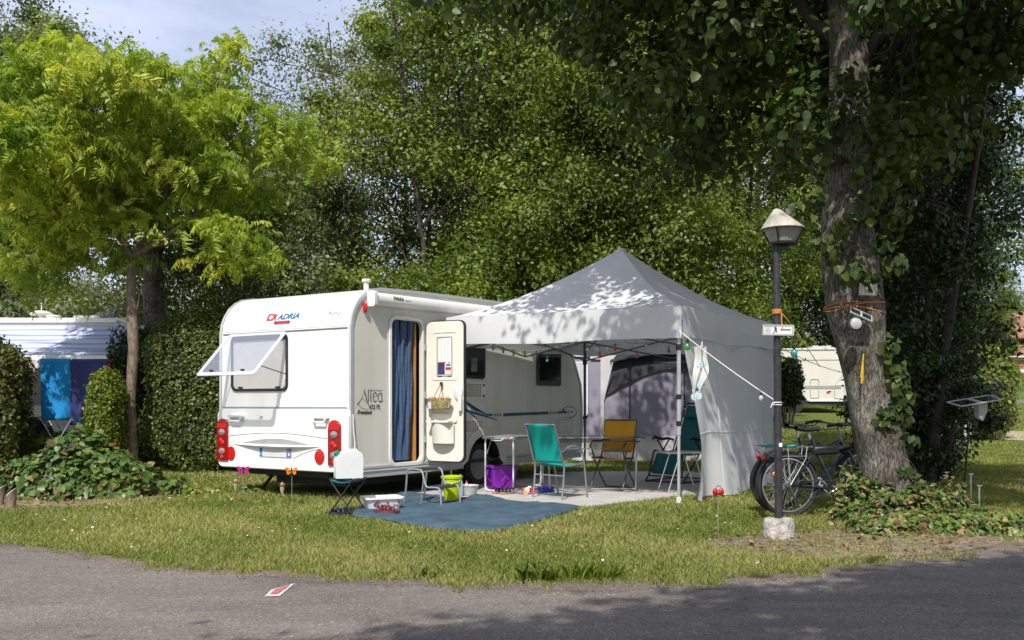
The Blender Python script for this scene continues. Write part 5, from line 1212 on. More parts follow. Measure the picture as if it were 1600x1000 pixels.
brown=mat('tan_cork',(.33,.19,.10),.8,var=.15); dk=M['black']; mar=mat('maroon_strap',(.13,.02,.03),.6,var=.2); navy=mat('navy_rubber',(.015,.02,.05),.6,var=.2)
pair((-.10,12.98,.02),R(215),brown,dk,('tan soled sandal with black straps on the slab, nearer the caravan','tan soled sandal with black straps on the slab, nearer the turquoise chair'))
pair((-1.40,10.62,.036),R(20),mar,mar,('maroon strapped sandal in front of the white tub, the one touching the tub','maroon strapped sandal in front of the white tub, the one nearer the road'),.25)
pair((-1.90,10.62,.012),R(205),navy,navy,('navy sandal under the folding stool, nearer the caravan','navy sandal under the folding stool, nearer the road'))
# toy flowers and brush
t=empty('fabric_flowers',G(825,774)+Vector((0,0,.018)),0,'bunch of red, white and peach artificial flowers lying on the slab','artificial flowers')
fm_={'red':mat('red_petals',(.55,.01,.03),.7,var=.2),'white':mat('white_petals',(.75,.70,.66),.7),'peach':mat('peach_petals',(.70,.30,.22),.7,var=.2)}
for i,(x,y,z,c) in enumerate(((.04,0,.055,'red'),(-.06,.02,.05,'peach'),(-.01,-.04,.06,'white'),(.07,-.03,.04,'red'),(-.03,-.07,.03,'peach'),(.02,.05,.07,'white'))):
    mb=MB()
    for k in range(6):
        a=k*PI/3; mb.sphere((x+.02*math.cos(a),y+.012*math.sin(a),z+.02*math.sin(a)),.017,8,5,(1,.7,1))
    mb.build('blossom',fm_[c],t)
mb=MB(); mb.tube([(.08,0,.03),(.16,.02,.01)],.006,n=5); mb.build('stem',M['green'],t)
t=empty('hand_brush',G(853,771)+Vector((0,0,.018)),R(12),'dark blue hand brush and dustpan lying beside the turquoise chair','dustpan and brush')
bl=mat('royal_blue_plastic',(.012,.02,.24),.4,var=.1)
mb=MB(); mb.prism([[(-.09,-.09),(.10,-.09),(.10,.09),(-.09,.09),(-.11,0)]],lambda a,b,d:(a,b,.004+d),.010); mb.box((-.09,0,.04),(.012,.18,.07)); mb.box((0,.09,.03),(.19,.008,.05)); mb.box((0,-.09,.03),(.19,.008,.05)); mb.build('dustpan',bl,t,smooth=0,bevel=.003)
mb=MB(); mb.tube([(.03,.0,.075),(-.15,.03,.05)],[.014,.010],n=8); mb.box((.04,0,.06),(.14,.045,.025)); mb.build('brush_handle',bl,t,smooth=40)
mb=MB(); mb.box((.04,0,.035),(.135,.04,.045)); mb.build('bristles',M['gasket'],t,smooth=0)
# plastic bottle cap/cloth scraps on the mat
mb=MB(); mb.lathe([(.014,0),(.014,.016),(.001,.017)],tuple(G(836,788)+Vector((0,0,.035))),n=10); tag(mb.build('screw_cap',M['whiteplastic']),'small white screw cap lying at the edge of the slab','bottle cap')
mb=MB(); mb.box(tuple(G(712,794)+Vector((0,0,.040))),(.20,.012,.008),rz=.1); tag(mb.build('wooden_slat',mat('pale_wood',(.5,.42,.28),.8)),'thin pale stick lying on the blue mat by the steps','stick')
# butterfly stakes
def wing(mb,sx,x,y,z,sc):
    mb.prism([[(x,z),(x+sx*.03*sc,z+.05*sc),(x+sx*.075*sc,z+.058*sc),(x+sx*.082*sc,z+.03*sc),(x+sx*.06*sc,z+.0),(x+sx*.062*sc,z-.03*sc),(x+sx*.04*sc,z-.048*sc),(x+sx*.012*sc,z-.03*sc)]],lambda a,b,d:(a,y+abs(a-x)*-.35+d,b),.006)
def butterfly(loc,h,c1,c2,label,sc=1,rz=0):
    t=empty('butterfly_stake',loc,rz,label,'garden ornament','butterfly ornaments on stakes')
    mb=MB(); mb.tube([(0,0,-.03),(.0,0,h)],.0035,n=6); mb.build('stake',M['alu'],t)
    for s in(-1,1): mb=MB(); wing(mb,s,s*.004,-.012,h+.02,sc); wg=mb.build('wing',c1,t,smooth=0); mb=MB(); mb.sphere((s*.035*sc,-.030,h+.02+.022*sc),.014*sc,8,6,(1,.3,1)); mb.build('wing_spot',c2,wg)
    mb=MB(); mb.tube([(0,-.014,h-.03),(0,-.016,h+.06)],[.006,.009],n=8); mb.tube([(0,-.016,h+.06),(.015,-.016,h+.09)],.0015,n=4); mb.tube([(0,-.016,h+.06),(-.015,-.016,h+.09)],.0015,n=4); mb.build('body',M['black'],t)
q=lambda n,c:mat(n,c,.3,var=.15,scale=40,coat=.4)
butterfly(G(381,784),.375,q('magenta_wing',(.42,.01,.16)),q('violet_wing',(.16,.03,.42)),'magenta and violet butterfly on a wire stake in the grass',.95)
butterfly(G(456,793),.41,q('orange_wing',(.60,.16,.01)),q('amber_wing',(.65,.33,.02)),'orange and amber butterfly on a wire stake in the grass',.85)
# red glossy heart-like ornament
t=empty('butterfly_stake',G(1122,842),0,'shiny red winged ornament on a thin stake in front of the lamp post','garden ornament','butterfly ornaments on stakes')
rm=mat('glossy_red_enamel',(.38,.005,.008),.12,var=.1,coat=.8)
mb=MB(); mb.tube([(0,0,-.03),(0,0,.40)],.0035,n=6); mb.build('stake',M['alu'],t)
for s in(-1,1):
    mb=MB(); mb.sphere((s*.028,-.01,.43),.026,16,10,(1,.6,1.4)); mb.build('wing',rm,t)
mb=MB(); mb.sphere((0,-.03,.425),.022,12,8); mb.build('body',rm,t); mb=MB(); mb.torus((0,-.01,.462),.024,.006,M=Matrix.Rotation(R(90),3,'X'),n=20,m=6); mb.build('silver_loop',M['alu'],t)
# solar torches
cop=mat('copper',(.45,.20,.10),.3,metal=.7,var=.2)
for (px,py,lb,h) in((368,786,'short copper solar torch next to the magenta butterfly',.30),(441,793,'taller copper solar torch next to the orange butterfly',.30)):
    t=empty('solar_torch',G(px,py),0,lb,'garden light','copper solar torches'); mb=MB(); mb.tube([(0,0,-.02),(0,0,.16)],.008,n=8); mb.build('stake',cop,t); mb=MB(); mb.lathe([(.009,.15),(.028,.22),(.024,.255)],(0,0,0),n=12); mb.build('glass_cone',mat('smoky_cone',(.30,.32,.22),.2,var=.1),t); mb=MB(); mb.lathe([(.032,.255),(.034,.27),(.022,.285),(.012,.30),(.001,.30)],(0,0,0),n=14); mb.build('cap',cop,t)
# cut log posts on the left edge
for i,(px,py,lb) in enumerate(((-2,790,'cut log post with slanted white top, leftmost of the pair'),(16,795,'cut log post with slanted white top, rightmost of the pair'))):
    b_=G(px,py); t=empty('log_post',b_,0,lb,'log post','pair of cut log posts'); r=.055; n=20
    mb=MB(); vs=[];hs=[]
    for k in range(n):
        a=2*PI*k/n; x=r*math.cos(a);y=r*math.sin(a); vs+=[(x,y,-.05),(x+.02,y,.19+.9*x)]
    mb.add(vs,[(2*k,2*((k+1)%n),2*((k+1)%n)+1,2*k+1) for k in range(n)]); mb.build('log',M['barkyoung'],t,smooth=60)
    mb=MB(); P=[(1.02*r*math.cos(2*PI*k/n)+.02,1.02*r*math.sin(2*PI*k/n),.192+.9*r*math.cos(2*PI*k/n)) for k in range(n)]; P2=[(a,b,c+.008) for a,b,c in P]; mb.add(P+P2,[tuple(range(n-1,-1,-1)),tuple(range(n,2*n))]+[(k,(k+1)%n,n+(k+1)%n,n+k) for k in range(n)]); mb.build('painted_top',M['logwhite'],t,smooth=0)
# metal rods in the lawn on the right
for (px,py,h,lb) in((1479,768,.27,'metal peg rod in the shaded lawn, nearest the big tree trunk'),(1487,752,.27,'metal peg rod with the diagonal guy bar fixed to its head'),(1517,786,.36,'metal peg rod in the shaded lawn, third from the tree'),(1530,798,.29,'metal peg rod with flat T head, farthest right and nearest the road'),(1320,806,.24,'metal peg rod in the grass below the bicycle pedal')):
    t=empty('ground_peg',G(px,py),0,lb,'ground peg','metal rods stuck in the lawn'); mb=MB(); mb.tube([(0,0,-.03),(0,0,h)],.010,n=8); mb.build('rod',M['alu'],t); mb=MB(); mb.box((0,0,h),(.06,.03,.014)); mb.build('head',M['alu'],t,smooth=0,bevel=.002)
a=At(1491,658,17.0);b=At(1450,702,15.2);c=At(1457,692,15.6);d=At(1487,726,15.24); 
mb=MB(); mb.tube([a,b],.014,n=6); mb.tube([c,d],.012,n=6); mb.tube([At(1461,667,15.5),At(1449,704,15.3)],.011,n=6); mb.tube([c,(c.x-.15,c.y,0)],.012,n=6); tag(mb.build('guy_frame',M['alu']),'crossed thin metal poles leaning beside the dark tree on the right','metal frame')
for i,(px,lb) in enumerate(((1508,'pair of short grey posts by the dark hedge, the left post'),(1515,'pair of short grey posts by the dark hedge, the right post'))):
    x=(px-800)/1500*25; t=MB(); t.tube([(x,25,gh(0,25)-.1),(x,25,gh(0,25)+.62)],.035,n=8); tag(t.build('short_post',M['alupaint']),lb,'post','short grey posts')
# ------------------------------------------------------------ bicycles
def bicycle(loc,rz,label,seatz=.95,teal=True,lean=0,detail=True):
    t=empty('bicycle',loc,rz,label,'bicycle','bicycles leaning by the big tree'); t.rotation_euler=(lean,0,rz)
    RW=.345; MX=Matrix.Rotation(R(90),3,'X'); fx=1.14
    for x,nm in((0,'rear'),(fx,'front')):
        mb=MB(); mb.torus((x,0,RW),RW-.022,.024,M=MX,n=56,m=10); wv=mb.build('wheel',M['tyre'],t); 
        mb=MB(); mb.torus((x,0,RW),RW-.056,.010,M=MX,n=56,m=6,); mb.build('rim',M['alu'],wv)
        mb=MB()
        for k in range(32):
            a=2*PI*k/32; s=1 if k%2 else -1; mb.tube([(x+.022*math.cos(a+s*.9),s*.028,RW+.022*math.sin(a+s*.9)),(x+(RW-.056)*math.cos(a),0,RW+(RW-.056)*math.sin(a))],.0016,n=3,cap=False)
        mb.build('spokes',M['alu'],wv)
        mb=MB(); mb.lathe([(.024,-.05),(.03,-.03),(.018,0),(.03,.03),(.024,.05)],(x,0,RW),n=14,M=MX); mb.build('hub',M['greysteel'],wv)
        mb=MB(); a=R(140 if x==0 else 100); mb.sphere((x+.19*math.cos(a),-.006,RW+.19*math.sin(a)),.034,10,6,(1,.25,.8)); mb.build('wheel_reflector',mat('amber_reflector',(.65,.17,.01),.2,coat=.5),wv)
        mb=MB(); A0,A1=(25,200) if x==0 else (20,165)
        pts=[(x+(RW+.022)*math.cos(R(a)),0,RW+(RW+.022)*math.sin(R(a))) for a in range(A0,A1,7)]
        vs=[]
        for p in pts:
            d=Vector((p[0]-x,0,p[2]-RW)).normalized()*-.012
            vs+=[(p[0]+d.x,-.030,p[2]+d.z),(p[0],-.012,p[2]),(p[0],.012,p[2]),(p[0]+d.x,.030,p[2]+d.z)]
        mb.add(vs,[(4*i+j,4*i+j+1,4*i+j+5,4*i+j+4) for i in range(len(pts)-1) for j in range(3)]); mb.build('mudguard',M['black'],t,recalc=False)
    bb=(.52,0,.30); st=(.33,0,.66); ht=(.86,0,.80); hb=(.90,0,.68); sh=(.285,0,.80)
    mb=MB()
    mb.tube([bb,(.31,0,.74),(.27,0,.86)],.018,n=10); mb.tube(catmull([(.88,0,.74),(.80,0,.56),(.66,0,.42),bb],4),.030,n=10)
    mb.tube(catmull([(.86,0,.80),(.70,0,.74),(.52,0,.70),(.32,0,.69)],4),[.022]*13,n=10); mb.tube([ht,hb],.024,n=10)
    for s in(-1,1): mb.tube([(0,s*.06,RW),(.20,s*.05,.32),bb],.011,n=8); mb.tube([(0,s*.06,RW),(.30,s*.03,.68)],.010,n=8)
    mb.build('frame',M['bikeframe'],t)
    mb=MB(); mb.tube([hb,(.94,0,.66)],.020,n=8)
    for s in(-1,1): mb.tube(catmull([(.90,s*.0,.70),(.94,s*.055,.66),(1.05,s*.055,.50),(fx,s*.055,RW)],4),.015,n=8)
    mb.build('fork',M['bikeframe'],t)
    mb=MB(); mb.tube([(.27,0,.84),(.245,0,seatz-.04)],.014,n=8); mb.build('seat_post',M['alu'],t)
    mb=MB(); sp=[(-.13,.075),(-.14,.03),(-.14,-.03),(-.13,-.075),(-.04,-.07),(.05,-.025),(.13,-.014),(.14,0),(.13,.014),(.05,.025),(-.04,.07)]; mb.grid(lambda u,v:(.24+.27*(u-.5),(.085*(1-u)**1.2+.016)*math.sin(2*PI*v)*(1 if u>.02 else .5),seatz+.015-.02*math.sin(PI*u)+(.028*math.cos(2*PI*v) if math.cos(2*PI*v)>0 else .02*math.cos(2*PI*v))-.01*(u>.9)),12,16); mb.build('saddle',M['black'],t,smooth=60)
    mb=MB(); mb.box((.44,0,.725),(.30,.075,.10),M=Matrix.Rotation(R(-3),3,'Y')); mb.build('battery',M['black'],t,smooth=50,bevel=.025)
    mb=MB(); mb.tube([(.86,0,.80),(.835,0,.90),(.81,0,.98)],.016,n=8); mb.build('stem',M['greysteel'],t)
    hbp=catmull([(.62,.31,1.00),(.72,.28,1.02),(.80,.12,1.00),(.82,0,.985),(.80,-.12,1.00),(.72,-.28,1.02),(.62,-.31,1.00)],4); mb=MB(); mb.tube(hbp,.011,n=8); h_=mb.build('handlebar',M['darksteel'],t)
    for s in(-1,1):
        mb=MB(); mb.tube([(.60,s*.315,.995),(.73,s*.275,1.02)],[.020,.017],n=10); mb.build('grip',M['black'],h_)
        mb=MB(); mb.tube([(.74,s*.26,1.01),(.70,s*.27,.97),(.62,s*.30,.96)],.006,n=6); mb.box((.745,s*.25,1.015),(.05,.04,.035)); mb.build('brake_lever',M['black'],h_)
    mb=MB()
    for s in(-1,1): mb.tube(catmull([(.74,s*.24,1.0),(.90,s*.14,.98),(.97,s*.04,.90),(.90,0,.78),(.84,s*.02,.62)],5),.0035,n=4)
    mb.build('brake_cables',M['black'],t)
    mb=MB(); MYf=MX; mb.lathe([(.10,.055),(.104,.058),(.104,.062),(.098,.062),(.07,.060)],bb,n=36,M=MX); mb.lathe([(.075,.056),(.0801,.064),(.001,.064)],bb,n=24,M=MX); mb.build('chain_guard',M['black'],t)
    mb=MB(); ca=R(-42); 
    mb.tube([(bb[0],-.07,bb[2]),(bb[0]+.17*math.cos(ca),-.085,bb[2]+.17*math.sin(ca))],[.014,.010],n=8)
    mb.tube([(bb[0],.07,bb[2]),(bb[0]-.17*math.cos(ca),.085,bb[2]-.17*math.sin(ca))],[.014,.010],n=8)
    for k in range(5):
        a=ca+PI+R(72*k); mb.tube([(bb[0],-.07,bb[2]),(bb[0]+.055*math.cos(a),-.066,bb[2]+.055*math.sin(a))],.008,n=6)
    mb.build('crank',M['alu'],t)
    for s in(-1,1):
        x=bb[0]-s*.17*math.cos(ca); z=bb[2]-s*.17*math.sin(ca); mb=MB(); mb.box((x,s*.135,z),(.09,.08,.022)); mb.build('pedal',M['greysteel'] if s>0 else M['alu'],t,smooth=0,bevel=.004)
    mb=MB(); mb.lathe([(.05,.03),(.05,.036),(.04,.045),(.03,.055)],(0,0,RW),n=24,M=MX); mb.tube([(0,-.055,RW),(.03,-.06,.24),(.05,-.055,.19)],.012,n=6); mb.tube([(.0,-.045,RW-.05),(.05,-.05,.17),(.49,-.05,.25)],.004,n=4); mb.tube([(.0,-.045,RW+.05),(.52,-.05,.39)],.004,n=4); mb.build('gear_set',M['darksteel'],t)
    mb=MB(); mb.tube([(.02,.05,.33),(-.04,.16,.02)],.008,n=6); mb.build('kickstand',M['black'],t)
    # rack
    mb=MB(); z=.76
    for s in(-1,1):
        mb.tube(catmull([(.27,s*.05,z),(.10,s*.065,z),(-.22,s*.065,z),(-.26,s*.04,z)],4),.0055,n=6)
        mb.tube([(.20,s*.065,z),(.18,s*.065,z-.13),(.0,s*.07,RW)],.005,n=6); mb.tube([(-.02,s*.065,z),(.0,s*.07,RW+.02)],.005,n=6); mb.tube([(.20,s*.065,z-.10),(-.20,s*.065,z-.10),(-.25,s*.06,z-.05)],.005,n=6); mb.tube([(-.1,s*.065,z),(-.14,s*.065,z-.10)],.005,n=6)
    mb.tube([(-.26,-.04,z),(-.26,.04,z)],.0055,n=6); mb.tube([(.0,-.065,z),(.0,.065,z)],.005,n=6); mb.tube([(.20,-.065,z),(.20,.065,z)],.005,n=6); mb.build('rack',M['alu'] if teal else M['darksteel'],t)
    if teal:
        mb=MB(); mb.grid(lambda u,v:(-.27+.34*u,-.075+.15*v,z+.022+.012*math.sin(u*7)*math.sin(v*3)),12,4); o=mb.build('rack_cover',mat('teal_cloth',(.0,.28,.30),.7,var=.1),t,recalc=False); o.modifiers.new('s','SOLIDIFY').thickness=.02
    mb=MB(); mb.sphere((-.27,0,z-.12),.032,12,8,(.7,1,1)); mb.build('tail_light',M['redlens'],t)
    mb=MB(); mb.box((.655,-.034,.45),(.15,.004,.022),M=Matrix.Rotation(R(-42),3,'Y')); mb.build('frame_decal',mat('blue_lettering_band',(.03,.22,.35),.4,var=.5,scale=90),t,smooth=0)
    return t
bicycle((3.02,10.48,0),R(6),'black city bicycle with silver rack and teal cover, in front nearest the lamp post',.95,True,R(-3))
bicycle((3.03,10.98,0),R(20),'dark city bicycle mostly hidden behind the one with the teal rack cover',.97,False,R(2))
# ------------------------------------------------------------ background tent and caravans
tn=empty('awning_tent',(2.4,20.6,0),R(-2),'lilac grey awning tent with white window band and dark roof behind the gazebo','tent')
def wpt(px,py,d): p=At(px,py,d); return (p.x-2.4,p.y-20.6,p.z)
lil=mat('lilac_canvas',(.29,.27,.35),.85,var=.06,scale=1.5,trans=.12,bump=.3,bscale=3)
pale=mat('pale_canvas',(.60,.58,.58),.85,var=.05,scale=2,trans=.15,bump=.3,bscale=3)
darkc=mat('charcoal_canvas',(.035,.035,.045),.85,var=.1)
x0,x1=(895-800)/1500*20.6-2.4,(1205-800)/1500*20.6-2.4
def fr(mb,nx_,nz_,xa,xb,za,zb,y,amp=.02,ph=0): mb.grid(lambda u,v:(xa+(xb-xa)*u,y-amp*math.sin(u*(xb-xa)*3+v*5+ph)*math.sin(PI*v)-amp*.5*math.sin(u*9-v*7),za+(zb-za)*v),nx_,nz_)
zf=lambda py:H-(py-630)*20.6/1500
mb=MB(); fr(mb,30,20,-.45,x1,zf(681),2.12,0,.035); mb.build('front_panel',lil,tn,recalc=False,smooth=80)
mb=MB(); fr(mb,30,8,-1.1,x1,.0,zf(681),-.01,.03,1); mb.build('mud_wall',pale,tn,recalc=False,smooth=80)
mb=MB(); mb.grid(lambda u,v:(-1.12+.68*u,.02+.01*math.sin(v*6),zf(681)+(2.30-zf(681))*v),6,10); mb.build('left_panel',lil,tn,recalc=False,smooth=80)
mb=MB(); mb.prism([[(-1.14,2.36),(-.10,2.36),(-.22,2.2),(-.44,1.30),(-.46,zf(681)),(-.50,zf(681)),(-.50,2.18),(-.72,2.18),(-.72,2.24),(-1.14,2.24)]],lambda a,b,d:(a,-.03-d,b),.006)
mb.build('white_band',pale,tn,smooth=0)
wd=MB(); wd.prism([rrect(-1.10,.98,-.80,2.10,.08)],lambda a,b,d:(a,-.012-d,b),.008); wn=wd.build('window',mat('milky_window',(.50,.52,.52),.3,var=.08,scale=3),tn,smooth=0)
mb=MB(); mb.prism([rrect(-1.13,.95,-.77,2.13,.09),rrect(-1.10,.98,-.80,2.10,.07)],lambda a,b,d:(a,-.014-d,b),.01); mb.build('window_trim',M['whiteplastic'],wn,smooth=0)
mb=MB()
for loop in ([(.12,zf(681)),(.12,1.95),(.16,2.08),(.28,2.16),(1.6,2.17)],[(1.28,1.15),(1.28,1.92),(1.34,2.0),(1.45,2.02),(2.4,2.02)],[(1.28,1.15),(1.28,1.0),(2.4,.98)],[(1.28,1.1),(1.24,.1)]):
    mb.tube([(a,-.075,b) for a,b in loop],.014,n=6)
mb.build('zip_line',M['black'],tn)
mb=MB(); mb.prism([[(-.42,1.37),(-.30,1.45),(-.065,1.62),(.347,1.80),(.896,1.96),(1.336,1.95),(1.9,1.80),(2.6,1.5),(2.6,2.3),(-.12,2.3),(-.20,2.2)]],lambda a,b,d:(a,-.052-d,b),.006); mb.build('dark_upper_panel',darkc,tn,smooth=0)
mb=MB(); mb.prism([[(.62,2.10),(1.9,2.10),(1.9,2.19),(.64,2.19)]],lambda a,b,d:(a,-.062-d,b),.004); mb.build('vent_strip',mat('grey_mesh_strip',(.14,.14,.15),.8),tn,smooth=0)
mb=MB(); # charcoal roof with a front brim that shades the wall
mb.grid(lambda u,v:(-.30+(x1+.35+.35*0)*u+ (.0),-.22*(1-v)+1.8*v,2.14+.22*math.sin(PI*u)**.7+.30*v),28,6); mb.grid(lambda u,v:(-.30+(x1+.35)*u,-.22,2.14+.22*math.sin(PI*u)**.7-.05*v),20,2)
mb.build('roof',darkc,tn,recalc=False,smooth=60)
mb=MB(); mb.tube([(-.44,-.06,.0),(-.44,-.06,1.3),(-.26,-.30,2.1)],.014,n=6); mb.build('tent_pole',M['whiteplastic'],tn)
# white caravan to the right of the lamp post
D=38.0; gz_=float(gh(0,D)); xl=(1228-800)/1500*D
cv=empty('white_caravan',(xl-1.95,D,gz_),R(-4),'old cream white caravan on the lawn between the lamp post and the big tree','caravan')
L_=4.6
mb=MB(); prf=[(0,.48),(-.05,1.0),(0,2.45),(.06,2.55),(2.95,2.55),(2.98,2.66),(3.95,2.66),(4.0,2.50),(4.05,2.0),(4.3,.95),(4.32,.70),(4.05,.48)]; archw=[(2.3+.42*math.cos(R(a)),.46+.30*math.sin(R(a))) for a in range(0,181,20)]
mb.prism([prf+archw],lambda a,b,d:(a,d,b),2.1); mb.build('body',mat('aged_cream_paint',(.60,.58,.52),.4,var=.06,scale=1.5),cv,smooth=20,bevel=.03)
mb=MB(); mb.box((2.0,-.01,1.02),(4.1,.012,.12)); mb.build('grey_band',mat('grey_band',(.30,.30,.30),.5),cv,smooth=0)
mb=MB(); mb.box((2.0,-.008,2.1),(3.95,.016,.03)); mb.box((1.9,-.012,2.50),(3.9,.03,.05)); mb.build('trim_strip',M['trimgrey'],cv,smooth=0)
for (a,b,c,d) in((2.85,.58,3.2,1.35),(3.78,.56,4.18,1.10)):
    mb=MB(); mb.prism([rrect(a,b,c,d,.06),rrect(a+.03,b+.03,c-.03,d-.03,.05)],lambda u,v,e:(u,-.0-e,v),.02); f_=mb.build('locker_door',M['trimgrey'],cv,smooth=0)
mb=MB(); mb.box((3.55,-.012,.82),(.13,.02,.06)); mb.build('side_reflector',M['redlens'],cv,smooth=0)
mb=MB(); mb.lathe([(.17,-.08),(.28,-.08),(.30,-.05),(.30,.08),(.19,.09)],(2.3,.15,.30),n=28,M=Matrix.Rotation(R(90),3,'X')); w_=mb.build('wheel',M['tyre'],cv); mb=MB(); mb.lathe([(.19,.075),(.15,.05),(.05,.085),(.001,.09)],(2.3,.15,.30),n=20,M=Matrix.Rotation(R(90),3,'X')); mb.build('rim',M['alupaint'],w_)
mb=MB(); mb.box((2.4,1,.42),(3.6,1.9,.14)); mb.tube([(4.0,1,.5),(5.2,1,.45)],.05,n=6); mb.tube([(4.5,1,.5),(4.5,1,.0)],.03,n=6); mb.build('chassis',M['gasket'],cv,smooth=0)
mb=MB(); mb.box((.95,-.015,.50),(1.8,.03,.10)); mb.box((3.45,-.015,.50),(1.3,.03,.08)); mb.build('skirt',M['whiteplastic'],cv,smooth=0)
# motorhome on the left
mh=empty('motorhome',(-7.35,19.6,0),0,'white motorhome with wound-out striped awning behind the left hedge','motorhome')
mb=MB(); mb.prism([[(-8,.5),(-8,2.95),(-.75,2.95),(-.55,2.90),(-.40,2.75),(-.35,2.4),(-.35,.5)]],lambda a,b,d:(a,d,b),2.2); mb.build('body',mat('motorhome_side',(.62,.60,.54),.4,var=.04),mh,smooth=30,bevel=.04)
mb=MB(); mb.box((-4.2,.0,2.93),(7.0,.08,.10)); mb.tube(catmull([(-.75,-.03,2.96),(-.52,-.03,2.90),(-.38,-.03,2.72),(-.36,-.03,2.4)],4),.03,n=8); mb.build('roof_rail',M['white'],mh,smooth=40,bevel=.01)
mb=MB(); 
for z in(.62,): mb.box((-4,-.01,z),(7.2,.02,.25))
mb.build('skirt',M['trimgrey'],mh,smooth=0)
mb=MB(); mb.prism([rrect(-2.9,1.2,-2.2,2.0,.08)],lambda a,b,d:(a,-.005-d,b),.02); mb.build('side_window',M['glassdark'],mh,smooth=0)
mb=MB(); mb.lathe([(.04,0),(.05,.10),(.22,.14),(.24,.17),(.12,.23),(.001,.24)],(-2.55,.6,2.95),n=20); mb.tube([(-2.55,.6,3.15),(-2.55,.6,3.35)],.012,n=5); mb.build('roof_mushroom_vent',M['cream'],mh)
mb=MB(); mb.lathe([(.12,0),(.13,.08),(.15,.10),(.13,.13),(.001,.13)],(-2.25,.5,2.95),n=16); mb.build('roof_fan_vent',M['cream'],mh)
mb=MB(); mb.box((-3.6,.5,2.98),(1.1,.5,.06)); mb.build('roof_hatch',M['cream'],mh,smooth=0,bevel=.01)
mb=MB(); mb.box((-.95,.5,2.98),(.9,.4,.06)); mb.build('roof_hatch',M['cream'],mh,smooth=0,bevel=.01)
mb=MB(); mb.prism([rrect(-1.75,3.0,-1.2,3.06,.02)],lambda a,b,d:(a,.3+d,b),.4); mb.build('dish_base',M['cream'],mh,smooth=0)
mb=MB(); mb.grid(lambda u,v:(-1.55+.55*u+.1*v,.5,3.0+.26*v*u+.06*v),6,6); mb.build('roof_window_flap',M['acrylic'],mh,recalc=False)
# awning with stripes: alternate panels
strp=bpy.data.materials.new('striped_awning'); strp.use_nodes=True; n=strp.node_tree.nodes; L=strp.node_tree.links; p=n['Principled BSDF']; p.inputs['Roughness'].default_value=.7
tcx=n.new('ShaderNodeTexCoord'); wv=n.new('ShaderNodeTexWave'); wv.bands_direction='Y'; wv.wave_profile='SIN'; wv.inputs['Scale'].default_value=1.25; wv.inputs['Distortion'].default_value=.3; L.new(tcx.outputs['Object'],wv.inputs['Vector'])
rr=n.new('ShaderNodeValToRGB'); e=rr.color_ramp.elements; e[0].color=(.20,.24,.42,1); e[1].color=(.42,.46,.66,1); e[0].position=.0; e[1].position=.22; q9=e.new(.8); q9.color=(.50,.54,.70,1); L.new(wv.outputs['Fac'],rr.inputs['Fac']); L.new(rr.outputs['Color'],p.inputs['Base Color'])
def aw_(u,v): return (-6.9+6.78*u,-.02-1.85*v,2.82-.72*v-.05*math.sin(PI*v)+.018*math.sin(u*9+v*14)*math.sin(PI*v)+.012*math.sin(u*23+v*31)*v*(1-v)*4)
mb=MB(); mb.grid(aw_,60,20); mb.build('awning',strp,mh,recalc=False,smooth=60)
mb=MB(); mb.box((-3.5,-1.88,2.08),(6.8,.06,.09)); mb.build('awning_front_bar',M['white'],mh,smooth=40,bevel=.01)
mb=MB(); mb.tube([(-.15,-.02,2.75),(-.15,-1.86,2.10)],.02,n=6); mb.tube([(-.15,-1.86,2.05),(-.15,-1.86,.0)],.018,n=6); mb.build('awning_arm',M['greysteel'],mh)
def towel(name,x0,x1,ztop,zbot,y,m,label,skew=0,cat='towel',grp=None):
    mb=MB(); mb.grid(lambda u,v:(x0+(x1-x0)*u+skew*v*(x1-x0)*(.5-u)*.0+skew*v,y+.035*math.sin(u*8+v*2+x0)*(.2+v)+.018*math.sin(u*17-v*3)*v,ztop+(zbot-ztop)*v+.03*v*(u-.5)),26,22); mb.grid(lambda u,v:(x0+(x1-x0)*u,y+.03+.01*math.sin(u*8),ztop-.25*v),20,3)
    o=mb.build(name,m,recalc=False,smooth=70); tag(o,label,cat,grp); o.modifiers.new('t','SOLIDIFY').thickness=.008; return o
ty=17.66; tx_=lambda px:(px-800)/1500*ty
towel('towel',tx_(64),tx_(110),2.06,.93,ty,mat('bright_blue_terry',(.008,.22,.52),.95,var=.08,scale=80),'bright blue bath towel hanging from the striped awning bar',.03,grp='towels on the awning bar')
towel('towel',tx_(112),tx_(169),2.055,.85,ty+.03,mat('navy_terry',(.035,.045,.16),.95,var=.1,scale=80),'navy blue towel hanging beside the bright blue one',-.05,grp='towels on the awning bar')
towel('shirt',tx_(46),tx_(63),2.05,1.87,ty+.02,mat('white_cotton',(.62,.60,.66),.9),'small white laundry item hanging left of the bright blue towel',0,'laundry')
towel('red_strap',tx_(169.5),tx_(172.5),2.05,1.72,ty+.02,mat('red_webbing',(.55,.02,.05),.8),'thin red strap hanging at the right end of the striped awning',0,'strap')
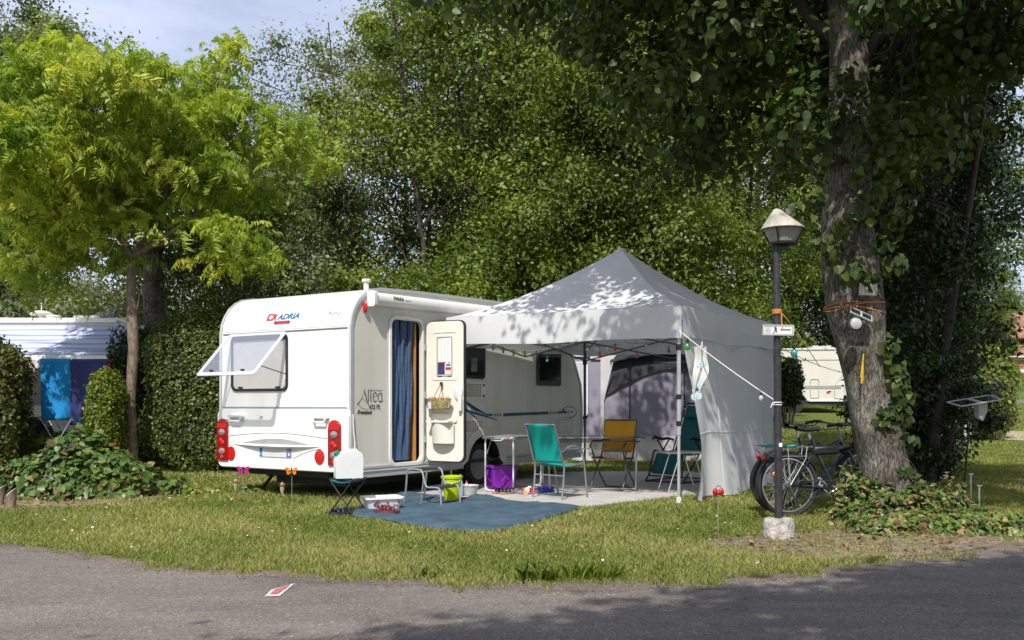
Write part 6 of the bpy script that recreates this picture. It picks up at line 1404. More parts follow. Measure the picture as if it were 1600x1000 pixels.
# drying rack legs below towel and a folding chair
t=empty('clothes_airer',(tx_(88),17.9,0),0,'thin legged clothes airer showing under the bright blue towel','clothes airer')
mb=MB()
for s in(-1,1):
    for q_ in(-.25,.25): mb.tube([(s*.28,q_,.0),(-s*.28,q_,.95)],.009,n=6)
mb.build('leg_frame',M['alupaint'],t); mb=MB()
for k in range(6): mb.tube([(-.3+.12*k,-.25,.93),(-.3+.12*k,.25,.93)],.006,n=5)
mb.build('rails',M['alupaint'],t)
t=empty('deck_chair',(tx_(50),18.3,0),R(-30),'folded back dark camping chair beside the left hedge','chair')
mb=MB()
for s in(-1,1): mb.tube([(-.42,s*.24,1.0),(.05,s*.24,.42),(.38,s*.24,.0)],.012,n=6); mb.tube([(-.3,s*.24,.0),(.28,s*.24,.55)],.012,n=6)
mb.build('frame',M['alupaint'],t); mb=MB(); mb.grid(lambda u,v:(-.42+.47*u,-.23+.46*v,1.0-.58*u-.02*math.sin(PI*v)),8,5); mb.build('sling',darkc,t,recalc=False)
# house on the right
hs=empty('house',(47.6,93,float(gh(0,93))-.35),R(4),'pale rendered house with red tiled roof and brown wooden door far right','house')
wallm=mat('cream_render',(.62,.54,.44),.9,var=.05,scale=.5)
tile=mat('clay_tiles',(.25,.11,.07),.9,var=.35,scale=.8,bump=1,bscale=2,col2=(.36,.19,.13),vec=(1,4,4))
mb=MB(); mb.box((7,4,1.3),(14,8,2.6)); mb.box((12,2,2.4),(9,6,4.8)); mb.build('wall',wallm,hs,smooth=0)
mb=MB(); mb.add([(-.5,-.5,2.55),(8.5,-.5,2.55),(8.5,4.2,4.8),(-.5,4.2,4.8),(-.5,-.5,2.4),(8.5,-.5,2.4)],[(0,1,2,3),(0,1,5,4)]); mb.add([(-.5,4.2,4.8),(8.5,4.2,4.8),(8.5,9,2.55),(-.5,9,2.55)],[(0,1,2,3)])
mb.add([(-.4,1.9,4.6),(7.5,.9,4.2),(7.5,4.5,7.2),(.2,4.5,7.2)],[(0,1,2,3)]); mb.add([(7.5,-1.2,4.7),(17,-1.2,4.7),(17,2,7.2),(7.5,2,7.2)],[(0,1,2,3)])
ro=mb.build('roof',tile,hs,smooth=0,recalc=False); ro.modifiers.new('t','SOLIDIFY').thickness=.12
mb=MB(); mb.tube([(-.5,-.55,2.45),(8.5,-.55,2.45)],.07,n=6); mb.build('gutter',M['whiteplastic'],hs)
mb=MB(); mb.prism([[(1.1,.02),(3.1,.02),(3.1,2.15),(1.1,2.15)]],lambda a,b,d:(a,-.04-d,b),.06); dd=mb.build('door',mat('weathered_planks',(.30,.15,.06),.8,var=.4,scale=3,vec=(8,1,.5)),hs,smooth=0)
mb=MB(); mb.prism([rrect(1.5,.95,2.8,1.3,.15)],lambda a,b,d:(a,-.105-d,b),.03); mb.build('plaque',M['whiteplastic'],dd,smooth=0)
# ------------------------------------------------------------ vegetation
T_BROAD=(np.array([(0,0,0),(.40,.18,.05),(.34,.62,.03),(0,1.0,-.07),(-.34,.62,.03),(-.40,.18,.05)],float),[(0,1,2,3),(0,3,4,5)])
BT='trees of the wood behind the pitches'
mA=make_tree(1,15.5,(0,0,8.6),(4.3,3.6,7.2),170,430,.118,1.0,LM['bright'],M['barkdark'],trunk_r=.16,stems=6,spread=1.6,n_limb=90,fill=.25,flat=.7)
mB=make_tree(2,15.0,(0,0,8.2),(4.2,3.6,7.4),170,430,.115,1.0,LM['mid'],M['barkdark'],trunk_r=.18,stems=5,spread=1.5,n_limb=80,fill=.25,flat=.7)
mC=make_tree(3,10.8,(0,0,6.6),(3.7,3.2,5.9),190,300,.095,.75,LM['olive'],M['barkdark'],T=T_LONG if 0 else T_LEAF,trunk_r=.14,stems=4,spread=1.3,n_limb=120,fill=.3,flat=.9)
mD=make_tree(4,14.0,(0,0,8.0),(4.6,4.0,6.0),150,420,.125,.95,LM['mid'],M['barkdark'],trunk_r=.28,n_limb=80,fill=.3)
mE=make_tree(5,4.6,(0,0,2.4),(2.5,1.8,2.35),60,330,.105,.62,LM['bright'],M['barkdark'],trunk_r=.06,stems=6,spread=1.0,n_limb=40,fill=.3,flat=.8)
mE2=make_tree(15,4.2,(0,0,2.2),(2.5,1.8,2.2),60,300,.10,.62,LM['olive'],M['barkdark'],trunk_r=.06,stems=6,spread=1.0,n_limb=40,fill=.3,flat=.8)
X=lambda px,z:(px-800)/1500*z
BG=[(mD,-5,33,1.14,0,'dark rounded oak-like tree rising in the top left corner'),
 (mD,-190,30,.95,2,'dark tree behind the motorhome, cut by the left edge'),
 (mC,450,29,.84,1,'small grey-green feathery tree just right of the sky gap'),
 (mC,640,28.5,1.15,3.3,'tall grey-green willow-like tree above the left half of the caravan'),
 (mA,760,26.5,1.05,0,'tall fresh green many-stemmed tree above the middle of the caravan roof'),
 (mA,890,28.5,1.08,2.2,'tall fresh green many-stemmed tree above the left slope of the gazebo'),
 (mB,960,26.5,1.05,1.1,'tall green tree straight behind the gazebo peak'),
 (mA,1090,28,1.02,4.4,'tall green tree above the right slope of the gazebo'),
 (mB,1180,43,1.5,3.0,'tall green tree directly behind the lamp post shade'),
 (mB,1335,44,1.55,.4,'tall green tree half hidden by the big pale trunk'),
 (mC,340,33,.60,2.6,'low grey-green tree behind the rear left corner of the caravan'),
 (mB,500,36,.62,5,'green tree in the second row behind the feathery trees'),
 (mB,770,37,1.0,.9,'green tree in the second row showing between the many-stemmed trees'),
 (mB,1040,38,1.0,4.1,'green tree in the second row behind the gazebo peak'),
 (mB,1420,46,1.3,2.5,'green tree far behind the dark evergreens on the right'),
]
for (m_,px,z,s,rz,lb) in BG: put_tree('tree',m_,(X(px,z),z,float(gh(0,z))-.1),rz,s,lb,'tree',BT)
SH=[(mE,640,22.5,1.0,0,'fresh green shrub behind the front half of the caravan'),(mE2,500,22,1.05,1,'grey-green shrub behind the caravan chimney'),(mE,380,22,.95,2,'fresh green shrub left of the caravan roof'),(mE,745,24,1.15,3,'fresh green shrub behind the left slope of the gazebo'),
 (mE2,890,27,1.1,4,'grey-green shrub behind the gazebo left of its peak'),(mE,985,27,1.25,5,'fresh green shrub behind the gazebo right of its peak'),(mE,1060,26.5,1.0,.5,'fresh green shrub behind the right corner of the gazebo'),(mE,1265,47,1.5,1.7,'bright shrub above the far caravan roof'),(mE2,230,24,1.1,2.2,'grey-green shrub behind the tall clipped hedge'),(mE2,60,26,1.2,.2,'grey-green shrub above the motorhome roof')]
for (m_,px,z,s,rz,lb) in SH: put_tree('shrub',m_,(X(px,z),z,float(gh(0,z))-.05),rz,s,lb,'shrub','shrubs under the wood edge')
# far trees on the right and behind
FT=[(mA,1532,52,.55,1.2,'light green tree beside the house roof'),(mD,1640,120,.8,0,'dark tree on the far right behind the house'),(mD,1590,135,.85,2,'rounded tree on the far hill above the house roof'),(mD,1530,100,.7,1,'distant tree behind the light green tree'),(mE,1535,42,.7,2,'light green bush left of the house wall')]
for (m_,px,z,s,rz,lb) in FT: put_tree('tree',m_,(X(px,z),z,float(gh(0,z))-.2),rz,s,lb,'tree','distant trees by the house')
# dark evergreens on the right
mF=make_tree(8,11.5,(0.3,0,6.6),(2.0,1.8,5.4),120,330,.115,.62,LM['dark'],M['barkdark'],T=T_LEAF,trunk_r=.17,stems=3,spread=.9,n_limb=90,fill=.25,flat=.8,lean=(.1,0))
mG=make_tree(9,3.4,(0,0,1.9),(1.15,1.0,1.7),50,300,.10,.42,LM['dark'],M['barkdark'],trunk_r=.05,stems=4,n_limb=30,fill=.2)
for (m_,px,z,s,rz,lb) in [(mF,1405,15.6,.78,0,'dark glossy-leaved evergreen just right of the big pale trunk'),(mF,1425,18.5,.84,2.2,'dark glossy-leaved evergreen with foliage against the sky at the right edge'),(mF,1432,19.5,1.0,4,'dark glossy-leaved evergreen half hidden behind the big pale trunk')]:
    put_tree('evergreen_tree',m_,(X(px,z),z,-.05),rz,s,lb,'tree','dark evergreens on the right')
for (px,z,s,rz,lb) in [(1430,15.0,.75,1,'dark bushy undergrowth at the foot of the nearest evergreen'),(1440,17.5,.8,3,'dark leafy bush between the evergreen trunks')]:
    put_tree('bush',mG,(X(px,z),z,-.05),rz,s,lb,'bush','dark bushes on the right')
# young yellow-green tree on the left
YX=X(207,16.5)
mY=make_tree(12,5.6,(-.35,0,5.12),(2.45,2.0,1.50),175,36,.29,.44,LM['yellow'],M['barkyoung'],T=T_COMP,trunk_r=.09,n_limb=0,fill=.35,up=.8,down=.3,flat=.40,lump=.42,limbs=False,
  trunkpts=[(0,0,-.1,.11),(.0,0,.3,.085),(-.03,0,1.2,.080),(.02,0,2.0,.085),(.0,0,2.45,.092),(-.02,0,2.9,.075),(-.01,0,3.40,.075)],crvar=.3,
  extra=[(1.2,.1,6.5),(1.35,.0,6.2),(1.0,.1,6.2),(1.55,0,6.7),(-1.0,0,6.2),(-.5,0,6.1),(1.9,0,5.7),(2.3,0,5.2),(-1.9,0,6.1),(-.6,-.5,3.7),(1.2,-.3,3.8),(-1.35,-.3,3.0),(-1.7,-.2,3.3),(-1.0,-.3,3.4),(2.0,0,3.4),(.2,-.4,3.9),(1.8,.1,3.7)])
yt=put_tree('young_tree',mY,(YX,16.5,0),0,1.1,'slender young tree with bright yellow-green feathered leaves on the left','tree')
mb=MB(); rg=np.random.default_rng(4); f0=(-.01,0,3.38)
forks=[((-.22,.0,3.85),(-.35,.1,4.4),(-.9,.1,5.2)),((.35,-.05,3.6),(.75,-.1,3.85),(1.5,0,4.4)),((.15,.1,3.7),(.42,.1,4.15),(.6,.2,5.2)),((.33,-.05,3.58),(.62,-.05,3.62),(.95,-.1,3.72)),((-.2,.1,3.7),(-.9,.2,4.1),(-1.9,.3,4.6))]
ends=[]
for F in forks:
    P=catmull([f0]+[tuple(p) for p in F],5); n=len(P); mb.tube(P,[.055*(1-.75*i/(n-1)) for i in range(n)],n=7,cap=False); ends+=[(np.array(P[k]),.055*(1-.75*k/(n-1))) for k in range(6,n)]
rC=crown_centres(np.random.default_rng(12),70,(-.35,0,5.0),(2.45,1.9,1.5),fill=.4)
for c in rC:
    e=min(ends,key=lambda q:np.linalg.norm(q[0]-c)+(0 if q[0][2]<c[2] else 1)); limb(mb,e[0],c,max(.012,e[1]*.5),.005,rg,n=4,arch=.1)
mb.build('branches',M['barkyoung'],yt,smooth=60,recalc=False)
mb=MB(); mb.tube([(.09,-.07,2.55),(.17,-.05,3.0)],.008,n=5); tag(mb.build('twig_stub',M['barkyoung'],yt))
# trunk behind it
t2=empty('tree',(X(243,20),20,0),0,'thick grey trunk rising behind the tall clipped hedge','tree')
mb=MB(); mb.tube(catmull([(0,0,-.1),(.02,0,2),(-.05,0,4.2),(.1,0,7.5)],6),[.27-.006*i for i in range(19)],n=14); mb.build('trunk',M['bark'],t2,smooth=60)
rr_=np.random.default_rng(3); C_=crown_centres(rr_,60,(0.0,.8,5.6),(2.6,2.0,1.5),fill=.3); P,N=clumps_to_leaves(C_,np.full(60,.8),260,rr_); leafmesh('crown',P,N,.13*(.7+.6*rr_.random(len(P))),T_LEAF,LM['mid'],t2,rng=rr_)
# hedges
rect_hedge('clipped_hedge',-6.5,-4.2,16.8,18.2,2.76,LM['hedge'],42000,.062,'tall square clipped hedge between the young tree and the caravan',seed=3,rough=.13)
rect_hedge('clipped_hedge',-10.0,-8.62,16.3,17.4,2.30,LM['hedgeyellow'],26000,.075,'clipped brownish hedge at the left edge in front of the motorhome',seed=5,rough=.16,round_=.6)
rect_hedge('clipped_hedge',-7.02,-6.56,15.7,16.4,1.72,LM['lime'],13000,.06,'small rounded lime green hedge beside the navy towel',seed=6,rough=.12,round_=1.0)
rect_hedge('clipped_hedge',-7.55,-6.7,17.6,18.8,2.50,LM['dark'],11000,.07,'dark narrow hedge at the right end of the striped awning',seed=8,rough=.16)
rect_hedge('bush',-10.2,-7.6,17.4,18.6,.62,LM['ivy'],9000,.09,'low dark leafy undergrowth below the hanging towels','bush',seed=9,rough=.3,round_=1,T=T_BROAD)
rect_hedge('clipped_hedge',11.2,13.6,25.6,27.6,1.85,LM['hedge'],15000,.10,'dark square hedge behind the hanging solar panel on the right',seed=12,rough=.12,base=float(gh(0,26)))
rect_hedge('hedge',16.1,17.4,33,34.5,2.3,LM['bright'],12000,.15,'lighter leafy hedge right of the dark square one',seed=13,rough=.3,base=float(gh(0,34)),round_=1)
# clipped bush on a stem by the lamp post
b_=rect_hedge('topiary_bush',8.25,8.98,29.5,30.4,2.15,LM['dark'],9000,.09,'round topped dark clipped bush with bare twiggy stems right of the lamp post','bush',seed=14,rough=.1,z0=.75,base=float(gh(0,30)),round_=1)
mb=MB()
for i in range(14):
    a=rnd.random()*6.28; mb.tube([(.08*math.cos(a),.08*math.sin(a),-.1),(.2*math.cos(a),.2*math.sin(a),.5),(.30*math.cos(a),.3*math.sin(a),1.2)],.018,n=4)
mb.build('stems',M['barkdark'],b_)
# leafy mounds -------------------------------------------------
def mound(kind,cells,n,size,label,cat,seed,dry=.12,T=T_HEART,lm=None,stems=True,loc=(0,0,0)):
    rng=np.random.default_rng(seed); th=empty(kind,loc,0,label,cat)
    P=[];N=[]
    for (cx,cy,cz,rx,ry,rz,w_) in cells:
        k=int(n*w_); d=unit(rng.normal(size=(k,3))); d[:,2]=np.abs(d[:,2]); r=(.55+.5*rng.random(k)**.5)*(1+.12*np.sin(d[:,0]*7+cx*3)+.12*np.cos(d[:,1]*6+d[:,2]*5))
        P.append(np.array([cx,cy,cz])+d*r[:,None]*np.array([rx,ry,rz])); N.append(d+rng.normal(size=(k,3))*.45+np.array([0,-.25,.45]))
    P=np.vstack(P)-np.array(loc);N=unit(np.vstack(N)); P[:,2]=np.maximum(P[:,2],.02)
    mi=(rng.random(len(P))<dry).astype(int)
    leafmesh('leaves',P,N,size*(.40+.85*rng.random(len(P))),T,[lm or LM['ivy'],LM['dry']],th,down=.7,rng=rng,midx=mi)
    if stems:
        mb=MB()
        for i in range(70):
            c=cells[rng.integers(len(cells))]; a=rng.random()*6.28; r=rng.random()**.5; x=c[0]+c[3]*r*math.cos(a)-loc[0]; y=c[1]+c[4]*r*math.sin(a)-loc[1]; mb.tube([(x*.96+(c[0]-loc[0])*.04,y,0),(x,y+.03,c[5]*.4),(x+.08*math.cos(a),y+.08*math.sin(a),c[5]*.85*(1-r*r*.6))],.005,n=4,cap=False)
        mb.build('stems',M['barkyoung'],th)
    return th
mound('leafy_bush',[(-5.75,12.75,.05,.78,.62,.72,.60),(-6.25,12.65,.0,.50,.5,.50,.2),(-5.15,12.8,.0,.42,.45,.45,.14),(-4.75,13.1,0,.35,.4,.22,.06)],8000,.082,'sprawling heart-leaved green bush with some yellow leaves at the front left','bush',21,dry=.10,loc=(-5.75,12.75,0))
mound('weeds',[(-4.3,13.0,0,.6,.3,.12,.5),(-3.6,13.2,0,.5,.3,.10,.5)],700,.05,'low weeds along the edge of the grass left of the caravan','weeds',22,dry=.1,loc=(-4,13,0),stems=False,lm=LM['bright'])
mound('leafy_bush',[(4.05,9.25,0,.75,.38,.20,.26),(3.55,9.15,0,.40,.30,.14,.10),(4.65,9.4,0,.50,.35,.20,.14),(4.0,9.75,0,.50,.30,.42,.20),(3.55,9.95,0,.26,.2,.55,.14),(4.45,9.85,0,.3,.3,.42,.10),(5.1,9.6,0,.35,.3,.12,.06)],7500,.052,'creeping heart-leaved growth and dry leaves round the foot of the big tree','bush',23,dry=.30,loc=(4.0,9.5,0))
# grass tufts on the road edge
def tuft(px,py,n,h,label,seed):
    rng=np.random.default_rng(seed); b=G(px,py); x=rng.normal(size=n)*.10; y=rng.normal(size=n)*.05; P=np.stack([x,y,np.zeros(n)],1); N=rng.normal(size=(n,3)); N[:,2]=np.abs(N[:,2])*.3
    o=leafmesh('grass_tuft',P,N,h*(.5+.7*rng.random(n)),(np.array([(-.06,0,0),(.06,0,0),(.05,.6,-.05),(0,1,-.3),(-.05,.6,-.05)],float),[(0,1,2,3,4)]),LM['bright'],down=-2.2,rng=rng); o.location=b; tag(o,label,'grass tuft','grass tufts along the road edge')
tuft(845,908,110,.13,'coarse grass tuft on the road edge, leftmost of the three',1); tuft(925,905,110,.12,'coarse grass tuft on the road edge, middle one of the three',2); tuft(665,903,60,.08,'small grass tuft on the road edge below the blue mat',3)
# ------------------------------------------------------------ the big linden
BTX,BTY=3.95,10.0
tp=[(3.99,10.0,-.1,.40),(3.98,10.0,.05,.34),(3.95,10,.20,.275),(3.91,10,.44,.245),(3.87,10,.70,.245),(3.83,10,.90,.255),(3.76,10,1.15,.235),(3.68,10,1.50,.215),(3.62,10,1.85,.245),(3.58,10,2.15,.285),(3.54,10,2.45,.290),(3.50,10,2.75,.275),(3.50,10.02,3.1,.255),(3.52,10.05,3.6,.225),(3.55,10.1,4.2,.205),(3.56,10.15,4.9,.195),(3.56,10.2,5.6,.19),(3.6,10.3,7.0,.15),(3.7,10.4,9.0,.10),(3.6,10.5,11,.05)]
lt=empty('linden_tree',(BTX,BTY,0),0,'big old linden with pale knobbly trunk and dark overhanging crown right of the lamp post','tree')
rng=np.random.default_rng(31)
pp=[];rr=[]
for i in range(len(tp)-1):
    for k in range(7):
        t=k/7; a,b=np.array(tp[i]),np.array(tp[i+1]); q=a*(1-t)+b*t; pp.append((q[0]-BTX,q[1]-BTY,q[2])); rr.append(q[3])
mb=MB(); mb.tube(pp,rr,n=40,cap=False)
burls=[(3.62,9.75,.98,.13,.07),(3.95,9.72,.88,.12,.06),(3.42,9.78,2.05,.12,.05),(3.72,9.76,2.10,.10,.05),(3.35,9.8,2.8,.15,.08),(3.7,9.78,2.75,.12,.06),(3.6,9.76,1.45,.06,.02),(3.72,9.72,1.62,.08,.03),(4.05,9.8,1.15,.10,.06),(3.5,9.8,3.2,.1,.04)]
vv=[]
for (x,y,z) in mb.v:
    c=min(range(len(pp)),key=lambda j:abs(pp[j][2]-z)); cx,cy=pp[c][0],pp[c][1]; d=Vector((x-cx,y-cy,0)); a=math.atan2(d.y,d.x)
    f=1+.035*math.sin(a*5+z*1.3)+.03*math.sin(a*3-z*2.1)+.018*math.sin(a*11+z*4)+.012*math.sin(a*19+z*9)+ (.10*max(0,math.sin(a*4+1))*max(0,1-z/.5))
    wx,wy=x+BTX,y+BTY; ad=0
    for (bx,by,bz,br,bh) in burls:
        q=((wx-bx)**2+(wy-by)**2+(z-bz)**2)/br**2
        if q<4: ad+=bh*math.exp(-q*1.4)*(1+.3*math.sin(a*25+z*40))
    L=d.length; d2=d*(f+ad/max(L,.05)); vv.append((cx+d2.x,cy+d2.y,z))
mb.v=vv
mb.build('trunk',M['bark'],lt,smooth=80,recalc=False)
# crown
ex=np.array([600,700,760,850,950,1050,1150,1230,1300,1400,1450,1530,1620,1900]); ey=np.array([-60,10,60,115,190,290,325,290,330,350,330,200,130,100])
def keepf(C):
    X_=C[:,0]+BTX;Y_=C[:,1]+BTY;Z_=C[:,2]; px=800+X_/Y_*1500; py=630-(Z_-1.24)/Y_*1500
    sy=Y_+.855*Z_
    gzs=(X_+.164*Z_>-1.5)&(X_+.164*Z_<2.9)&(sy>13.2)&(sy<17.6); h_=np.abs(np.sin(X_*12.9+Y_*78.2+Z_*37.7)*43758.5)%1
    tn_=(X_+.164*Z_>.9)&(X_+.164*Z_<4.3)&(sy>20.2)&(sy<23.8)
    return ~(gzs&((h_<.55)|(X_+.164*Z_<.35)))&~(tn_&(h_<.85))&(Y_>5.2)&(py+ .38/Y_*1500 < np.interp(px,ex,ey))&(sy>np.where(X_+.164*Z_>3.3,11.75,np.where(X_+.164*Z_>1.7,13.7,12.75)))&(Z_>2.6)&~((px>1290)&(px<1372)&(Y_<10.1))
C1=crown_centres(rng,460,(-.15,.6,7.6),(5.2,5.1,4.4),fill=.15,lump=.15); C1=C1[keepf(C1)]
print('linden clumps',len(C1))
crs=.62*(1+.3*rng.normal(size=len(C1))).clip(.5,1.6)
P,N=clumps_to_leaves(C1,crs,340,rng,up=.5,flat=.6)
leafmesh('crown',P,N,.105*(.6+.7*rng.random(len(P))),T_BROAD,LM['linden'],lt,down=.8,rng=rng,tint=np.clip(.5*np.repeat(rng.random(len(C1)),340)+.5*rng.random(len(P)),0,1))
mb=MB()
heads=[(np.array([p[0],p[1],p[2]]),r) for p,r in zip(pp,rr) if p[2]>3.6]
mains=[]
for k in range(14):
    a=k*2.4; h=4.6+.4*k; s=min(heads,key=lambda q:abs(q[0][2]-h)); e=s[0]+np.array([math.cos(a)*(2.2+rng.random()),math.sin(a)*(2.2+rng.random()),1.6+1.6*rng.random()])
    if keepf(e[None,:])[0] or 1:
        if (e[1]+BTY)+.855*e[2]<12.9: e[1]=12.9-.855*e[2]-BTY
        L_=limb(mb,s[0],e,s[1]*.34,.02,rng,n=7,seg=8,arch=.15); mains+=[(q,.03) for q in L_[2:]]
for c in C1:
    e=min(mains,key=lambda q:np.linalg.norm(q[0]-c)); limb(mb,e[0],c,.022,.005,rng,n=4,arch=.05)
mb.build('branches',M['barkdark'],lt,smooth=60,recalc=False)
# shoots with large leaves on the trunk
SC=[]; sr=[]
def add_sh(px,py,d,r): p=At(px,py,d); SC.append((p.x-BTX,p.y-BTY,p.z)); sr.append(r)
for px,py in((1300,400),(1345,330),(1310,350),(1360,300),(1275,300),(1290,240),(1250,330),(1330,420),(1380,380),(1400,340),(1370,430),(1290,380),(1385,300),(1395,410),(1350,260),(1300,180),(1270,200),(1330,120),(1380,160),(1390,230)): add_sh(px,py,9.55+.1*math.sin(px),.17)
for px,py in((1385,545),(1395,570),(1400,590),(1405,610),(1395,640),(1410,650),(1385,660),(1400,675),(1420,690),(1385,650),(1410,730),(1425,760),(1415,620)): add_sh(px,py,9.78,.11)
SC=np.array(SC); P,N=clumps_to_leaves(SC,np.array(sr),30,rng,up=.3,flat=.9); N[:,1]-=.7; N=unit(N)
leafmesh('trunk_shoots',P,N,.080*(.6+.6*rng.random(len(P))),T_HEART,LM['linden'],lt,down=1.2,rng=rng)
# ------------------------------------------------------------ tree behind the viewpoint that shades the road
rng=np.random.default_rng(77)
lx_=[-3,-.5,.2,1.0,2.3,4.2,6,9,12]; ly_=[3.8,4.95,5.55,6.05,6.8,7.7,8.4,9.3,9.8]
S=[]
while len(S)<640:
    sx=-1.8+12*rng.random(); sy=.5+9*rng.random(); h=6.2+3.4*rng.random()
    if sy>np.interp(sx,lx_,ly_)-.30: continue
    if (sx-1.3)**2/.20+(sy-5.1)**2/.06<1: continue
    S.append((sx-.164*h-6.5,sy-.855*h+5.0,h))
S=np.array(S); crs=.55+.25*rng.random(len(S))
P,N=clumps_to_leaves(S,crs,200,rng,up=.4,flat=.6)
st_=empty('roadside_tree',(6.5,-5.0,0),0,'tall tree beside the viewpoint whose crown throws the big shadow over the road','tree')
leafmesh('crown',P,N,.14*(.7+.6*rng.random(len(P))),T_BROAD,LM['linden'],st_,down=.6,rng=rng)
mb=MB(); mb.tube([(0,0,-.1),(0,.1,3),(-.3,.2,6),(-.8,.3,9)],[.32,.26,.2,.08],n=12)
for c in S[::3]: limb(mb,(-.1,.15,3.5+.25*c[2]),c,.06,.01,rng,n=5)
mb.build('trunk',M['bark'],st_,smooth=60,recalc=False)
# ------------------------------------------------------------ things fixed to the linden
d0=9.70
p=At(1356,452,d0-.02); t=empty('wall_box',p,R(8),'small cream electric box fixed to the big trunk above the orange cord','electric box'); t.rotation_euler=(0,R(4),R(10))
mb=MB(); mb.box((0,0,0),(.155,.10,.13)); mb.build('box_body',M['cream'],t,smooth=0,bevel=.008)
mb=MB(); 
for k in range(7): mb.box((.02,-.053,-.045+.015*k),(.09,.006,.004))
mb.box((-.055,-.052,0),(.012,.008,.12)); mb.build('louvres',M['trimgrey'],t,smooth=0)
mb=MB()
for k,(z,r,tl) in enumerate(((2.245,.300,.10),(2.20,.303,-.06),(2.265,.297,.02))):
    mb.tube([(3.565+r*math.cos(a)*1.01,10+r*math.sin(a),z+tl*math.cos(a)*.5+.012*math.sin(a*3+k)) for a in np.linspace(0,2*PI,30)[:-1]],.006,n=5,closed=True)
tag(mb.build('rope',M['orange']),'orange cord looped three times round the big trunk','cord')
def solar(loc,rx,rz,L,W,lampr,label,hang=None,ry=0):
    t=empty('solar_light',loc,rz,label,'solar light'); t.rotation_euler=(rx,ry,rz)
    mb=MB(); mb.prism([rrect(-L/2,-W/2,L/2,W/2,.01),rrect(-L/2+.012,-W/2+.012,L/2-.012,W/2-.012,.005)],lambda a,b,d:(a,b,d),.014); mb.box((0,0,.007),(.02 if L<.4 else .06,W-.02,.012)); mb.build('panel_frame',M['alupaint'],t,smooth=0,bevel=.001)
    mb=MB(); mb.box((0,0,.005),(L-.02,W-.02,.006)); 
    mb.build('solar_cells',M['glassdark'],t,smooth=0)
    return t
t=solar(At(1345,492,d0-.10),R(40),R(0),.24,.11,.05,'small solar panel light with round white lamp strapped to the big trunk',ry=R(24))
mb=MB(); Mx=Matrix.Rotation(R(90),3,'X'); t2_=t
lampo=At(1336,506,d0-.16)
inv=(Matrix.Translation(t.location)@t.rotation_euler.to_matrix().to_4x4()).inverted()
def loc_(p): return inv@Vector(p)
mb=MB(); mb.lathe([(.063,-.03),(.066,.0),(.064,.02),(.05,.025),(.001,.026)],(0,0,0),n=24,M=Mx); mb.v=[tuple(loc_(Vector(v)+lampo)) for v in mb.v]; hd=mb.build('lamp_housing',M['darksteel'],t)
mb=MB(); mb.lathe([(.056,.02),(.054,.036),(.03,.046),(.001,.049)],(0,0,0),n=24,M=Mx); mb.v=[tuple(loc_(Vector(v)+lampo)) for v in mb.v]; mb.build('lamp_lens',M['greyplastic'],t)
mb=MB(); mb.box(tuple(loc_(At(1343,500,d0-.06))),(.05,.03,.12)); mb.build('bracket',M['darksteel'],t,smooth=0)
t=solar(At(1523,627,12.0),R(12),R(14),.62,.26,.07,'large grey framed solar panel with hanging lamp in the shade on the right',ry=R(-8))
mb=MB(); mb.box((0,0,-.02),(.10,.12,.03)); mb.prism([[(.02,-.03),(.16,-.03),(.17,-.14),(.10,-.27),(.04,-.22)]],lambda a,b,d:(a,d-.04,b),.09); mb.build('lamp_housing',M['greyplastic'],t,smooth=0,bevel=.01)
mb=MB(); mb.tube([(.0,.05,-.02),(-.05,.10,-1.30)],.010,n=6); mb.build('support_rod',M['black'],t)
mb=MB()
for k in range(9): mb.tube([(3.545-.028*0+.004*math.sin(k*2),9.70,1.66),(3.535+.012*math.sin(k*1.9),9.70,1.50-.03*(k%3))],.006,n=4)
mb.tube([(3.545,9.70,1.66),(3.56,9.72,1.74)],.006,n=4)
o=mb.build('yellow_tassel',mat('yellow_cord',(.55,.36,.02),.8,var=.3,scale=60)); tag(o,'yellow knotted cord tassel hanging on the left side of the big trunk','tassel')
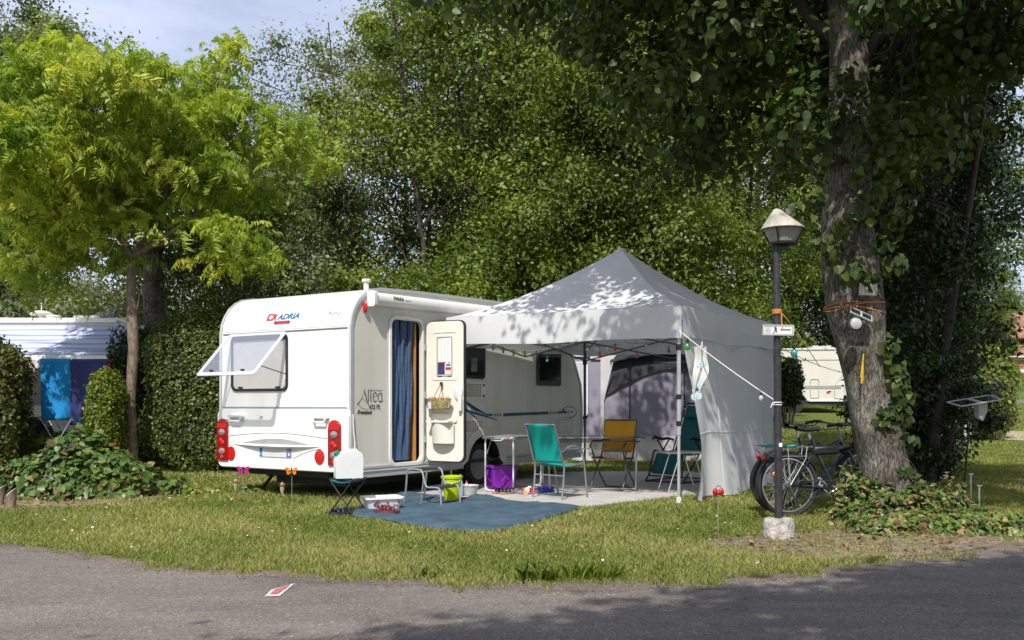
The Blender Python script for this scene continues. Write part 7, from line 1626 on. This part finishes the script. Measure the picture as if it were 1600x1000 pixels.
# ------------------------------------------------------------ tidy: loose pieces of one part become parts of their own
def islands(me):
    n=len(me.vertices); par=list(range(n))
    def f(a):
        while par[a]!=a: par[a]=par[par[a]]; a=par[a]
        return a
    for e in me.edges:
        a,b=f(e.vertices[0]),f(e.vertices[1])
        if a!=b: par[a]=b
    g={}
    for i in range(n): g.setdefault(f(i),[]).append(i)
    return list(g.values())
def split_loose(o,tol=.012):
    me=o.data; isl=islands(me); 
    if len(isl)<2: return 1
    co=np.array([v.co[:] for v in me.vertices]); bb=[(co[i].min(0)-tol,co[i].max(0)+tol) for i in isl]
    grp=list(range(len(isl)))
    ch=True
    while ch:
        ch=False
        for a in range(len(isl)):
            for b in range(a):
                if grp[a]!=grp[b] and (bb[a][0]<=bb[b][1]).all() and (bb[b][0]<=bb[a][1]).all():
                    k,l=min(grp[a],grp[b]),max(grp[a],grp[b]); grp=[k if x==l else x for x in grp]; ch=True
    ids=sorted(set(grp))
    if len(ids)<2: return 1
    vid=np.empty(len(co),int)
    for q,i in enumerate(isl): vid[i]=grp[q]
    polys=[(tuple(p.vertices),p.material_index,p.use_smooth) for p in me.polygons]
    base=o.name.split('.')[0]; first=True
    for gid in ids:
        idx=np.where(vid==gid)[0]; mp=dict(zip(idx.tolist(),range(len(idx)))); ps=[p for p in polys if vid[p[0][0]]==gid]
        m2=bpy.data.meshes.new(base); m2.from_pydata(co[idx].tolist(),[],[[mp[v] for v in p[0]] for p in ps])
        for m in me.materials: m2.materials.append(m)
        m2.polygons.foreach_set('material_index',[p[1] for p in ps]); m2.polygons.foreach_set('use_smooth',[p[2] for p in ps])
        if any(p[2] for p in ps): m2.set_sharp_from_angle(angle=R(35))
        if first: o.data=m2; first=False
        else:
            c=o.copy(); c.data=m2; COL.objects.link(c); c.name=base
    return len(ids)
SPLIT={'sill_rail','steady_leg','window_stay','window_sticker','hinge','window_catch','vent_latch','brake_light_end','seam_strip','stripe_decal','slider','seam_shadow_line','bumper_crease','grab_handle','brace','blossom','crank','skirt','trim_strip','wall_socket','leg_frame','brake_lever','awning_arm','window_frame','blue_pattern','plate_print','stretcher','rails'}
for o in list(scene.objects):
    if o.type=='MESH' and o.parent and o.name.split('.')[0] in SPLIT and not o.children: split_loose(o)
bpy.context.view_layer.update()
